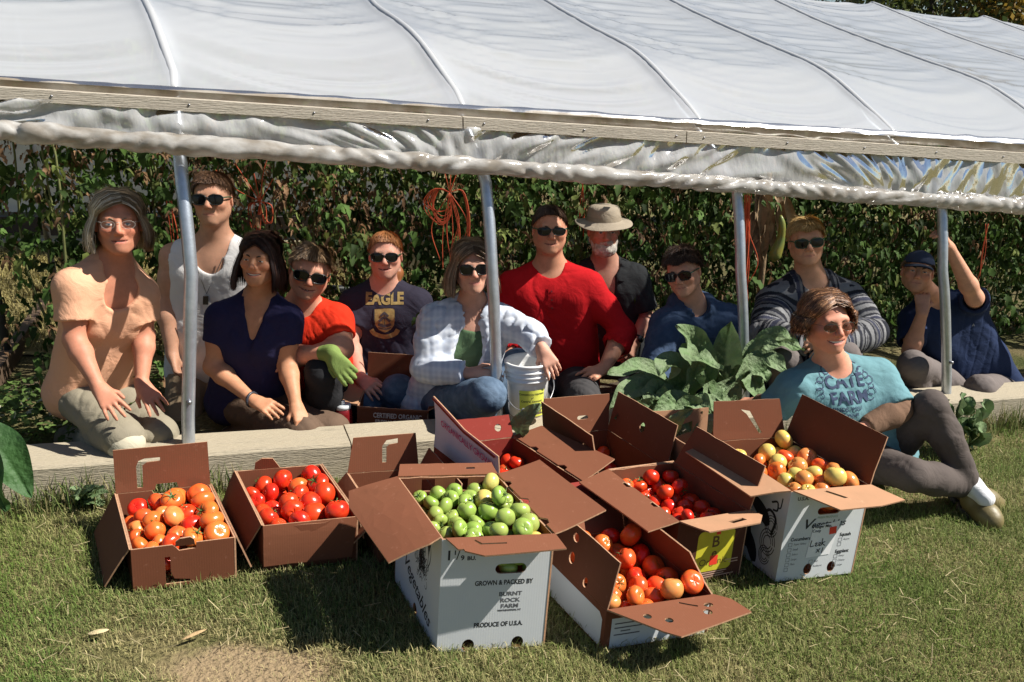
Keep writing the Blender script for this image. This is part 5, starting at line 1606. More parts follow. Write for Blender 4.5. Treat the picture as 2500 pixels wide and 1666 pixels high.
class Person:
    def __init__(s, label, head, hs, yaw, pitch, roll, J, skin=(.50, .27, .18), build=1.0, female=False, shape=(1, 1)):
        s.label = label; s.c = at(*head); s.hs = hs; s.k = hs / .225
        s.M = rotm(yaw, pitch, roll); s.J = {k: at(*v) for k, v in J.items()}
        s.skin = np.array(skin) * np.array([1.08, 1.04, 1.0]); s.b = build; s.fem = female; s.shape = shape
        s.parts = []; s.bodyops = Field()
        J = s.J
        s.right = unit(J['sR'] - J['sL']); s.pc = (J['hL'] + J['hR']) / 2
        s.down = unit(s.pc - J['n'])
        s.fwd = unit(np.cross(s.right, -s.down))
        s.smile = 0; s.open = 0; s.seed = abs(hash(label)) % 1000 if False else sum(map(ord, label)) % 997
    def h(s, x, y, z): return s.c + s.M @ (np.array([x * s.shape[0], y, z]) * s.k)
    def loc(s, P): return ((P - s.c) @ s.M) / s.k / np.array([s.shape[0], 1, 1])
    # ---------------------------------------------------------------- head
    def head(s, smile=.3, opened=0.0, ears=True, lids=True, jaw=1.0, cheeks=1.0, nose=1.0):
        f = s.bodyops; k = s.k; H = s.h; M = s.M
        s.smile, s.open = smile, opened
        f.el(H(0, .012, .030), np.array([.0755 * s.shape[0], .092, .082]) * k, M, .02)
        f.el(H(0, -.026, -.036), np.array([.0615 * jaw * s.shape[0], .060, .070]) * k, M, .035 * k)
        f.rc(H(-.050 * jaw, .002, -.050), H(-.016, -.058, -.093), .020 * k, .015 * k, .03 * k)
        f.rc(H(.050 * jaw, .002, -.050), H(.016, -.058, -.093), .020 * k, .015 * k, .03 * k)
        f.el(H(0, -.070, -.093), np.array([.020 * jaw, .017, .015]) * k, M, .018 * k)
        for x in (-1, 1):
            f.el(H(.041 * x, -.060, -.022 + .005 * smile), np.array([.023, .021, .019]) * k * cheeks, M, .022 * k)
        f.rc(H(-.036, -.075, .024), H(.036, -.075, .024), .0125 * k, .0125 * k, .02 * k)
        for x in (-1, 1):
            f.el(H(.031 * x, -.096, .004), np.array([.018, .014, .0105]) * k, M, .012 * k, True)
            if lids: f.el(H(.031 * x, -.0745, .004), np.array([.0150, .0130, .0125]) * k, M, .006 * k)
        f.rc(H(0, -.083, .014), H(0, -.106, -.022), .0085 * k, .0115 * k * nose, .012 * k)
        f.el(H(0, -.105, -.026), np.array([.0135, .0125, .0105]) * k * nose, M, .006 * k)
        for x in (-1, 1): f.el(H(.0130 * x, -.094, -.030), np.array([.0085, .010, .0078]) * k * nose, M, .006 * k)
        mw = .0255 + .0095 * smile; up = .0075 * smile
        f.el(H(0, -.070, -.060), np.array([.028, .0155, .022]) * k, M, .025 * k)
        yl = lambda x: -.0862 + 13.0 * x * x                     # the mouth follows the curve of the teeth
        z0 = -.060
        zl = lambda x: z0 + up * (x / mw) ** 2
        if opened > 0:
            for x in np.linspace(-.8, .8, 5):
                f.el(H(x * mw, yl(x * mw) - .003, zl(x * mw) - .0008), np.array([mw * .30, .0085, (.0028 + .0042 * opened) * (1 - .55 * x * x)]) * k, M, .002 * k, True)
        g = .0046 * opened
        xs = np.linspace(-1, 1, 7)
        for i in range(6):
            for sg, rr, zz in ((1, .0040, .0046 + g), (-1, .0052, -.0054 - g)):
                q = []
                for x in (xs[i], xs[i + 1]):
                    q.append((H(x * mw, yl(x * mw) + .001, zl(x * mw) + zz * (1 - abs(x) ** 2.5)), (rr * (1 - .7 * abs(x) ** 2)) * k))
                f.rc(q[0][0], q[1][0], q[0][1], q[1][1], .0035 * k)
            if not opened:
                p, q = [H(x * mw, yl(x * mw) - .0055, zl(x * mw)) for x in (xs[i], xs[i + 1])]
                f.rc(p, q, .0013 * k, .0013 * k, .002 * k, True)
        for sg in (-1, 1):
            f.rc(H(sg * .022, -.092, -.030), H(sg * (mw + .009), -.078, z0 + .002 + up), .0018 * k, .0022 * k, .010 * k, True)
        if ears:
            for x in (-1, 1):
                E = M @ np.array(Euler((R(-12), 0, R(18 * x))).to_matrix())
                f.el(H(.0785 * x, .014, -.002), np.array([.0075, .0175, .031]) * k, E, .008 * k)
                f.el(H(.0865 * x, .010, .000), np.array([.0050, .0095, .019]) * k, E, .005 * k, True)
        J = s.J
        f.rc(H(0, .022, -.045), J['n'] + s.fwd * -.008, .054 * k * (.90 if s.fem else 1.08), .058 * (.92 if s.fem else 1.1) * s.b, .035)
    # ---------------------------------------------------------------- trunk and limbs
    def trunk(s, f, infl=0.0, k=.06, hem=1.0, bust=None):
        J = s.J; b = s.b; d = s.down
        ends = {}
        for side in 'LR':
            sh = J['s' + side]; hp = J['h' + side]
            c = lerp(J['n'], sh, .60) + d * .085
            m = lerp(c, hp, .58); m = lerp(m, lerp(J['n'], s.pc, .58), .18 if s.fem else .06)
            f.rc(c, m, (.094 if not s.fem else .084) * b + infl, (.090 if not s.fem else .078) * b + infl, k)
            f.rc(m, lerp(m, hp, hem), (.090 if not s.fem else .078) * b + infl, (.098 if not s.fem else .100) * b + infl * 1.4, k)
            f.rc(J['n'] + d * .035, sh, .046 + infl * .6, .047 * b + infl * .8, .05)
            f.rc(J['n'] - d * .030 - s.fwd * .030, sh - d * .004, .040 + infl * .5, .040 * b + infl * .7, .05)
        f.rc(J['n'] + d * .11, lerp(J['n'], s.pc, .9), .085 * b + infl, .09 * b + infl, k)
        bb = (.05 if s.fem else .0) if bust is None else bust
        if bb:
            for x in (-1, 1): f.el(lerp(J['n'], s.pc, .36) + s.right * .066 * x * b + s.fwd * .058 * b, (bb + infl, bb + infl, bb + infl), None, .05)
    def arm(s, f, side, infl=0.0, upto=2.0, thick=1.0, flat=False, flare=0.0):
        """upto: 0..1 along the upper arm, 1..2 along the forearm."""
        J = s.J; sh, e, w = J['s' + side], J['e' + side], J['w' + side]; t = thick * (.88 if s.fem else 1.0)
        r = (.049 * t, .039 * t, .0425 * t, .0245 * t)
        if upto <= 1:
            p = lerp(sh, e, upto); f.rc(sh, p, r[0] + infl, lerp(r[0], r[1], upto) + infl + flare, .03, flat=flat); return p, unit(e - sh)
        mid = lerp(sh, e, .45) + s.fwd * .006
        f.rc(sh, mid, r[0] * .96 + infl, r[0] * .92 + infl, .03); f.rc(mid, e, r[0] * .92 + infl, r[1] * .92 + infl, .03)
        if infl == 0: f.el(e - s.fwd * .004, (r[1] * .98,) * 3, None, .012)
        m = lerp(e, w, .26); q = min(upto - 1, 1.0)
        if q > .3:
            f.rc(e, m, r[1] + infl, r[2] + infl, .025)
            f.rc(m, lerp(e, w, q), r[2] + infl, lerp(r[2], r[3], (q - .3) / .7) + infl + flare, .02, flat=flat)
        else: f.rc(e, lerp(e, w, q), r[1] + infl, r[2] + infl + flare, .02, flat=flat)
        return lerp(e, w, q), unit(w - e)
    def hand(s, side, tip, palm, thumb=1, curl=.35, spread=.12, f=None, grow=0.0, size=1.0):
        """tip: photo point the fingers reach for; palm: direction the palm faces; thumb: +1 on the picture's right."""
        f = f or s.bodyops
        w = s.J['w' + side]; d = unit((at(*tip) if len(tip) == 3 and tip[0] > 20 else np.array(tip)) - w)
        pn = np.asarray(palm, float); pn = unit(pn - d * (pn @ d)); sd = np.cross(d, pn)
        if sd @ np.array([1.0, 0, -.3]) < 0: sd = -sd
        z = .92 * size * (.92 if s.fem else 1.0)
        ln = [(.070, .0094), (.080, .0097), (.075, .0094), (.058, .0084)]
        f.rc(w - d * .01, w + d * .02, .027 * z, .026 * z, .01)
        for i, (L, r) in enumerate(ln):
            o = (1.5 - i) * thumb                       # index finger lies on the thumb's side
            kn = w + d * .088 * z + sd * o * .0205 * z - pn * .004
            f.rc(w + d * .012 + sd * o * .011 * z, kn, .0145 * z + grow, .0118 * z + grow, .014)
            fd = unit(d + sd * o * spread); a = curl * (1 + .12 * i); p = kn
            for q, fr in enumerate((.45, .31, .24)):
                a2 = a * (.6 + .55 * q)
                dr = unit(fd * math.cos(a2) + pn * math.sin(a2)); p2 = p + dr * L * fr * z
                f.rc(p, p2, r * z * (1 - .10 * q) + grow, r * z * (.94 - .12 * q) + grow, .0035); p = p2
        b = w + d * .028 * z + sd * thumb * .020 * z + pn * .006
        m = b + (d * .62 + sd * thumb * .66 + pn * .30) * .042 * z
        f.rc(w + d * .012 + sd * thumb * .010, b, .017 * z + grow, .015 * z + grow, .012)
        f.rc(b, m, .0140 * z + grow, .0105 * z + grow, .008)
        f.rc(m, m + unit(d * .9 + sd * thumb * (.35 - curl * .5) + pn * (.15 + curl * .3)) * .032 * z, .0102 * z + grow, .0078 * z + grow, .004)
    # ---------------------------------------------------------------- meshes
    def finish_body(s, lips=None, h=.004):
        lips = lips or ((.52, .20, .165) if s.fem else (.47, .205, .155))
        V, F = s.bodyops.mesh(h)
        L = s.loc(V)
        C = np.tile(s.skin, (len(V), 1))
        g = Wob(s.seed + 9, 55)
        C *= (1 + .05 * g(V))[:, None]
        def blob(c, r): return np.exp(-(((L - np.array(c)) / np.array(r)) ** 2).sum(1))[:, None]
        red = s.skin * np.array([1.06, .74, .70])
        face = np.zeros((len(V), 1))
        for x in (-1, 1):
            face += .75 * blob((.042 * x, -.065, -.024), (.024, .04, .022)) + .6 * blob((.08 * x, .012, 0), (.012, .03, .035))
        face += .65 * blob((0, -.11, -.026), (.014, .02, .014)) + .3 * blob((0, -.08, .06), (.05, .04, .02))
        face = np.clip(face, 0, 1); C = C * (1 - face) + red * face
        mw = .0255 + .0095 * s.smile
        zc = -.060 + .0075 * s.smile * (L[:, 0] / mw) ** 2
        xx = np.abs(L[:, 0]) / mw; hw = (.0078 + .0050 * s.open) * np.clip(1 - xx ** 2.5, .02, 1)
        inm = (L[:, 1] < -.066) & (xx < 1)
        lip = np.exp(-((L[:, 2] - zc) / hw) ** 4) * inm
        C = C * (1 - .8 * lip[:, None]) + np.array(lips) * s.skin / np.array([.5, .27, .18]) * .8 * lip[:, None]
        deep = np.exp(-((L[:, 2] - zc) / (.0016 + .0040 * s.open * np.clip(1 - xx ** 2, .05, 1))) ** 4) * inm * (.55 if not s.open else 1.0)
        C = C * (1 - deep[:, None]) + np.array([.10, .025, .02]) * deep[:, None]
        s.body_bvh = None
        o = mobj('person', V, F, SKIN, None, True, np.clip(C, .003, 1))
        s.root = o
        tag(o, s.label, 'person')
        if s.open:
            xs = np.linspace(-1, 1, 15); tv = []
            for x in xs:
                X = x * mw * .84; zz0 = -.060 + .0075 * s.smile * (X / mw) ** 2
                for zz in (.0050, .0015, -.0012 - .0016 * s.open):
                    tv.append(s.h(X, -.0850 + 13.0 * X * X, zz0 + zz * (1 - .5 * x * x) * (.5 + .5 * s.open)))
            s.add('teeth', np.array(tv), grid_faces(15, 3), mat('teeth', (.78, .72, .64), .35, .04))
        base = np.array([s.c[0], s.pc[1], min(V[:, 2].min(), s.pc[2] - .1)]); s.base = base
        s.verts = V; s.faces = F
        return o
    def add(s, name, V, F, m, cols=None, parent=None, smooth=True):
        o = mobj(name, V, F, m, parent or s.root, smooth, cols)
        s.parts.append(o)
        return o
    def field(s, name, f, m, h=.0055, cols=None, extra=None, parent=None):
        V, F = f.mesh(h, extra)
        return s.add(name, V, F, m, cols(V) if cols is not None else None, parent), V, F
    def eyes(s, iris=(.10, .13, .16), squint=.75):
        wht = mat('eye_white', attr=True, rough=.2, var=.0, spec=.5)
        for x in (-1, 1):
            V, C = [], []
            n = 13; m = 7
            for i in range(n):
                u = -1 + 2 * i / (n - 1)
                for j in range(m):
                    v = -1 + 2 * j / (m - 1)
                    hgt = .0062 * squint * math.sqrt(max(1 - u * u, 0)) ** .8
                    px_, pz = u * .0125, v * hgt + .0008 * (1 - u * u) - .0012
                    y = -.0745 - math.sqrt(max(.0134 ** 2 - px_ ** 2 * .9 - pz ** 2, 1e-6)) - .0010
                    V.append(s.h(.031 * x + px_, y, .004 + pz))
                    rr = math.hypot(px_, pz)
                    c = (.012, .010, .010) if rr < .0024 else (iris if rr < .0054 else (.62, .57, .53))
                    if j >= m - 1 or (j == m - 2 and abs(u) > .2): c = (.05, .03, .025)
                    C.append(c)
            s.add('eye', np.array(V), grid_faces(n, m), wht, np.array(C))
    def brows(s, col, thick=.0042):
        m = mat('brow_%d' % int(col[0] * 1000 + col[2] * 100), col, .8, .3, 200, .3, 500)
        for x in (-1, 1):
            P = smoothpath([s.h(.014 * x, -.0885, .0195), s.h(.028 * x, -.0875, .0255), s.h(.046 * x, -.0745, .0195)], 9)
            V, F = tube_vf(P, thick * s.k * np.array([.7, .95, 1, 1, .95, .85, .7, .5, .25]), 6); s.add('eyebrow', V, F, m)
    def sunglasses(s, frame=(.012, .014, .013), temple=(.02, .10, .05), w=.0300, hgt=.0215, tint=None, wire=False, name='sunglasses'):
        fm = mat('frame_%d' % int(frame[1] * 9999), frame, .3, .05); tm = mat('temple_%d' % int(temple[1] * 9999), temple, .3, .05)
        lens = mat('dark_lens', (.006, .006, .007), .10, .02, spec=.35) if tint is None else tint
        cy = lambda x, z: -.1015 + 2.0 * x * x + .2 * (z - .004) ** 2
        parts = []
        shp = []
        for sg in (-1, 1):
            a = np.linspace(0, 2 * np.pi, 28, endpoint=False)
            e = 2.7 if not wire else 2.0
            ux = np.sign(np.cos(a)) * np.abs(np.cos(a)) ** (2 / e) * w; uz = np.sign(np.sin(a)) * np.abs(np.sin(a)) ** (2 / e) * hgt
            ux = ux * (1 + .10 * uz / hgt)
            X = sg * .0350 + ux; Z = .002 + uz
            ring = np.array([s.h(x, cy(x, z), z) for x, z in zip(X, Z)]); shp.append((X, Z, ring, sg))
            r = (.0026 if not wire else .0006) * s.k
            V, F = tube_vf(np.vstack([ring, ring[:1], ring[1:2]]), r, 6, False); parts.append((V, F))
        parts.append(tube_vf([s.h(-.0075, cy(0, 0) - .001, .010), s.h(0, cy(0, 0) - .002, .012), s.h(.0075, cy(0, 0) - .001, .010)], (.0028 if not wire else .001) * s.k, 6))
        V, F = merge_vf(parts); o = s.add(name, V, F, fm)
        for X, Z, ring, sg in shp:
            c = s.h(X.mean(), cy(X.mean(), .003) - .0012, .003)
            inner = ring + (c - ring) * .5; inner = inner - (s.M @ np.array([0, 1, 0])) * .0007
            V = np.vstack([ring, inner, c]); n = len(ring); F = []
            for i in range(n):
                k = (i + 1) % n; F += [(i, k, n + k, n + i), (n + i, n + k, 2 * n)]
            s.add('lens', V, F, lens, parent=o)
            x0 = X.max() if sg > 0 else X.min()
            P = smoothpath([s.h(x0, cy(x0, 0), .012), s.h(sg * .0775, -.042, .012), s.h(sg * .0815, .006, .008)], 8)
            V, F = tube_vf(P, (.0030 if not wire else .0009) * s.k, 6); V = np.asarray(V)
            s.add('temple', V, F, tm, parent=o)
        return o
    # ---------------------------------------------------------------- hair
    def hair(s, col, style='short', length=.0, n=1500, vary=.25, tilt=0.0, lift=.012, line=.030, slope=.74, puff=1.0, top=None, part=0.0, light=None, cap=False, curl=0.0, seed=3, front=52, fringe=.0, mint=2, skipfront=-1, flare=0.0, hl0=55):
        g = np.random.default_rng(seed + s.seed); k = s.k
        m = mat('hair', attr=True, rough=.42, var=.12, scale=120, bump=.25, bscale=300, spec=.4)
        col = np.array(col); light = np.array(light if light is not None else col * 1.6)
        f = Field()
        f.el(s.h(0, .0145, .0315), np.array([.0785 * s.shape[0], .0945, .0845]) * k, s.M, .01)
        nrm = s.M @ unit(np.array([0, -slope, -1.0]))
        f.cut(s.h(0, 0, line), nrm)
        f.wrinkle(s.seed, 150, .0012)
        if style == 'short' : pass
        V0, F0 = f.mesh(.005)
        L0 = s.loc(V0)
        # strands that follow the skull from the crown
        r0 = np.array([.0800, .0965, .0865]) * (1 + .015 * (puff - 1) * 8); ctr = np.array([0, .014, .032])
        az = g.uniform(-180, 180, n); az = az[np.abs(az) > skipfront]
        Vs, Fs, Cs, off = [], [], [], 0
        npt = 9
        for a in az:
            A = R(a); fa = abs(a)                                   # 0 = face, 180 = back
            hl = 56 + 42 * min(max((fa - 30) / 60, 0), 1) + fringe * max(0, 1 - fa / 60)     # polar angle of the hair line
            if fa > 90: hl = 96 + 22 * (fa - 90) / 90
            if style in ('short', 'crop'):
                t0 = g.uniform(min(mint, hl - 12), hl - 4); t1 = min(t0 + g.uniform(18, 38), hl + (6 if style == 'short' else 2)); drop = 0
            else:
                sg = 1 if a > 0 else -1; fe = front + (180 - front) * (fa / 180) ** 1.15
                q0 = (fe - front) / (180 - front)
                t0 = hl0 - (hl0 + 30) * q0 ** .8 + g.normal(0, 5); t1 = 92; drop = length * g.uniform(.80 if not curl else .15, 1.06)
                def dv(th, az): return np.array([math.sin(th) * math.sin(az), -math.sin(th) * math.cos(az), math.cos(th)])
                dS = dv(R(abs(t0)), R(part) if t0 > 0 else math.pi); dE = dv(R(92), R(fe * sg)); om = math.acos(max(-.999, min(.999, float(dS @ dE))))
            pts = []
            dirx = math.sin(A); diry = -math.cos(A)
            jit = g.normal(0, .0022); lf = g.uniform(.2, 1) * lift * (1 if g.uniform() > .05 or curl else 2.0); ph = g.uniform(0, 6.28)
            sw = g.normal(0, 6)
            for q in range(npt):
                u = q / (npt - 1)
                if drop:
                    ua = min(u / .5, 1); ub = max((u - .5) / .5, 0)
                else: ua, ub = u, 0
                rr = 1 + jit / .08 + (lf / .08) * (u ** 1.5 if not drop else .25 + .35 * ub + .45 * math.sin(ua * 3.14))
                if drop:
                    dd = (math.sin((1 - ua) * om) * dS + math.sin(ua * om) * dE) / math.sin(om); dx, dy = unit(dE[:2])
                else:
                    th = R(t0 + (t1 - t0) * ua); AA = A + R(sw) * u; dx, dy = math.sin(AA), -math.cos(AA)
                    dd = np.array([math.sin(th) * dx, math.sin(th) * dy, math.cos(th)])
                p = ctr + r0 * rr * dd
                if ub:
                    p = p + np.array([dx * (.012 * math.sin(ub * 2.6) * puff + flare * ub), dy * .4 * flare * ub + .004 * ub, -drop * ub])
                if curl:
                    p = p + curl * np.array([math.sin(u * 14 + ph), math.cos(u * 12 + ph), math.sin(u * 11 + 2 * ph)]) * (u ** .7)
                pts.append(p)
            pts = np.array(pts)
            W = np.array([s.h(*p) for p in pts])
            out = unit(W[npt // 2] - s.h(*ctr)); tt = unit(W[-1] - W[0]); sd = np.cross(tt, out)
            wd = (g.uniform(.0006, .0016) * k * (1.35 if drop else 1)) * np.array([.8, 1, 1, 1, 1, 1, .9, .65, .2])
            V = np.empty((2 * npt, 3)); V[0::2] = W + sd * wd[:, None]; V[1::2] = W - sd * wd[:, None] - out * .0006
            Fs.append(np.array([(2 * i, 2 * i + 1, 2 * i + 3, 2 * i + 2) for i in range(npt - 1)]) + off); off += 2 * npt
            Vs.append(V)
            c = col * (1 + g.normal(0, vary)) if g.uniform() > .22 else light * (1 + g.normal(0, vary * .6))
            Cs.append(np.tile(np.clip(c, .004, .9), (2 * npt, 1)))
        V = np.concatenate([V0] + Vs); F = np.concatenate([F0] + [q + len(V0) for q in Fs])
        C = np.concatenate([np.tile(col * .9, (len(V0), 1))] + Cs)
        return s.add('hair', V, F, m, C)
    # ---------------------------------------------------------------- clothes
    def top(s, name, m, sleeve=.55, infl=.011, neck='crew', hem=1.0, bust=None, cols=None, wr=(.0045, .002), flare=.012, h=.0055, collar=None, thick=1.0, extra_ops=None, seed=0, vdepth=.2, lift=0.0, dropw=0.0):
        f = Field(); J = s.J
        s.trunk(f, infl, hem=hem, bust=bust)
        for sd in 'LR':
            if sleeve > 0:
                s.arm(f, sd, infl + .003, sleeve, thick, True, flare)
        if extra_ops: extra_ops(f)
        n = J['n']; up = -s.down
        nr = .050 * (.94 if s.fem else 1.10) * s.b
        if neck == 'crew': f.rc(n + up * .14 + s.fwd * -.055, n + up * (.050 + lift) + s.fwd * .045, nr + .004, nr + .008, .006, True)
        elif neck == 'scoop':
            f.rc(n + up * .14 - s.fwd * .055, n + up * .02 + s.fwd * .045, nr + .008, nr + .014, .006, True); f.el(n + s.down * vdepth * .42 + s.fwd * .085, (.060, .075, vdepth * .55), np.stack([s.right, s.fwd, up], 1), .006, True)
        elif neck == 'v':
            f.rc(n + up * .14 - s.fwd * .055, n + up * .02 + s.fwd * .045, nr + .006, nr + .008, .006, True); f.rc(n + s.fwd * .07 + up * .03, n + s.down * vdepth + s.fwd * .115, .054, .006, .006, True)
        elif neck == 'tank':
            f.rc(n + up * .14 - s.fwd * .055, n + up * .01 + s.fwd * .045, .070, .072, .006, True); f.el(n + s.down * .035 + s.fwd * .09, (.062, .07, .062), np.stack([s.right, s.fwd, up], 1), .006, True)
            for sd in 'LR': f.el(J['s' + sd] + s.right * (.018 if sd == 'R' else -.018) + s.down * .03, (.055, .075, .115), np.stack([s.right, s.fwd, up], 1), .01, True)
        elif neck == 'open':
            f.rc(n + up * .14 - s.fwd * .055, n + up * .02 + s.fwd * .045, nr + .008, nr + .010, .006, True); f.rc(n + s.fwd * .09 + up * .02, n + s.down * vdepth + s.fwd * .125, .050, .022, .006, True)
        f.cut(lerp(n, s.pc, 1.0) + s.down * (.075 + dropw), s.down)
        f.folds(s.seed + seed, s.down + .45 * s.right, wr[0]).folds(s.seed + seed + 1, s.down - .55 * s.right, wr[0] * .8, 75).folds(s.seed + seed + 2, s.right + .3 * s.down, wr[1], 110, 22)
        if sleeve > 0 and sleeve < 1.9:
            for sd in 'LR':       # hollow sleeve ends
                q = sleeve
                p = lerp(J['s' + sd], J['e' + sd], q) if q <= 1 else lerp(J['e' + sd], J['w' + sd], q - 1)
                dr = unit(J['e' + sd] - J['s' + sd]) if q <= 1 else unit(J['w' + sd] - J['e' + sd])
                r0 = (.049 - .009 * min(q, 1)) * thick * (.88 if s.fem else 1); r = r0 + max((infl + flare) * .45, .006)
                f.rc(p - dr * .015, p + dr * .05, r - .002, r, .002, True)
        o, V, F = s.field(name, f, m, h, cols)
        s.last_top = (V, F)
        return o
    def bottoms(s, name, m, legs, infl=.012, ankle=.9, wr=(.005, .0028), cols=None, thick=1.0, h=.006, seed=5, waist=.10):
        """legs: dict side -> (knee, ankle) points."""
        f = Field(); J = s.J
        for sd in 'LR':
            hp = J['h' + sd]; f.el(lerp(hp, s.pc, .25) - s.fwd * .02, np.array([.098, .105, .10]) * s.b, np.stack([s.right, s.fwd, -s.down], 1), .05)
            if sd in legs:
                kn, an = legs[sd]
                f.rc(hp, kn, (.082 + infl) * s.b * thick, .056 * thick + infl, .04)
                f.rc(kn, lerp(kn, an, .35), .056 * thick + infl, .058 * thick + infl, .02)
                f.rc(lerp(kn, an, .35), lerp(kn, an, ankle), .058 * thick + infl, .042 * thick + infl, .02)
        f.folds(s.seed + seed, s.right + .5 * s.fwd + .3 * s.down, wr[0], 60, 14).folds(s.seed + seed + 1, s.right - .4 * s.down, wr[0] * .7, 85, 18).folds(s.seed + seed + 2, s.down, wr[1], 120, 26)
        o, V, F = s.field(name, f, m, h, cols)
        return o
    def shoe(s, ankle, toe, m, name='shoe', up=(0, 0, 1), w=.042, sole=None, sock=None):
        a, t = np.asarray(ankle), np.asarray(toe); d = unit(t - a); L = np.linalg.norm(t - a); u = np.asarray(up, float); u = unit(u - d * (u @ d))
        f = Field()
        f.rc(a - u * .045, a - u * .05 + d * L * .55, w * .8, w, .03); f.rc(a - u * .05 + d * L * .5, t - d * .04 - u * .055, w, w * .82, .03)
        f.rc(a - d * .015, a - u * .04, w * .92, w * .85, .03)
        f.cut(a - u * .085, -u)
        f.cut(a + u * .02, u)
        o, V, F = s.field(name, f, m, .005)
        if sole is not None:
            g = Field(); g.rc(a - u * .085 - d * .012, a - u * .088 + d * L * .6, w * .85, w * 1.02, .02); g.rc(a - u * .088 + d * L * .55, t - d * .04 - u * .088, w * 1.02, w * .86, .02)
            g.cut(a - u * .075, u); g.cut(a - u * .098, -u); s.field('sole', g, sole, .005, parent=o)
    def decal(s, vf, m, centre, right, up, lift=.0025, name='print', reach=.25):
        """Flat print pressed onto the last shirt."""
        V, F = s.last_top
        if getattr(s, '_tb', None) is None or s._tb[0] is not s.last_top:
            s._tb = (s.last_top, BVHTree.FromPolygons([tuple(v) for v in V], [tuple(int(i) for i in q) for q in F]))
        b = s._tb[1]
        c = np.asarray(centre); rt = unit(right); u = np.asarray(up, float); u = unit(u - rt * (u @ rt)); n = np.cross(rt, u)
        bm = bmesh.new(); vs = [bm.verts.new(tuple(q)) for q in np.asarray(vf[0], float)]
        for q in vf[1]:
            try: bm.faces.new([vs[int(i)] for i in q])
            except ValueError: pass
        bmesh.ops.triangulate(bm, faces=bm.faces[:])
        for _ in range(2):
            bmesh.ops.subdivide_edges(bm, edges=[e for e in bm.edges if e.calc_length() > .012], cuts=1); bmesh.ops.triangulate(bm, faces=bm.faces[:])
        for i, v in enumerate(bm.verts): v.index = i
        Q = np.array([v.co[:] for v in bm.verts]); K = [tuple(v.index for v in fc.verts) for fc in bm.faces]; bm.free(); out = []
        for x, y, _ in Q:
            p = c + rt * x + u * y
            hit = b.ray_cast(Vector(p + n * reach), Vector(-n))
            out.append(np.array(hit[0]) + n * lift if hit[0] is not None else p)
        return s.add(name, np.array(out), K, m, smooth=False)
    def done(s):
        loc = Vector(tuple(map(float, s.base)))
        s.root.data.transform(Matrix.Translation(-loc)); s.root.location = loc
        for o in s.parts:
            if o.parent is s.root: o.data.transform(Matrix.Translation(-loc))
            else: o.data.transform(Matrix.Translation(-loc))
# ================================================================== the twelve people
def on_ground(px, py, dz=.05):
    r = ray(px, py); s = (CAM_H - dz) / -r[2]; p = np.array([0, 0, CAM_H]) + r * s
    return p

KHAKI = cloth('khaki', (.25, .225, .165), .10, col2=(.22, .195, .145)); TAN = cloth('tan', (.30, .22, .14), .1)
BROWN = cloth('brown', (.115, .075, .052), .1); BLACKC = cloth('black', (.018, .018, .02), .1); DARKG = cloth('charcoal', (.05, .048, .05), .1)
JEAN = cloth('denim', (.075, .115, .175), .15, col2=(.10, .145, .21), scale=25); GREYP = cloth('grey_trousers', (.14, .12, .115), .1)
SHOE_BLACK = mat('black_shoe', (.012, .012, .013), .6, .1); SHOE_OLIVE = mat('olive_clog', (.16, .125, .05), .5, .2, 20, .1, 90); RUBBER = mat('rubber_sole', (.05, .045, .04), .7, .1)

def ring_path(s, r, z, fwd=0.0, n=24, span=(0, 2 * math.pi), drop=0.0):
    """A loop round the neck base."""
    c = s.J['n'] - s.down * z; out = []
    for a in np.linspace(*span, n):
        out.append(c + s.right * r * math.sin(a) + s.fwd * (r * math.cos(a) + fwd) + s.down * drop * max(math.cos(a), 0))
    return np.array(out)

def collar_band(s, name, m, r, z, w=.010, drop=.02, fwd=.015):
    P = ring_path(s, r, z, fwd, 30, (0, 2 * math.pi), drop); V, F = tube_vf(P, w, 7, False); s.add(name, V, F, m)

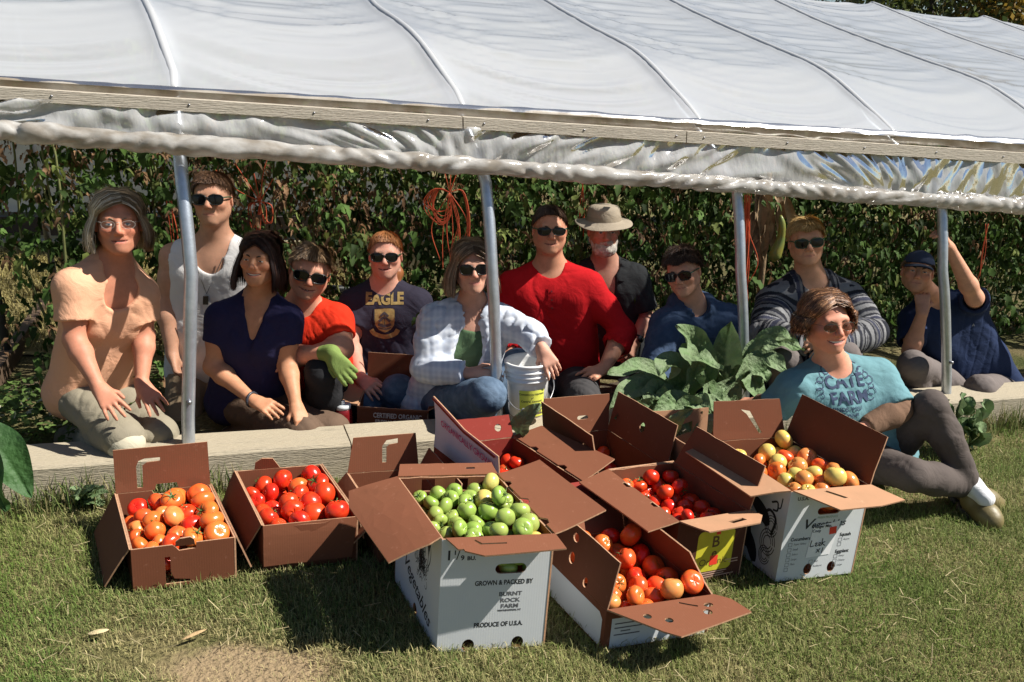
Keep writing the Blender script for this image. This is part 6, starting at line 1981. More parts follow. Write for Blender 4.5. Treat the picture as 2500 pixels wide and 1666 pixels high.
# ---- 1
def p1():
    s = Person('woman in a peach t-shirt with a grey bob and clear glasses, kneeling', (289, 546, 2.98), .208, 24, -4, 3,
               dict(n=(280, 655, 3.02), sL=(178, 702, 2.90), sR=(340, 718, 3.08), eL=(182, 830, 2.86), wL=(241, 946, 2.78), eR=(352, 818, 3.08), wR=(346, 938, 2.96), hL=(178, 958, 3.04), hR=(268, 955, 3.20)),
               (.45, .20, .13), .90, True)
    s.head(.35, .35); s.trunk(s.bodyops)
    for d in 'LR': s.arm(s.bodyops, d)
    s.hand('L', (292, 1016, 2.72), (.1, .5, -1), 1, .25, .16); s.hand('R', (400, 1014, 2.88), (-.1, .5, -1), -1, .25, .14)
    s.finish_body(); s.eyes((.09, .12, .15), .8); s.brows((.20, .15, .10), .0030)
    glass = MATS.get('clear_lens') or film_mat('clear_lens', (.98, .98, .98), .98, (.9, .9, .9), .05, .12)
    s.sunglasses((.35, .33, .30), (.35, .33, .30), .023, .0150, glass, True, 'glasses')
    s.hair((.34, .255, .165), 'long', .130, 3800, .3, light=(.66, .58, .46), lift=.022, puff=1.7, front=54, flare=.002, part=14, hl0=50)
    s.top('t_shirt', cloth('peach', (.68, .37, .235), .06, col2=(.62, .33, .205)), .62, .012, 'scoop', flare=.010, vdepth=.12, dropw=.03)
    kL, kR = at(302, 1072, 2.80), at(386, 1062, 2.95)
    s.bottoms('trousers', KHAKI, {'L': (kL, at(160, 1072, 3.10)), 'R': (kR, at(250, 1075, 3.24))}, .012, .92)
    # paler cloth cap over the knee of the near leg
    f = Field(); f.el(kL + np.array([.01, -.012, -.012]), (.068, .066, .064), None, .02); f.cut(kL + np.array([0, -.02, .045]), (0, .3, 1)); f.cut(kL + np.array([0, .0, 0]), (-.2, 1, .1))
    s.field('knee_patch', f, cloth('pale_knee', (.46, .42, .32), .08), .006)
    s.shoe(at(172, 1060, 3.12), at(130, 1090, 3.3), SHOE_BLACK)
    for x in (-1, 1):
        P = [s.h(.083 * x, .012, -.034), s.h(.090 * x, .016, -.052), s.h(.087 * x, .014, -.078), s.h(.084 * x, .012, -.060), s.h(.083 * x, .012, -.034)]
        V, F = tube_vf(smoothpath(P, 14), .0012, 5); s.add('earring', V, F, mat('silver', (.6, .6, .62), .25, .05, metal=.9))
    s.done()

# ---- 2
def p2():
    s = Person('man in a white tank top and dark sunglasses kneeling behind the nearest post', (519, 487, 3.58), .214, 6, -5, 1,
               dict(n=(523, 600, 3.62), sL=(424, 628, 3.60), sR=(608, 628, 3.62), eL=(406, 742, 3.58), wL=(421, 868, 3.50), eR=(632, 745, 3.66), wR=(620, 860, 3.62), hL=(462, 905, 3.66), hR=(568, 905, 3.66)),
               (.52, .285, .19), .98)
    s.head(.05); s.trunk(s.bodyops)
    for d in 'LR': s.arm(s.bodyops, d)
    s.hand('L', (446, 938, 3.44), (1, .2, .2), 1, .75, .05); s.hand('R', (620, 930, 3.6), (-1, .2, 0), -1, .5)
    s.finish_body(); s.brows((.10, .06, .035)); s.sunglasses()
    s.hair((.085, .042, .022), 'short', n=3000, lift=.014, light=(.19, .10, .05), fringe=6)
    s.top('tank_top', cloth('white_rib', (.74, .71, .69), .03), 0, .008, 'tank', hem=1.0, wr=(.003, .0015), dropw=.0)
    P = np.array([s.J['n'] + s.right * x + s.fwd * (.105 - 3.2 * x * x) + s.down * (.185 - abs(x) * 2.6) for x in np.linspace(-.062, .062, 15)])
    V, F = tube_vf(P, .0018, 5); ch = s.add('necklace', V, F, mat('chain', (.22, .2, .18), .35, .1, metal=.8))
    p = s.J['n'] + s.down * .21 + s.fwd * .118
    v, fc = box_vf((-.011, -.0025, -.019), (.011, .0025, .019)); V = np.array([p + s.right * a - s.fwd * b - s.down * c for a, b, c in v]); s.add('pendant', V, fc, mat('black_tag', (.008, .008, .009), .35, .05), smooth=False, parent=ch)
    s.bottoms('trousers', TAN, {'L': (at(440, 1070, 3.42), at(430, 1090, 3.85)), 'R': (at(560, 1075, 3.42), at(560, 1090, 3.85))}, .016, .95)
    s.done()

# ---- 3
def p3():
    s = Person('dark haired woman in a navy v-neck shirt and brown trousers kneeling on the baseboard', (634, 634, 3.28), .197, -2, -6, 6,
               dict(n=(630, 742, 3.33), sL=(540, 776, 3.31), sR=(702, 782, 3.33), eL=(520, 895, 3.27), wL=(618, 978, 3.17), eR=(702, 893, 3.30), wR=(722, 988, 3.16), hL=(560, 980, 3.38), hR=(652, 985, 3.40)),
               (.43, .215, .125), .88, True)
    s.head(.9, .8); s.trunk(s.bodyops)
    for d in 'LR': s.arm(s.bodyops, d)
    s.hand('L', (700, 1016, 3.10), (.1, .5, -1), 1, .35, .08); s.hand('R', (742, 1040, 3.10), (-.6, .6, -.4), -1, .9, .04)
    s.finish_body(); s.eyes((.06, .035, .02), .55); s.brows((.03, .018, .012), .0036)
    s.hair((.030, .013, .010), 'long', .165, 3600, .3, light=(.075, .030, .020), lift=.018, puff=1.2, front=44, flare=.022)
    s.top('v_neck_shirt', cloth('navy', (.022, .020, .058), .08), .5, .010, 'v', flare=.006, vdepth=.15, dropw=.02)
    s.bottoms('trousers', BROWN, {'L': (at(738, 1052, 3.14), at(560, 1072, 3.36)), 'R': (at(812, 1052, 3.24), at(660, 1070, 3.52))}, .012, .95, (.007, .004))
    V, F = tube_vf(np.array([s.J['wL'] + unit(np.cross(unit(s.J['wL'] - s.J['eL']), (0, 0, 1))) * .028 * math.cos(a) + np.array([0, 0, 1]) * .028 * math.sin(a) - unit(s.J['wL'] - s.J['eL']) * .006 for a in np.linspace(0, 6.283, 16)]), .006, 6, False)
    s.add('bracelet', V, F, mat('dark_bracelet', (.03, .03, .04), .4, .2, 60))
    p = at(812, 1058, 3.17)
    for k in range(3):
        V, F = tube_vf(smoothpath([p + np.array([-.03 + .012 * k, -.005, .0]), p + np.array([0, -.012, .012 - .01 * k]), p + np.array([.03, -.004, .003 * k])], 8), .003, 5); s.add('blue_lace', V, F, mat('blue_lace', (.05, .16, .55), .6, .1))
    s.done()

# ---- 4
def p4():
    s = Person('boy in an orange red t-shirt and green garden glove with a dark strap, head tilted', (757, 664, 3.52), .218, 12, 3, 15,
               dict(n=(735, 757, 3.58), sL=(672, 795, 3.56), sR=(822, 782, 3.58), eL=(690, 872, 3.42), wL=(806, 862, 3.27), eR=(836, 852, 3.50), wR=(745, 866, 3.38), hL=(715, 965, 3.68), hR=(805, 965, 3.68)),
               (.55, .27, .18), 1.04, shape=(1.06, 1))
    s.head(.75, .35, cheeks=1.1, jaw=1.1); s.trunk(s.bodyops)
    for d in 'LR': s.arm(s.bodyops, d, thick=1.15)
    s.hand('R', (700, 880, 3.32), (0, .5, -1), -1, .4)
    s.finish_body(); s.brows((.15, .09, .05)); s.sunglasses()
    s.hair((.155, .090, .045), 'short', n=3200, lift=.016, light=(.30, .19, .10), fringe=8)
    s.top('t_shirt', cloth('orange_red', (.72, .036, .012), .05), .60, .013, 'crew', flare=.008)
    # garden glove drooping over the knee
    w = s.J['wL']; f = Field(); keep = s.J['wL']
    d0 = unit(s.J['wL'] - s.J['eL'])
    f.rc(w - d0 * .035, w + d0 * .01, .034, .034, .01, flat=False)
    s.hand('L', (868, 938, 3.2), (.1, .9, -.5), -1, .45, .08, f, .0030, 1.0)
    s.field('glove', f, cloth('glove_green', (.165, .23, .065), .12, .8), .0045)
    s.bottoms('trousers', BLACKC, {'R': (at(788, 912, 3.30), at(800, 1050, 3.40)), 'L': (at(720, 1060, 3.38), at(730, 1085, 3.8))}, .015, .95)
    V, F = s.last_top; b = BVHTree.FromPolygons([tuple(v) for v in V], [tuple(int(i) for i in q) for q in F])
    A, B = s.J['n'] - s.right * .085 + s.down * .0, s.J['n'] + s.right * .09 + s.down * .27
    st = []
    for t in np.linspace(0, 1, 16):
        p = lerp(A, B, t); wv = unit(B - A); sv = np.cross(wv, s.fwd)
        for e in (-.021, .021):
            h_ = b.ray_cast(Vector(p + sv * e + s.fwd * .3), Vector(-s.fwd)); q = np.array(h_[0]) if h_[0] is not None else p + sv * e + s.fwd * .1
            st.append(q + s.fwd * .004)
    s.add('shoulder_strap', np.array(st), grid_faces(16, 2), cloth('strap', (.022, .02, .02), .15))
    for x in (.01, .03):
        s.decal(place(text_vf('S' if x < .02 else '3', .014, bold=.0006), 0, 0, 1), INK, s.J['n'] + s.right * (.035 + x) + s.down * .135 + s.fwd * .1, s.right, -s.down)
    s.done()

# ---- 5
def p5():
    s = Person('redhead in sunglasses and a dark t-shirt printed eagle with a gold crest', (941, 624, 3.88), .206, 5, -4, 1,
               dict(n=(936, 708, 3.92), sL=(866, 742, 3.90), sR=(1018, 742, 3.92), eL=(853, 832, 3.80), wL=(882, 926, 3.60), eR=(1040, 845, 3.90), wR=(1030, 930, 3.80), hL=(890, 935, 3.96), hR=(990, 935, 3.96)),
               (.60, .315, .235), .96)
    s.head(.7, .5, jaw=.95); s.trunk(s.bodyops)
    for d in 'LR': s.arm(s.bodyops, d, thick=.95)
    s.hand('L', (925, 962, 3.5), (.2, .6, -.8), 1, .4); s.hand('R', (1010, 960, 3.7), (0, .5, -1), -1, .4)
    s.finish_body(); s.brows((.32, .15, .06), .0028); s.sunglasses()
    s.hair((.34, .125, .042), 'short', n=3000, lift=.006, light=(.52, .24, .09), vary=.2)
    # ponytail hanging behind the neck
    f = Field(); f.rc(s.h(.02, .09, -.02), s.h(.05, .07, -.10), .026, .030, .02).rc(s.h(.05, .07, -.10), s.h(.055, .05, -.150), .03, .015, .02).rc(s.h(-.05, .06, -.06), s.h(-.065, .05, -.14), .022, .014, .02)
    f.wrinkle(4, 170, .003, (1, 1, .25)); s.field('ponytail', f, mat('red_hair', (.36, .13, .045), .45, .3, 40, .3, 200, stretch=(1, 1, .2)), .0045)
    navy = cloth('faded_navy', (.036, .032, .050), .12)
    s.top('t_shirt', navy, .66, .016, 'crew', flare=.010, lift=.004)
    collar_band(s, 'undershirt_collar', cloth('white_tee', (.62, .56, .53), .05), .060, .006, .006, .03, .012)
    P = ring_path(s, .058, .018, .010, 24, (0, 6.283), .03); V, F = tube_vf(P, .0026, 5, False); s.add('necklace', V, F, mat('beads', (.15, .06, .03), .4, .4, 200))
    gold = mat('gold_print', (.36, .25, .085), .8, .35, 60)
    c = s.J['n'] + s.fwd * .1
    s.decal(text_vf('EAGLE', .066, bold=.0030, sx=.92), gold, at(937, 738, 3.8), s.right, -s.down)
    s.decal(text_vf('AMERICAN', .017, bold=.0003), mat('dull_print', (.14, .10, .07), .8, .3, 80), at(930, 716, 3.8), s.right, -s.down)
    sh = np.array([(-.052, .05, 0), (-.052, -.035, 0), (-.03, -.062, 0), (0, -.075, 0), (.03, -.062, 0), (.052, -.035, 0), (.052, .05, 0), (.02, .045, 0), (-.02, .045, 0)], float)
    def grid_shield(w, top, bot):
        V = []; n = 9
        for i in range(n):
            y = top + (bot - top) * i / (n - 1); ww = w * (1 if y > bot + .045 else math.sqrt(max((y - bot) / .045, .0)))
            for j in range(7): V.append((-ww + 2 * ww * j / 6, y, 0))
        return np.array(V), grid_faces(n, 7)[:, ::-1]
    cc = at(938, 782, 3.8)
    s.decal(grid_shield(.047, .048, -.068), gold, cc, s.right, -s.down, .002, 'crest')
    rim = [(-.047, .048), (-.047, -.02), (-.04, -.045), (-.02, -.062), (0, -.068), (.02, -.062), (.04, -.045), (.047, -.02), (.047, .048), (-.047, .048)]
    s.decal(stroke_vf(rim, .005, 40), navy, cc, s.right, -s.down, .0032, 'crest_line')
    ship = [stroke_vf([(-.03, -.025), (0, -.035), (.03, -.025)], .014, 9), stroke_vf([(0, -.03), (0, .035)], .003), stroke_vf([(-.018, .012), (0, .028), (.018, .012)], .010, 9), stroke_vf([(-.026, -.012), (0, .008), (.026, -.012)], .012, 9), stroke_vf([(-.03, -.042), (.0, -.05), (.03, -.042)], .005, 9)]
    s.decal(merge_vf(ship), mat('crest_grey', (.08, .065, .07), .8, .4, 90), cc, s.right, -s.down, .0034, 'crest_ship')
    s.decal(stroke_vf([(-.062, -.045), (-.045, -.068), (0, -.082), (.045, -.068), (.062, -.045)], .022, 16), gold, cc + s.down * .006, s.right, -s.down, .0026, 'banner')
    s.bottoms('jeans', JEAN, {'R': (at(970, 955, 3.56), at(985, 1060, 3.7)), 'L': (at(890, 985, 3.56), at(880, 1070, 3.7))}, .014, .95)
    s.done()

# ---- 6
def p6():
    s = Person('woman with long fair hair, sunglasses and a pale plaid shirt holding the bucket', (1153, 652, 3.44), .206, 8, -3, 0,
               dict(n=(1150, 758, 3.49), sL=(1062, 788, 3.47), sR=(1226, 788, 3.50), eL=(1036, 900, 3.38), wL=(1146, 912, 3.30), eR=(1292, 812, 3.40), wR=(1322, 850, 3.30), hL=(1048, 985, 3.56), hR=(1150, 985, 3.56)),
               (.52, .285, .21), .95, True)
    s.head(.2); s.trunk(s.bodyops)
    for d in 'LR': s.arm(s.bodyops, d)
    s.hand('L', (1232, 930, 3.26), (.3, .8, -.1), -1, .35, .06); s.hand('R', (1358, 915, 3.25), (-.35, .9, .1), -1, .45, .08)
    s.finish_body(); s.brows((.16, .10, .06), .0026); s.sunglasses((.012, .008, .008), (.03, .012, .01), .0285, .0225)
    s.hair((.19, .118, .070), 'long', .150, 3800, .25, light=(.38, .27, .18), lift=.020, puff=1.4, front=46, flare=.018)
    s.top('green_t_shirt', cloth('sage', (.085, .145, .075), .1), .35, .004, 'scoop', vdepth=.06, flare=.004, bust=.046)
    # open shirt, checked
    m = bpy.data.materials.new('plaid'); m.use_nodes = True
    N = m.node_tree.nodes; L = m.node_tree.links; b = N['Principled BSDF']; b.inputs['Roughness'].default_value = .85; b.inputs['Specular IOR Level'].default_value = .15
    tc = N.new('ShaderNodeTexCoord'); prev = None
    for k, (ax, sc) in enumerate((('X', 5.5), ('Z', 5.0), ('X', 13), ('Z', 12))):
        w = N.new('ShaderNodeTexWave'); w.bands_direction = ax; w.inputs['Scale'].default_value = sc; w.inputs['Distortion'].default_value = 1.2; w.inputs['Detail'].default_value = 1
        w.inputs['Detail Scale'].default_value = .6
        L.new(tc.outputs['Object'], w.inputs['Vector'])
        if prev is None: prev = w.outputs['Fac']
        else:
            a = N.new('ShaderNodeMath'); a.operation = 'ADD'; L.new(prev, a.inputs[0]); L.new(w.outputs['Fac'], a.inputs[1]); prev = a.outputs[0]
    cr = N.new('ShaderNodeValToRGB'); mrg = N.new('ShaderNodeMapRange'); mrg.inputs[1].default_value = .9; mrg.inputs[2].default_value = 3.1; L.new(prev, mrg.inputs[0]); L.new(mrg.outputs[0], cr.inputs[0])
    e = cr.color_ramp.elements; e[0].color = (.42, .465, .56, 1); e[1].color = (.60, .635, .70, 1); L.new(cr.outputs[0], b.inputs['Base Color'])
    f0 = s.J
    def more(f):
        n = f0['n']; f.rc(n + s.fwd * .15 + s.down * .0, n + s.fwd * .17 + s.down * .38, .050, .058, .02, True)
    s.top('plaid_shirt', m, 1.93, .020, 'crew', wr=(.009, .004), flare=.010, extra_ops=None, dropw=.05, h=.0055, seed=11, lift=-.01) if False else None
    f = Field(); s.trunk(f, .022, bust=.055)
    for d in 'LR': s.arm(f, d, .020, 1.92, 1.0, True, .008)
    n = s.J['n']
    f.rc(n - s.down * .10, n + s.fwd * .015, .056, .064, .006, True)
    f.rc(n + s.fwd * .125 + s.right * .006, n + s.fwd * .165 + s.down * .46 + s.right * .02, .066, .062, .008, True)
    f.cut(s.pc + s.down * .13, s.down)
    f.folds(61, s.down + .5 * s.right, .011, 55, 12).folds(62, s.right - .4 * s.down, .008, 70, 16).folds(63, s.down, .004, 110, 25)
    s.field('plaid_shirt', f, m, .0055)
    for sg in (-1, 1):        # collar points
        a = n + s.right * .060 * sg - s.down * .004 + s.fwd * .02; b_ = n + s.right * .058 * sg + s.down * .085 + s.fwd * .100; c_ = n + s.right * .105 * sg + s.down * .05 + s.fwd * .075; d_ = n + s.right * .085 * sg - s.down * .005 + s.fwd * .0
        V = np.array([a, b_, c_, d_]); V = np.vstack([V, V + s.fwd * .006 - s.right * .0]); F = [(0, 1, 2, 3), (7, 6, 5, 4), (0, 4, 5, 1), (1, 5, 6, 2), (2, 6, 7, 3), (3, 7, 4, 0)]
        s.add('collar', V, F, m)
    s.bottoms('jeans', JEAN, {'L': (at(1190, 965, 3.16), at(1130, 1055, 3.46)), 'R': (at(1262, 890, 3.66), at(1262, 1010, 3.72))}, .014, .95, thick=1.0)
    s.done()

# ---- 7
def p7():
    s = Person('man in a bright red henley shirt and sunglasses with one hand on his thigh', (1342, 562, 4.02), .220, 3, -4, 1,
               dict(n=(1343, 662, 4.06), sL=(1252, 700, 4.04), sR=(1436, 700, 4.04), eL=(1228, 815, 4.00), wL=(1240, 900, 3.90), eR=(1522, 812, 3.98), wR=(1474, 900, 3.82), hL=(1300, 935, 4.10), hR=(1402, 935, 4.10)),
               (.54, .265, .17), 1.14)
    s.head(.5, .25, jaw=1.12); s.trunk(s.bodyops)
    for d in 'LR': s.arm(s.bodyops, d, thick=1.15)
    s.hand('R', (1405, 935, 3.70), (-.1, .6, -.8), -1, .3, .14); s.hand('L', (1280, 940, 3.8), (0, .6, -.8), 1, .4)
    s.finish_body(); s.brows((.08, .045, .025)); s.sunglasses(hgt=.018)
    s.hair((.055, .028, .018), 'crop', n=3000, lift=.008, light=(.13, .07, .04), fringe=2)
    m = cloth('red', (.50, .010, .014), .07)
    def roll(f):
        for d in 'LR':
            p = lerp(s.J['e' + d], s.J['w' + d], .22); q = lerp(s.J['e' + d], s.J['w' + d], .34); f.rc(p, q, .064, .062, .012)
    s.top('henley_shirt', m, 1.34, .013, 'crew', flare=.012, thick=1.12, extra_ops=roll, wr=(.0055, .0022))
    n = s.J['n']
    s.decal(stroke_vf([(0, 0), (0, -.13)], .030, 12), cloth('red_placket', (.44, .009, .013), .05), n + s.down * .045 + s.fwd * .1, s.right, -s.down, .0055, 'placket')
    for k in range(3):
        s.decal(disc_vf((0, 0), .0048, 10), mat('dark_red_button', (.16, .01, .012), .4, .1), n + s.down * (.065 + .04 * k) + s.fwd * .1, s.right, -s.down, .0085, 'button')
    s.bottoms('trousers', DARKG, {'R': (at(1425, 975, 3.62), at(1430, 1060, 3.95)), 'L': (at(1300, 985, 3.66), at(1300, 1060, 3.95))}, .015, .95, thick=1.1)
    s.done()

# ---- 8
def p8():
    s = Person('bearded man in a beige sun hat and dark shirt close to the plants', (1474, 562, 4.34), .220, 4, 2, 0,
               dict(n=(1478, 652, 4.40), sL=(1392, 682, 4.38), sR=(1550, 680, 4.40), eL=(1385, 790, 4.4), wL=(1400, 870, 4.3), eR=(1580, 782, 4.36), wR=(1553, 832, 4.26), hL=(1430, 930, 4.46), hR=(1530, 930, 4.46)),
               (.52, .275, .20), 1.0)
    s.head(.15, nose=1.15); s.trunk(s.bodyops)
    for d in 'LR': s.arm(s.bodyops, d)
    s.hand('R', (1520, 900, 4.18), (-.6, .5, -.3), -1, .6); s.hand('L', (1410, 940, 4.2), (0, .5, -1), 1, .5)
    s.finish_body(); s.eyes((.08, .1, .12), .7); s.brows((.42, .38, .33), .004)
    f = Field()
    f.el(s.h(0, -.050, -.088), np.array([.057, .053, .044]) * s.k, s.M, .02); f.rc(s.h(-.055, -.005, -.05), s.h(-.03, -.05, -.095), .022, .026, .02).rc(s.h(.055, -.005, -.05), s.h(.03, -.05, -.095), .022, .026, .02)
    f.rc(s.h(-.027, -.083, -.054), s.h(0, -.094, -.047), .007, .008, .006).rc(s.h(.027, -.083, -.054), s.h(0, -.094, -.047), .007, .008, .006)
    f.el(s.h(0, -.10, -.062), np.array([.020, .014, .0055]) * s.k, s.M, .004, True)
    f.wrinkle(2, 190, .0035).wrinkle(3, 300, .002); s.field('beard', f, mat('white_beard', (.50, .45, .39), .7, .35, 70, .4, 200), .0036)
    s.hair((.30, .26, .22), 'crop', n=500, lift=.006, line=.01)
    # sun hat: crown, band, drooping wavy brim
    hatm = cloth('beige_hat', (.40, .33, .25), .08)
    n = 40; prof = [(.0, .152, 0), (.045, .150, 0), (.066, .142, 0), (.074, .128, 0), (.079, .095, 0), (.083, .070, 0), (.0835, .066, 0), (.090, .062, .1), (.112, .052, .6), (.136, .042, 1.0), (.138, .039, 1.0), (.134, .038, 1), (.110, .047, .6), (.086, .058, .1), (.080, .060, 0)]
    V, F = [], []
    for r_, z_, wv in prof:
        for i in range(n):
            a = 2 * math.pi * i / n
            zz = z_ * .9 - .005 + wv * (.010 * math.cos(2 * a) * -1 + .006 * math.sin(3 * a + 1)); ry = r_ * 1.12
            V.append(s.h(r_ * math.sin(a) * 1.10, .012 - ry * math.cos(a) * 1.06, zz))
    for j in range(len(prof) - 1):
        for i in range(n): F.append((j * n + i, j * n + (i + 1) % n, (j + 1) * n + (i + 1) % n, (j + 1) * n + i))
    ho = s.add('sun_hat', np.array(V), F, hatm)
    V, F = [], []
    for z_, r_ in ((.066, .0855), (.090, .0815)):
        for i in range(n):
            a = 2 * math.pi * i / n; V.append(s.h(r_ * math.sin(a) * 1.10, .012 - r_ * 1.175 * math.cos(a), z_ * .9 - .005))
    for i in range(n): F.append((i, (i + 1) % n, n + (i + 1) % n, n + i))
    s.add('hat_band', np.array(V), F, cloth('hat_band', (.33, .27, .20), .05), parent=ho)
    m = cloth('dark_grey', (.030, .032, .034), .12)
    s.top('dark_shirt', m, .78, .016, 'open', flare=.012, vdepth=.20, dropw=.03)
    nk = s.J['n']
    for sg in (-1, 1):
        a = nk + s.right * .055 * sg + s.fwd * .01 - s.down * .02; b_ = nk + s.right * .050 * sg + s.down * .055 + s.fwd * .105; c_ = nk + s.right * .110 * sg + s.down * .045 + s.fwd * .085; d_ = nk + s.right * .080 * sg - s.down * .012
        V = np.array([a, b_, c_, d_]); V = np.vstack([V, V + s.fwd * .006]); s.add('collar', V, [(0, 1, 2, 3), (7, 6, 5, 4), (0, 4, 5, 1), (1, 5, 6, 2), (2, 6, 7, 3), (3, 7, 4, 0)], m)
    for k in range(4): s.decal(disc_vf((0, 0), .0045, 8), mat('shirt_button', (.10, .09, .08), .4, .1), nk + s.down * (.24 + .06 * k) + s.fwd * .1 + s.right * .012, s.right, -s.down, .003, 'button')
    w = s.J['wR']; d = unit(w - s.J['eR']); u = unit(np.cross(d, (0, 1, 0))); v = np.cross(d, u)
    V, F = tube_vf(np.array([w - d * .015 + (u * math.cos(a) + v * math.sin(a)) * .029 for a in np.linspace(0, 6.283, 18)]), .006, 6, False); wt = s.add('watch', V, F, SHOE_BLACK)
    V, F = tube_vf([w - d * .015 + unit(np.array([.4, -1, .2])) * .026, w - d * .015 + unit(np.array([.4, -1, .2])) * .040], .017, 14); s.add('watch_face', V, F, mat('watch_glass', (.03, .035, .04), .1, .05), parent=wt)
    s.bottoms('trousers', BLACKC, {'L': (at(1440, 1000, 4.15), at(1440, 1050, 4.6)), 'R': (at(1530, 1000, 4.15), at(1530, 1050, 4.6))}, .015, .95)
    s.done()

# ---- 9
def p9():
    s = Person('boy in a blue hooded sweatshirt and sunglasses crouching behind the comfrey', (1668, 664, 3.94), .214, -26, 4, -12,
               dict(n=(1692, 752, 4.02), sL=(1626, 795, 3.93), sR=(1782, 788, 4.06), eL=(1602, 878, 3.84), wL=(1625, 960, 3.72), eR=(1802, 885, 4.0), wR=(1760, 960, 3.8), hL=(1670, 965, 4.22), hR=(1770, 965, 4.22)),
               (.56, .30, .205), 1.05)
    s.head(.1, jaw=1.05, cheeks=1.1); s.trunk(s.bodyops)
    for d in 'LR': s.arm(s.bodyops, d)
    s.hand('L', (1650, 1000, 3.66), (0, .5, -1), 1, .5); s.hand('R', (1740, 1000, 3.7), (0, .5, -1), -1, .5)
    s.finish_body(); s.brows((.05, .03, .02)); s.sunglasses()
    s.hair((.040, .022, .016), 'short', n=3400, lift=.024, light=(.085, .045, .03), fringe=16, curl=.004, puff=1.3)
    m = cloth('slate_blue', (.040, .066, .125), .14, col2=(.052, .08, .14), scale=18)
    def hood(f):
        n = s.J['n']
        for a0, a1 in ((-2.6, -1.2), (-1.2, 0.2), (.2, 1.4), (1.4, 2.6)):
            P = [n - s.down * .03 + s.right * .082 * math.sin(a) - s.fwd * .075 * math.cos(a) for a in (a0, a1)]
            f.rc(P[0], P[1], .030, .034, .03)
    s.top('hooded_sweatshirt', m, 1.98, .022, 'crew', flare=0, extra_ops=hood, wr=(.007, .003), thick=1.1)
    collar_band(s, 'hood_lining', cloth('grey_lining', (.17, .15, .14), .08), .070, .012, .010, .045, .012)
    collar_band(s, 'shirt_collar', cloth('pale_shirt', (.42, .45, .48), .05), .060, -.012, .007, .045, .018)
    s.bottoms('trousers', DARKG, {'L': (at(1650, 985, 3.80), at(1660, 1060, 4.1)), 'R': (at(1755, 985, 3.84), at(1765, 1060, 4.1))}, .015, .95)
    s.done()

# ---- 10
def p10():
    s = Person('blond boy in a grey and black striped pullover and sunglasses, arms folded on his knees', (1968, 590, 4.08), .222, -10, -4, -7,
               dict(n=(1980, 688, 4.12), sL=(1890, 738, 4.07), sR=(2068, 732, 4.12), eL=(1868, 818, 3.88), wL=(1972, 838, 3.70), eR=(2128, 812, 3.94), wR=(2030, 846, 3.70), hL=(1930, 935, 4.25), hR=(2040, 935, 4.25)),
               (.56, .30, .19), 1.1)
    s.head(.15, jaw=1.05); s.trunk(s.bodyops)
    for d in 'LR': s.arm(s.bodyops, d)
    s.hand('L', (2030, 842, 3.62), (0, .5, -1), 1, .5); s.hand('R', (1975, 852, 3.62), (0, .5, -1), -1, .5)
    s.finish_body(); s.brows((.30, .19, .08)); s.sunglasses((.014, .05, .025), (.02, .11, .05))
    s.hair((.42, .25, .085), 'short', n=3400, lift=.014, light=(.62, .43, .19), fringe=16, vary=.18)
    pal = [(.30, .30, .31), (.035, .037, .045), (.030, .032, .05), (.22, .22, .23), (.028, .03, .04), (.30, .30, .32), (.05, .055, .09), (.17, .17, .18), (.026, .028, .04)]
    wid = [.022, .012, .008, .012, .010, .007, .022, .012, .010]
    edges = np.cumsum([0] + wid); tot = edges[-1]
    J = s.J
    def cols(V):
        C = np.zeros((len(V), 3)); best = np.full(len(V), 9.0); par = np.zeros(len(V)); arm_ = np.zeros(len(V), bool)
        for sd in 'LR':
            a, b, w = J['s' + sd], J['e' + sd], J['w' + sd]; Lu = np.linalg.norm(b - a)
            for p, q, o in ((a, b, 0), (b, w, Lu)):
                v = q - p; t = np.clip(((V - p) @ v) / (v @ v), 0, 1); d = np.linalg.norm(V - (p + t[:, None] * v), axis=1) - .05
                m_ = d < best; best[m_] = d[m_]; par[m_] = (o + t * np.linalg.norm(v))[m_]
        tr = np.abs((V - J['n']) @ s.right); inner = tr < .115
        par = np.where(inner, (V - J['n']) @ s.right + .3 + 0, par)
        par = par + .004 * Wob(5, 60)(V)
        k = np.searchsorted(edges, np.mod(par, tot), 'right') - 1
        C = np.array(pal)[np.clip(k, 0, len(pal) - 1)]
        return C * .62 * (1 + .12 * Wob(6, 300)(V))[:, None]
    m = cloth('striped', (.2, .2, .2), .12, attr=True, bump=.25)
    def hood(f):
        n = s.J['n']
        for a0, a1 in ((-2.75, -1.4), (-1.4, 0.), (0., 1.4), (1.4, 2.75)):
            P = [n - s.down * .012 + s.right * .085 * math.sin(a) - s.fwd * .080 * math.cos(a) + s.down * (.04 if abs(a) > 2.6 else 0) for a in (a0, a1)]
            f.rc(P[0], P[1], .030, .032, .03)
    s.top('striped_pullover', m, 1.98, .026, 'v', flare=0, extra_ops=hood, cols=cols, wr=(.006, .0025), thick=1.15, vdepth=.13, h=.0045)
    s.bottoms('trousers', GREYP, {'L': (at(1915, 880, 3.70), at(1925, 1040, 3.95)), 'R': (at(2060, 872, 3.70), at(2060, 1040, 3.95))}, .015, .95)
    s.done()

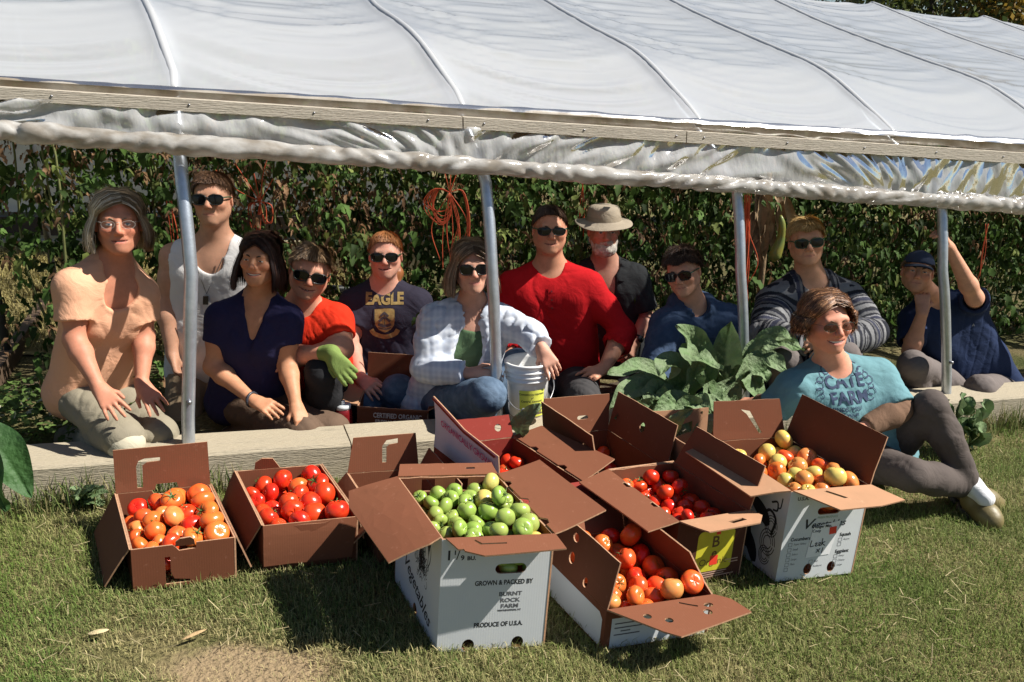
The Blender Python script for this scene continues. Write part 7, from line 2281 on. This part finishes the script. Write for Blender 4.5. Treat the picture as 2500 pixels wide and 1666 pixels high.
# ---- 11
def p11():
    s = Person('smiling woman with curly brown hair in a teal farm t-shirt reclining on the lawn', (2017, 788, 3.05), .214, 10, -4, -3,
               dict(n=(2040, 905, 3.14), sL=(1940, 950, 3.08), sR=(2140, 922, 3.18), eL=(1886, 998, 3.10), wL=(1850, 984, 3.22), eR=(2196, 1000, 3.06), wR=(2100, 1052, 2.98), hL=(2070, 1110, 3.16), hR=(2158, 1110, 3.22)),
               (.53, .25, .17), 1.12, True, shape=(1.05, 1))
    s.head(1.0, .9, cheeks=1.15, jaw=1.05); s.trunk(s.bodyops)
    for d in 'LR': s.arm(s.bodyops, d, thick=1.15)
    s.hand('L', (1806, 984, 3.28), (-.2, .4, -1), 1, .7, .06); s.hand('R', (2070, 1075, 2.95), (0, .5, -1), -1, .5)
    s.finish_body(); s.eyes((.05, .035, .02), .5); s.brows((.14, .07, .035), .003)
    tint = MATS.get('tinted_lens') or mat('tinted_lens', (.05, .010, .008), .08, .02, spec=.6, alpha=.88)
    s.sunglasses((.10, .05, .03), (.10, .05, .03), .0255, .0165, tint, True)
    s.hair((.135, .060, .028), 'long', .062, 4600, light=(.40, .20, .095), lift=.017, puff=1.5, front=58, curl=.019, flare=.006, hl0=44, vary=.45)
    for x in (-1, 1):
        V, F = tube_vf([s.h(.082 * x, .0, -.036), s.h(.083 * x, .0, -.062)], [.003, .0055], 7); s.add('earring', V, F, mat('turquoise', (.10, .32, .38), .3, .1))
    teal = cloth('teal', (.135, .265, .295), .08, col2=(.12, .24, .27))
    f = Field()
    for d in 'LR':
        f = Field(); s.arm(f, d, .009, 1.85, 1.12, True, .004); f.folds(31, np.cross(s.J['w' + d] - s.J['e' + d], s.fwd), .008, 80, 14)
        s.field('undershirt_sleeve', f, cloth('brown_jersey', (.16, .095, .062), .08), .0055)
    
    s.top('t_shirt', teal, .95, .014, 'crew', flare=.010, bust=.062, wr=(.006, .003), thick=1.15)
    ink = mat('navy_print', (.018, .035, .085), .8, .3, 60); c = at(2082, 960, 3.0)
    up = -s.down; rt = s.right
    def hand_word(word, size, x, y, bold=.0016): return place(text_vf(word, size, bold=bold, sx=1.05), x, y, 1)
    s.decal(hand_word('CATE', .062, .0, .028), ink, c, rt, up, .003, 'lettering'); s.decal(hand_word('FARM', .060, .006, -.028), ink, c, rt, up, .003, 'lettering')
    for w_, sz, y in (('REMINDS YOU', .022, -.066), ('TO EAT YOUR', .018, -.088), ('VEGGIES', .018, -.106)): s.decal(hand_word(w_, sz, -.03, y, .0005), ink, c, rt, up, .003, 'lettering')
    g = np.random.default_rng(3)
    for k in range(26):          # the drawn ring of leafy vegetables
        a = 2 * math.pi * k / 26; cx, cy = .108 * math.cos(a), .080 * math.sin(a) + .005
        if a > 3.6 and a < 5.6: continue
        rr = g.uniform(.011, .019); t = np.linspace(0, 5.4, 12) + g.uniform(0, 6)
        s.decal(stroke_vf(np.c_[cx + rr * np.cos(t), cy + rr * .8 * np.sin(t)], .0028), ink, c, rt, up, .003, 'drawn_leaf')
    trou = cloth('taupe', (.088, .072, .066), .1); kR, aR = at(2272, 992, 3.04), at(2362, 1176, 3.0); kL, aL = at(2225, 1160, 2.88), at(2378, 1188, 3.06)
    s.bottoms('trousers', trou, {'R': (kR, aR), 'L': (kL, aL)}, .012, .93, (.006, .003), thick=.86)
    f = Field(); f.rc(lerp(kR, aR, .85), aR + np.array([.02, -.0, -.02]), .036, .038, .02).rc(aR + np.array([.02, 0, -.02]), aR + np.array([.05, -.05, -.05]), .038, .034, .02); f.wrinkle(9, 120, .002)
    s.field('sock', f, cloth('white_sock', (.66, .66, .68), .04), .005)
    s.shoe(aR + np.array([.035, -.01, -.045]), at(2456, 1262, 2.86), SHOE_OLIVE, 'clog', w=.044, sole=RUBBER)
    s.shoe(aL + np.array([.0, .0, -.0]), at(2478, 1222, 3.10), SHOE_OLIVE, 'clog', up=(.1, -.5, .9), w=.044, sole=RUBBER)
    s.done()

# ---- 12
def p12():
    s = Person('boy in a navy t-shirt and blue cap gripping the far post', (2240, 664, 4.30), .205, -22, -10, 4,
               dict(n=(2284, 738, 4.40), sL=(2228, 782, 4.34), sR=(2378, 742, 4.46), eL=(2224, 858, 4.20), wL=(2252, 762, 4.17), eR=(2380, 728, 4.18), wR=(2318, 605, 4.10), hL=(2350, 960, 4.56), hR=(2450, 950, 4.60)),
               (.52, .275, .185), .98)
    s.head(.1); s.trunk(s.bodyops)
    for d in 'LR': s.arm(s.bodyops, d)
    s.hand('R', (2292, 548, 4.06), (-.9, .3, -.2), -1, .95, .03); s.hand('L', (2252, 735, 4.20), (.3, .9, .2), 1, 1.3, .03)
    s.finish_body(); s.eyes((.06, .05, .04), .6); s.brows((.10, .06, .035))
    s.hair((.16, .085, .04), 'short', n=1300, lift=.018, light=(.28, .16, .08), line=-.06, fringe=4, mint=78, skipfront=62)
    capm = cloth('cap_blue', (.045, .060, .105), .1)
    f = Field(); f.el(s.h(0, .014, .040), np.array([.083, .102, .082]) * s.k, s.M, .01); f.cut(s.h(0, 0, .038), s.M @ unit(np.array([0, -.18, -1.0])))
    o, V, F = s.field('cap', f, capm, .005)
    n, m_ = 15, 6; V = []
    for i in range(n):
        a = -1.15 + 2.3 * i / (n - 1)
        for j in range(m_):
            r_ = 1 + .72 * j / (m_ - 1) * math.cos(a) ** .5
            V.append(s.h(.080 * math.sin(a) * (1 + .06 * j / (m_ - 1)), .014 - .098 * math.cos(a) * r_, .046 - .016 * (math.sin(a) ** 2) - .012 * j / (m_ - 1)))
    V = np.array(V); V = np.vstack([V, V - s.M @ np.array([0, 0, .004])]); fa = grid_faces(n, m_)
    s.add('cap_brim', V, np.vstack([fa[:, ::-1], fa + n * m_]), cloth('brim_blue', (.06, .075, .11), .1), parent=o)
    s.top('t_shirt', cloth('navy_tee', (.016, .028, .072), .1), .72, .015, 'crew', flare=.012, dropw=.05)
    s.decal(place(text_vf('A', .022), 0, 0, 1), mat('grey_logo', (.3, .32, .36), .7, .1), s.J['n'] + s.right * .07 + s.down * .15 + s.fwd * .1, s.right, -s.down)
    s.bottoms('trousers', GREYP, {'R': (at(2392, 950, 4.18), at(2400, 1000, 4.6)), 'L': (at(2228, 890, 4.12), at(2240, 1010, 4.35))}, .015, .95, cols=None)
    s.done()

for fn in (p1, p2, p3, p4, p5, p6, p7, p8, p9, p10, p11, p12): fn()
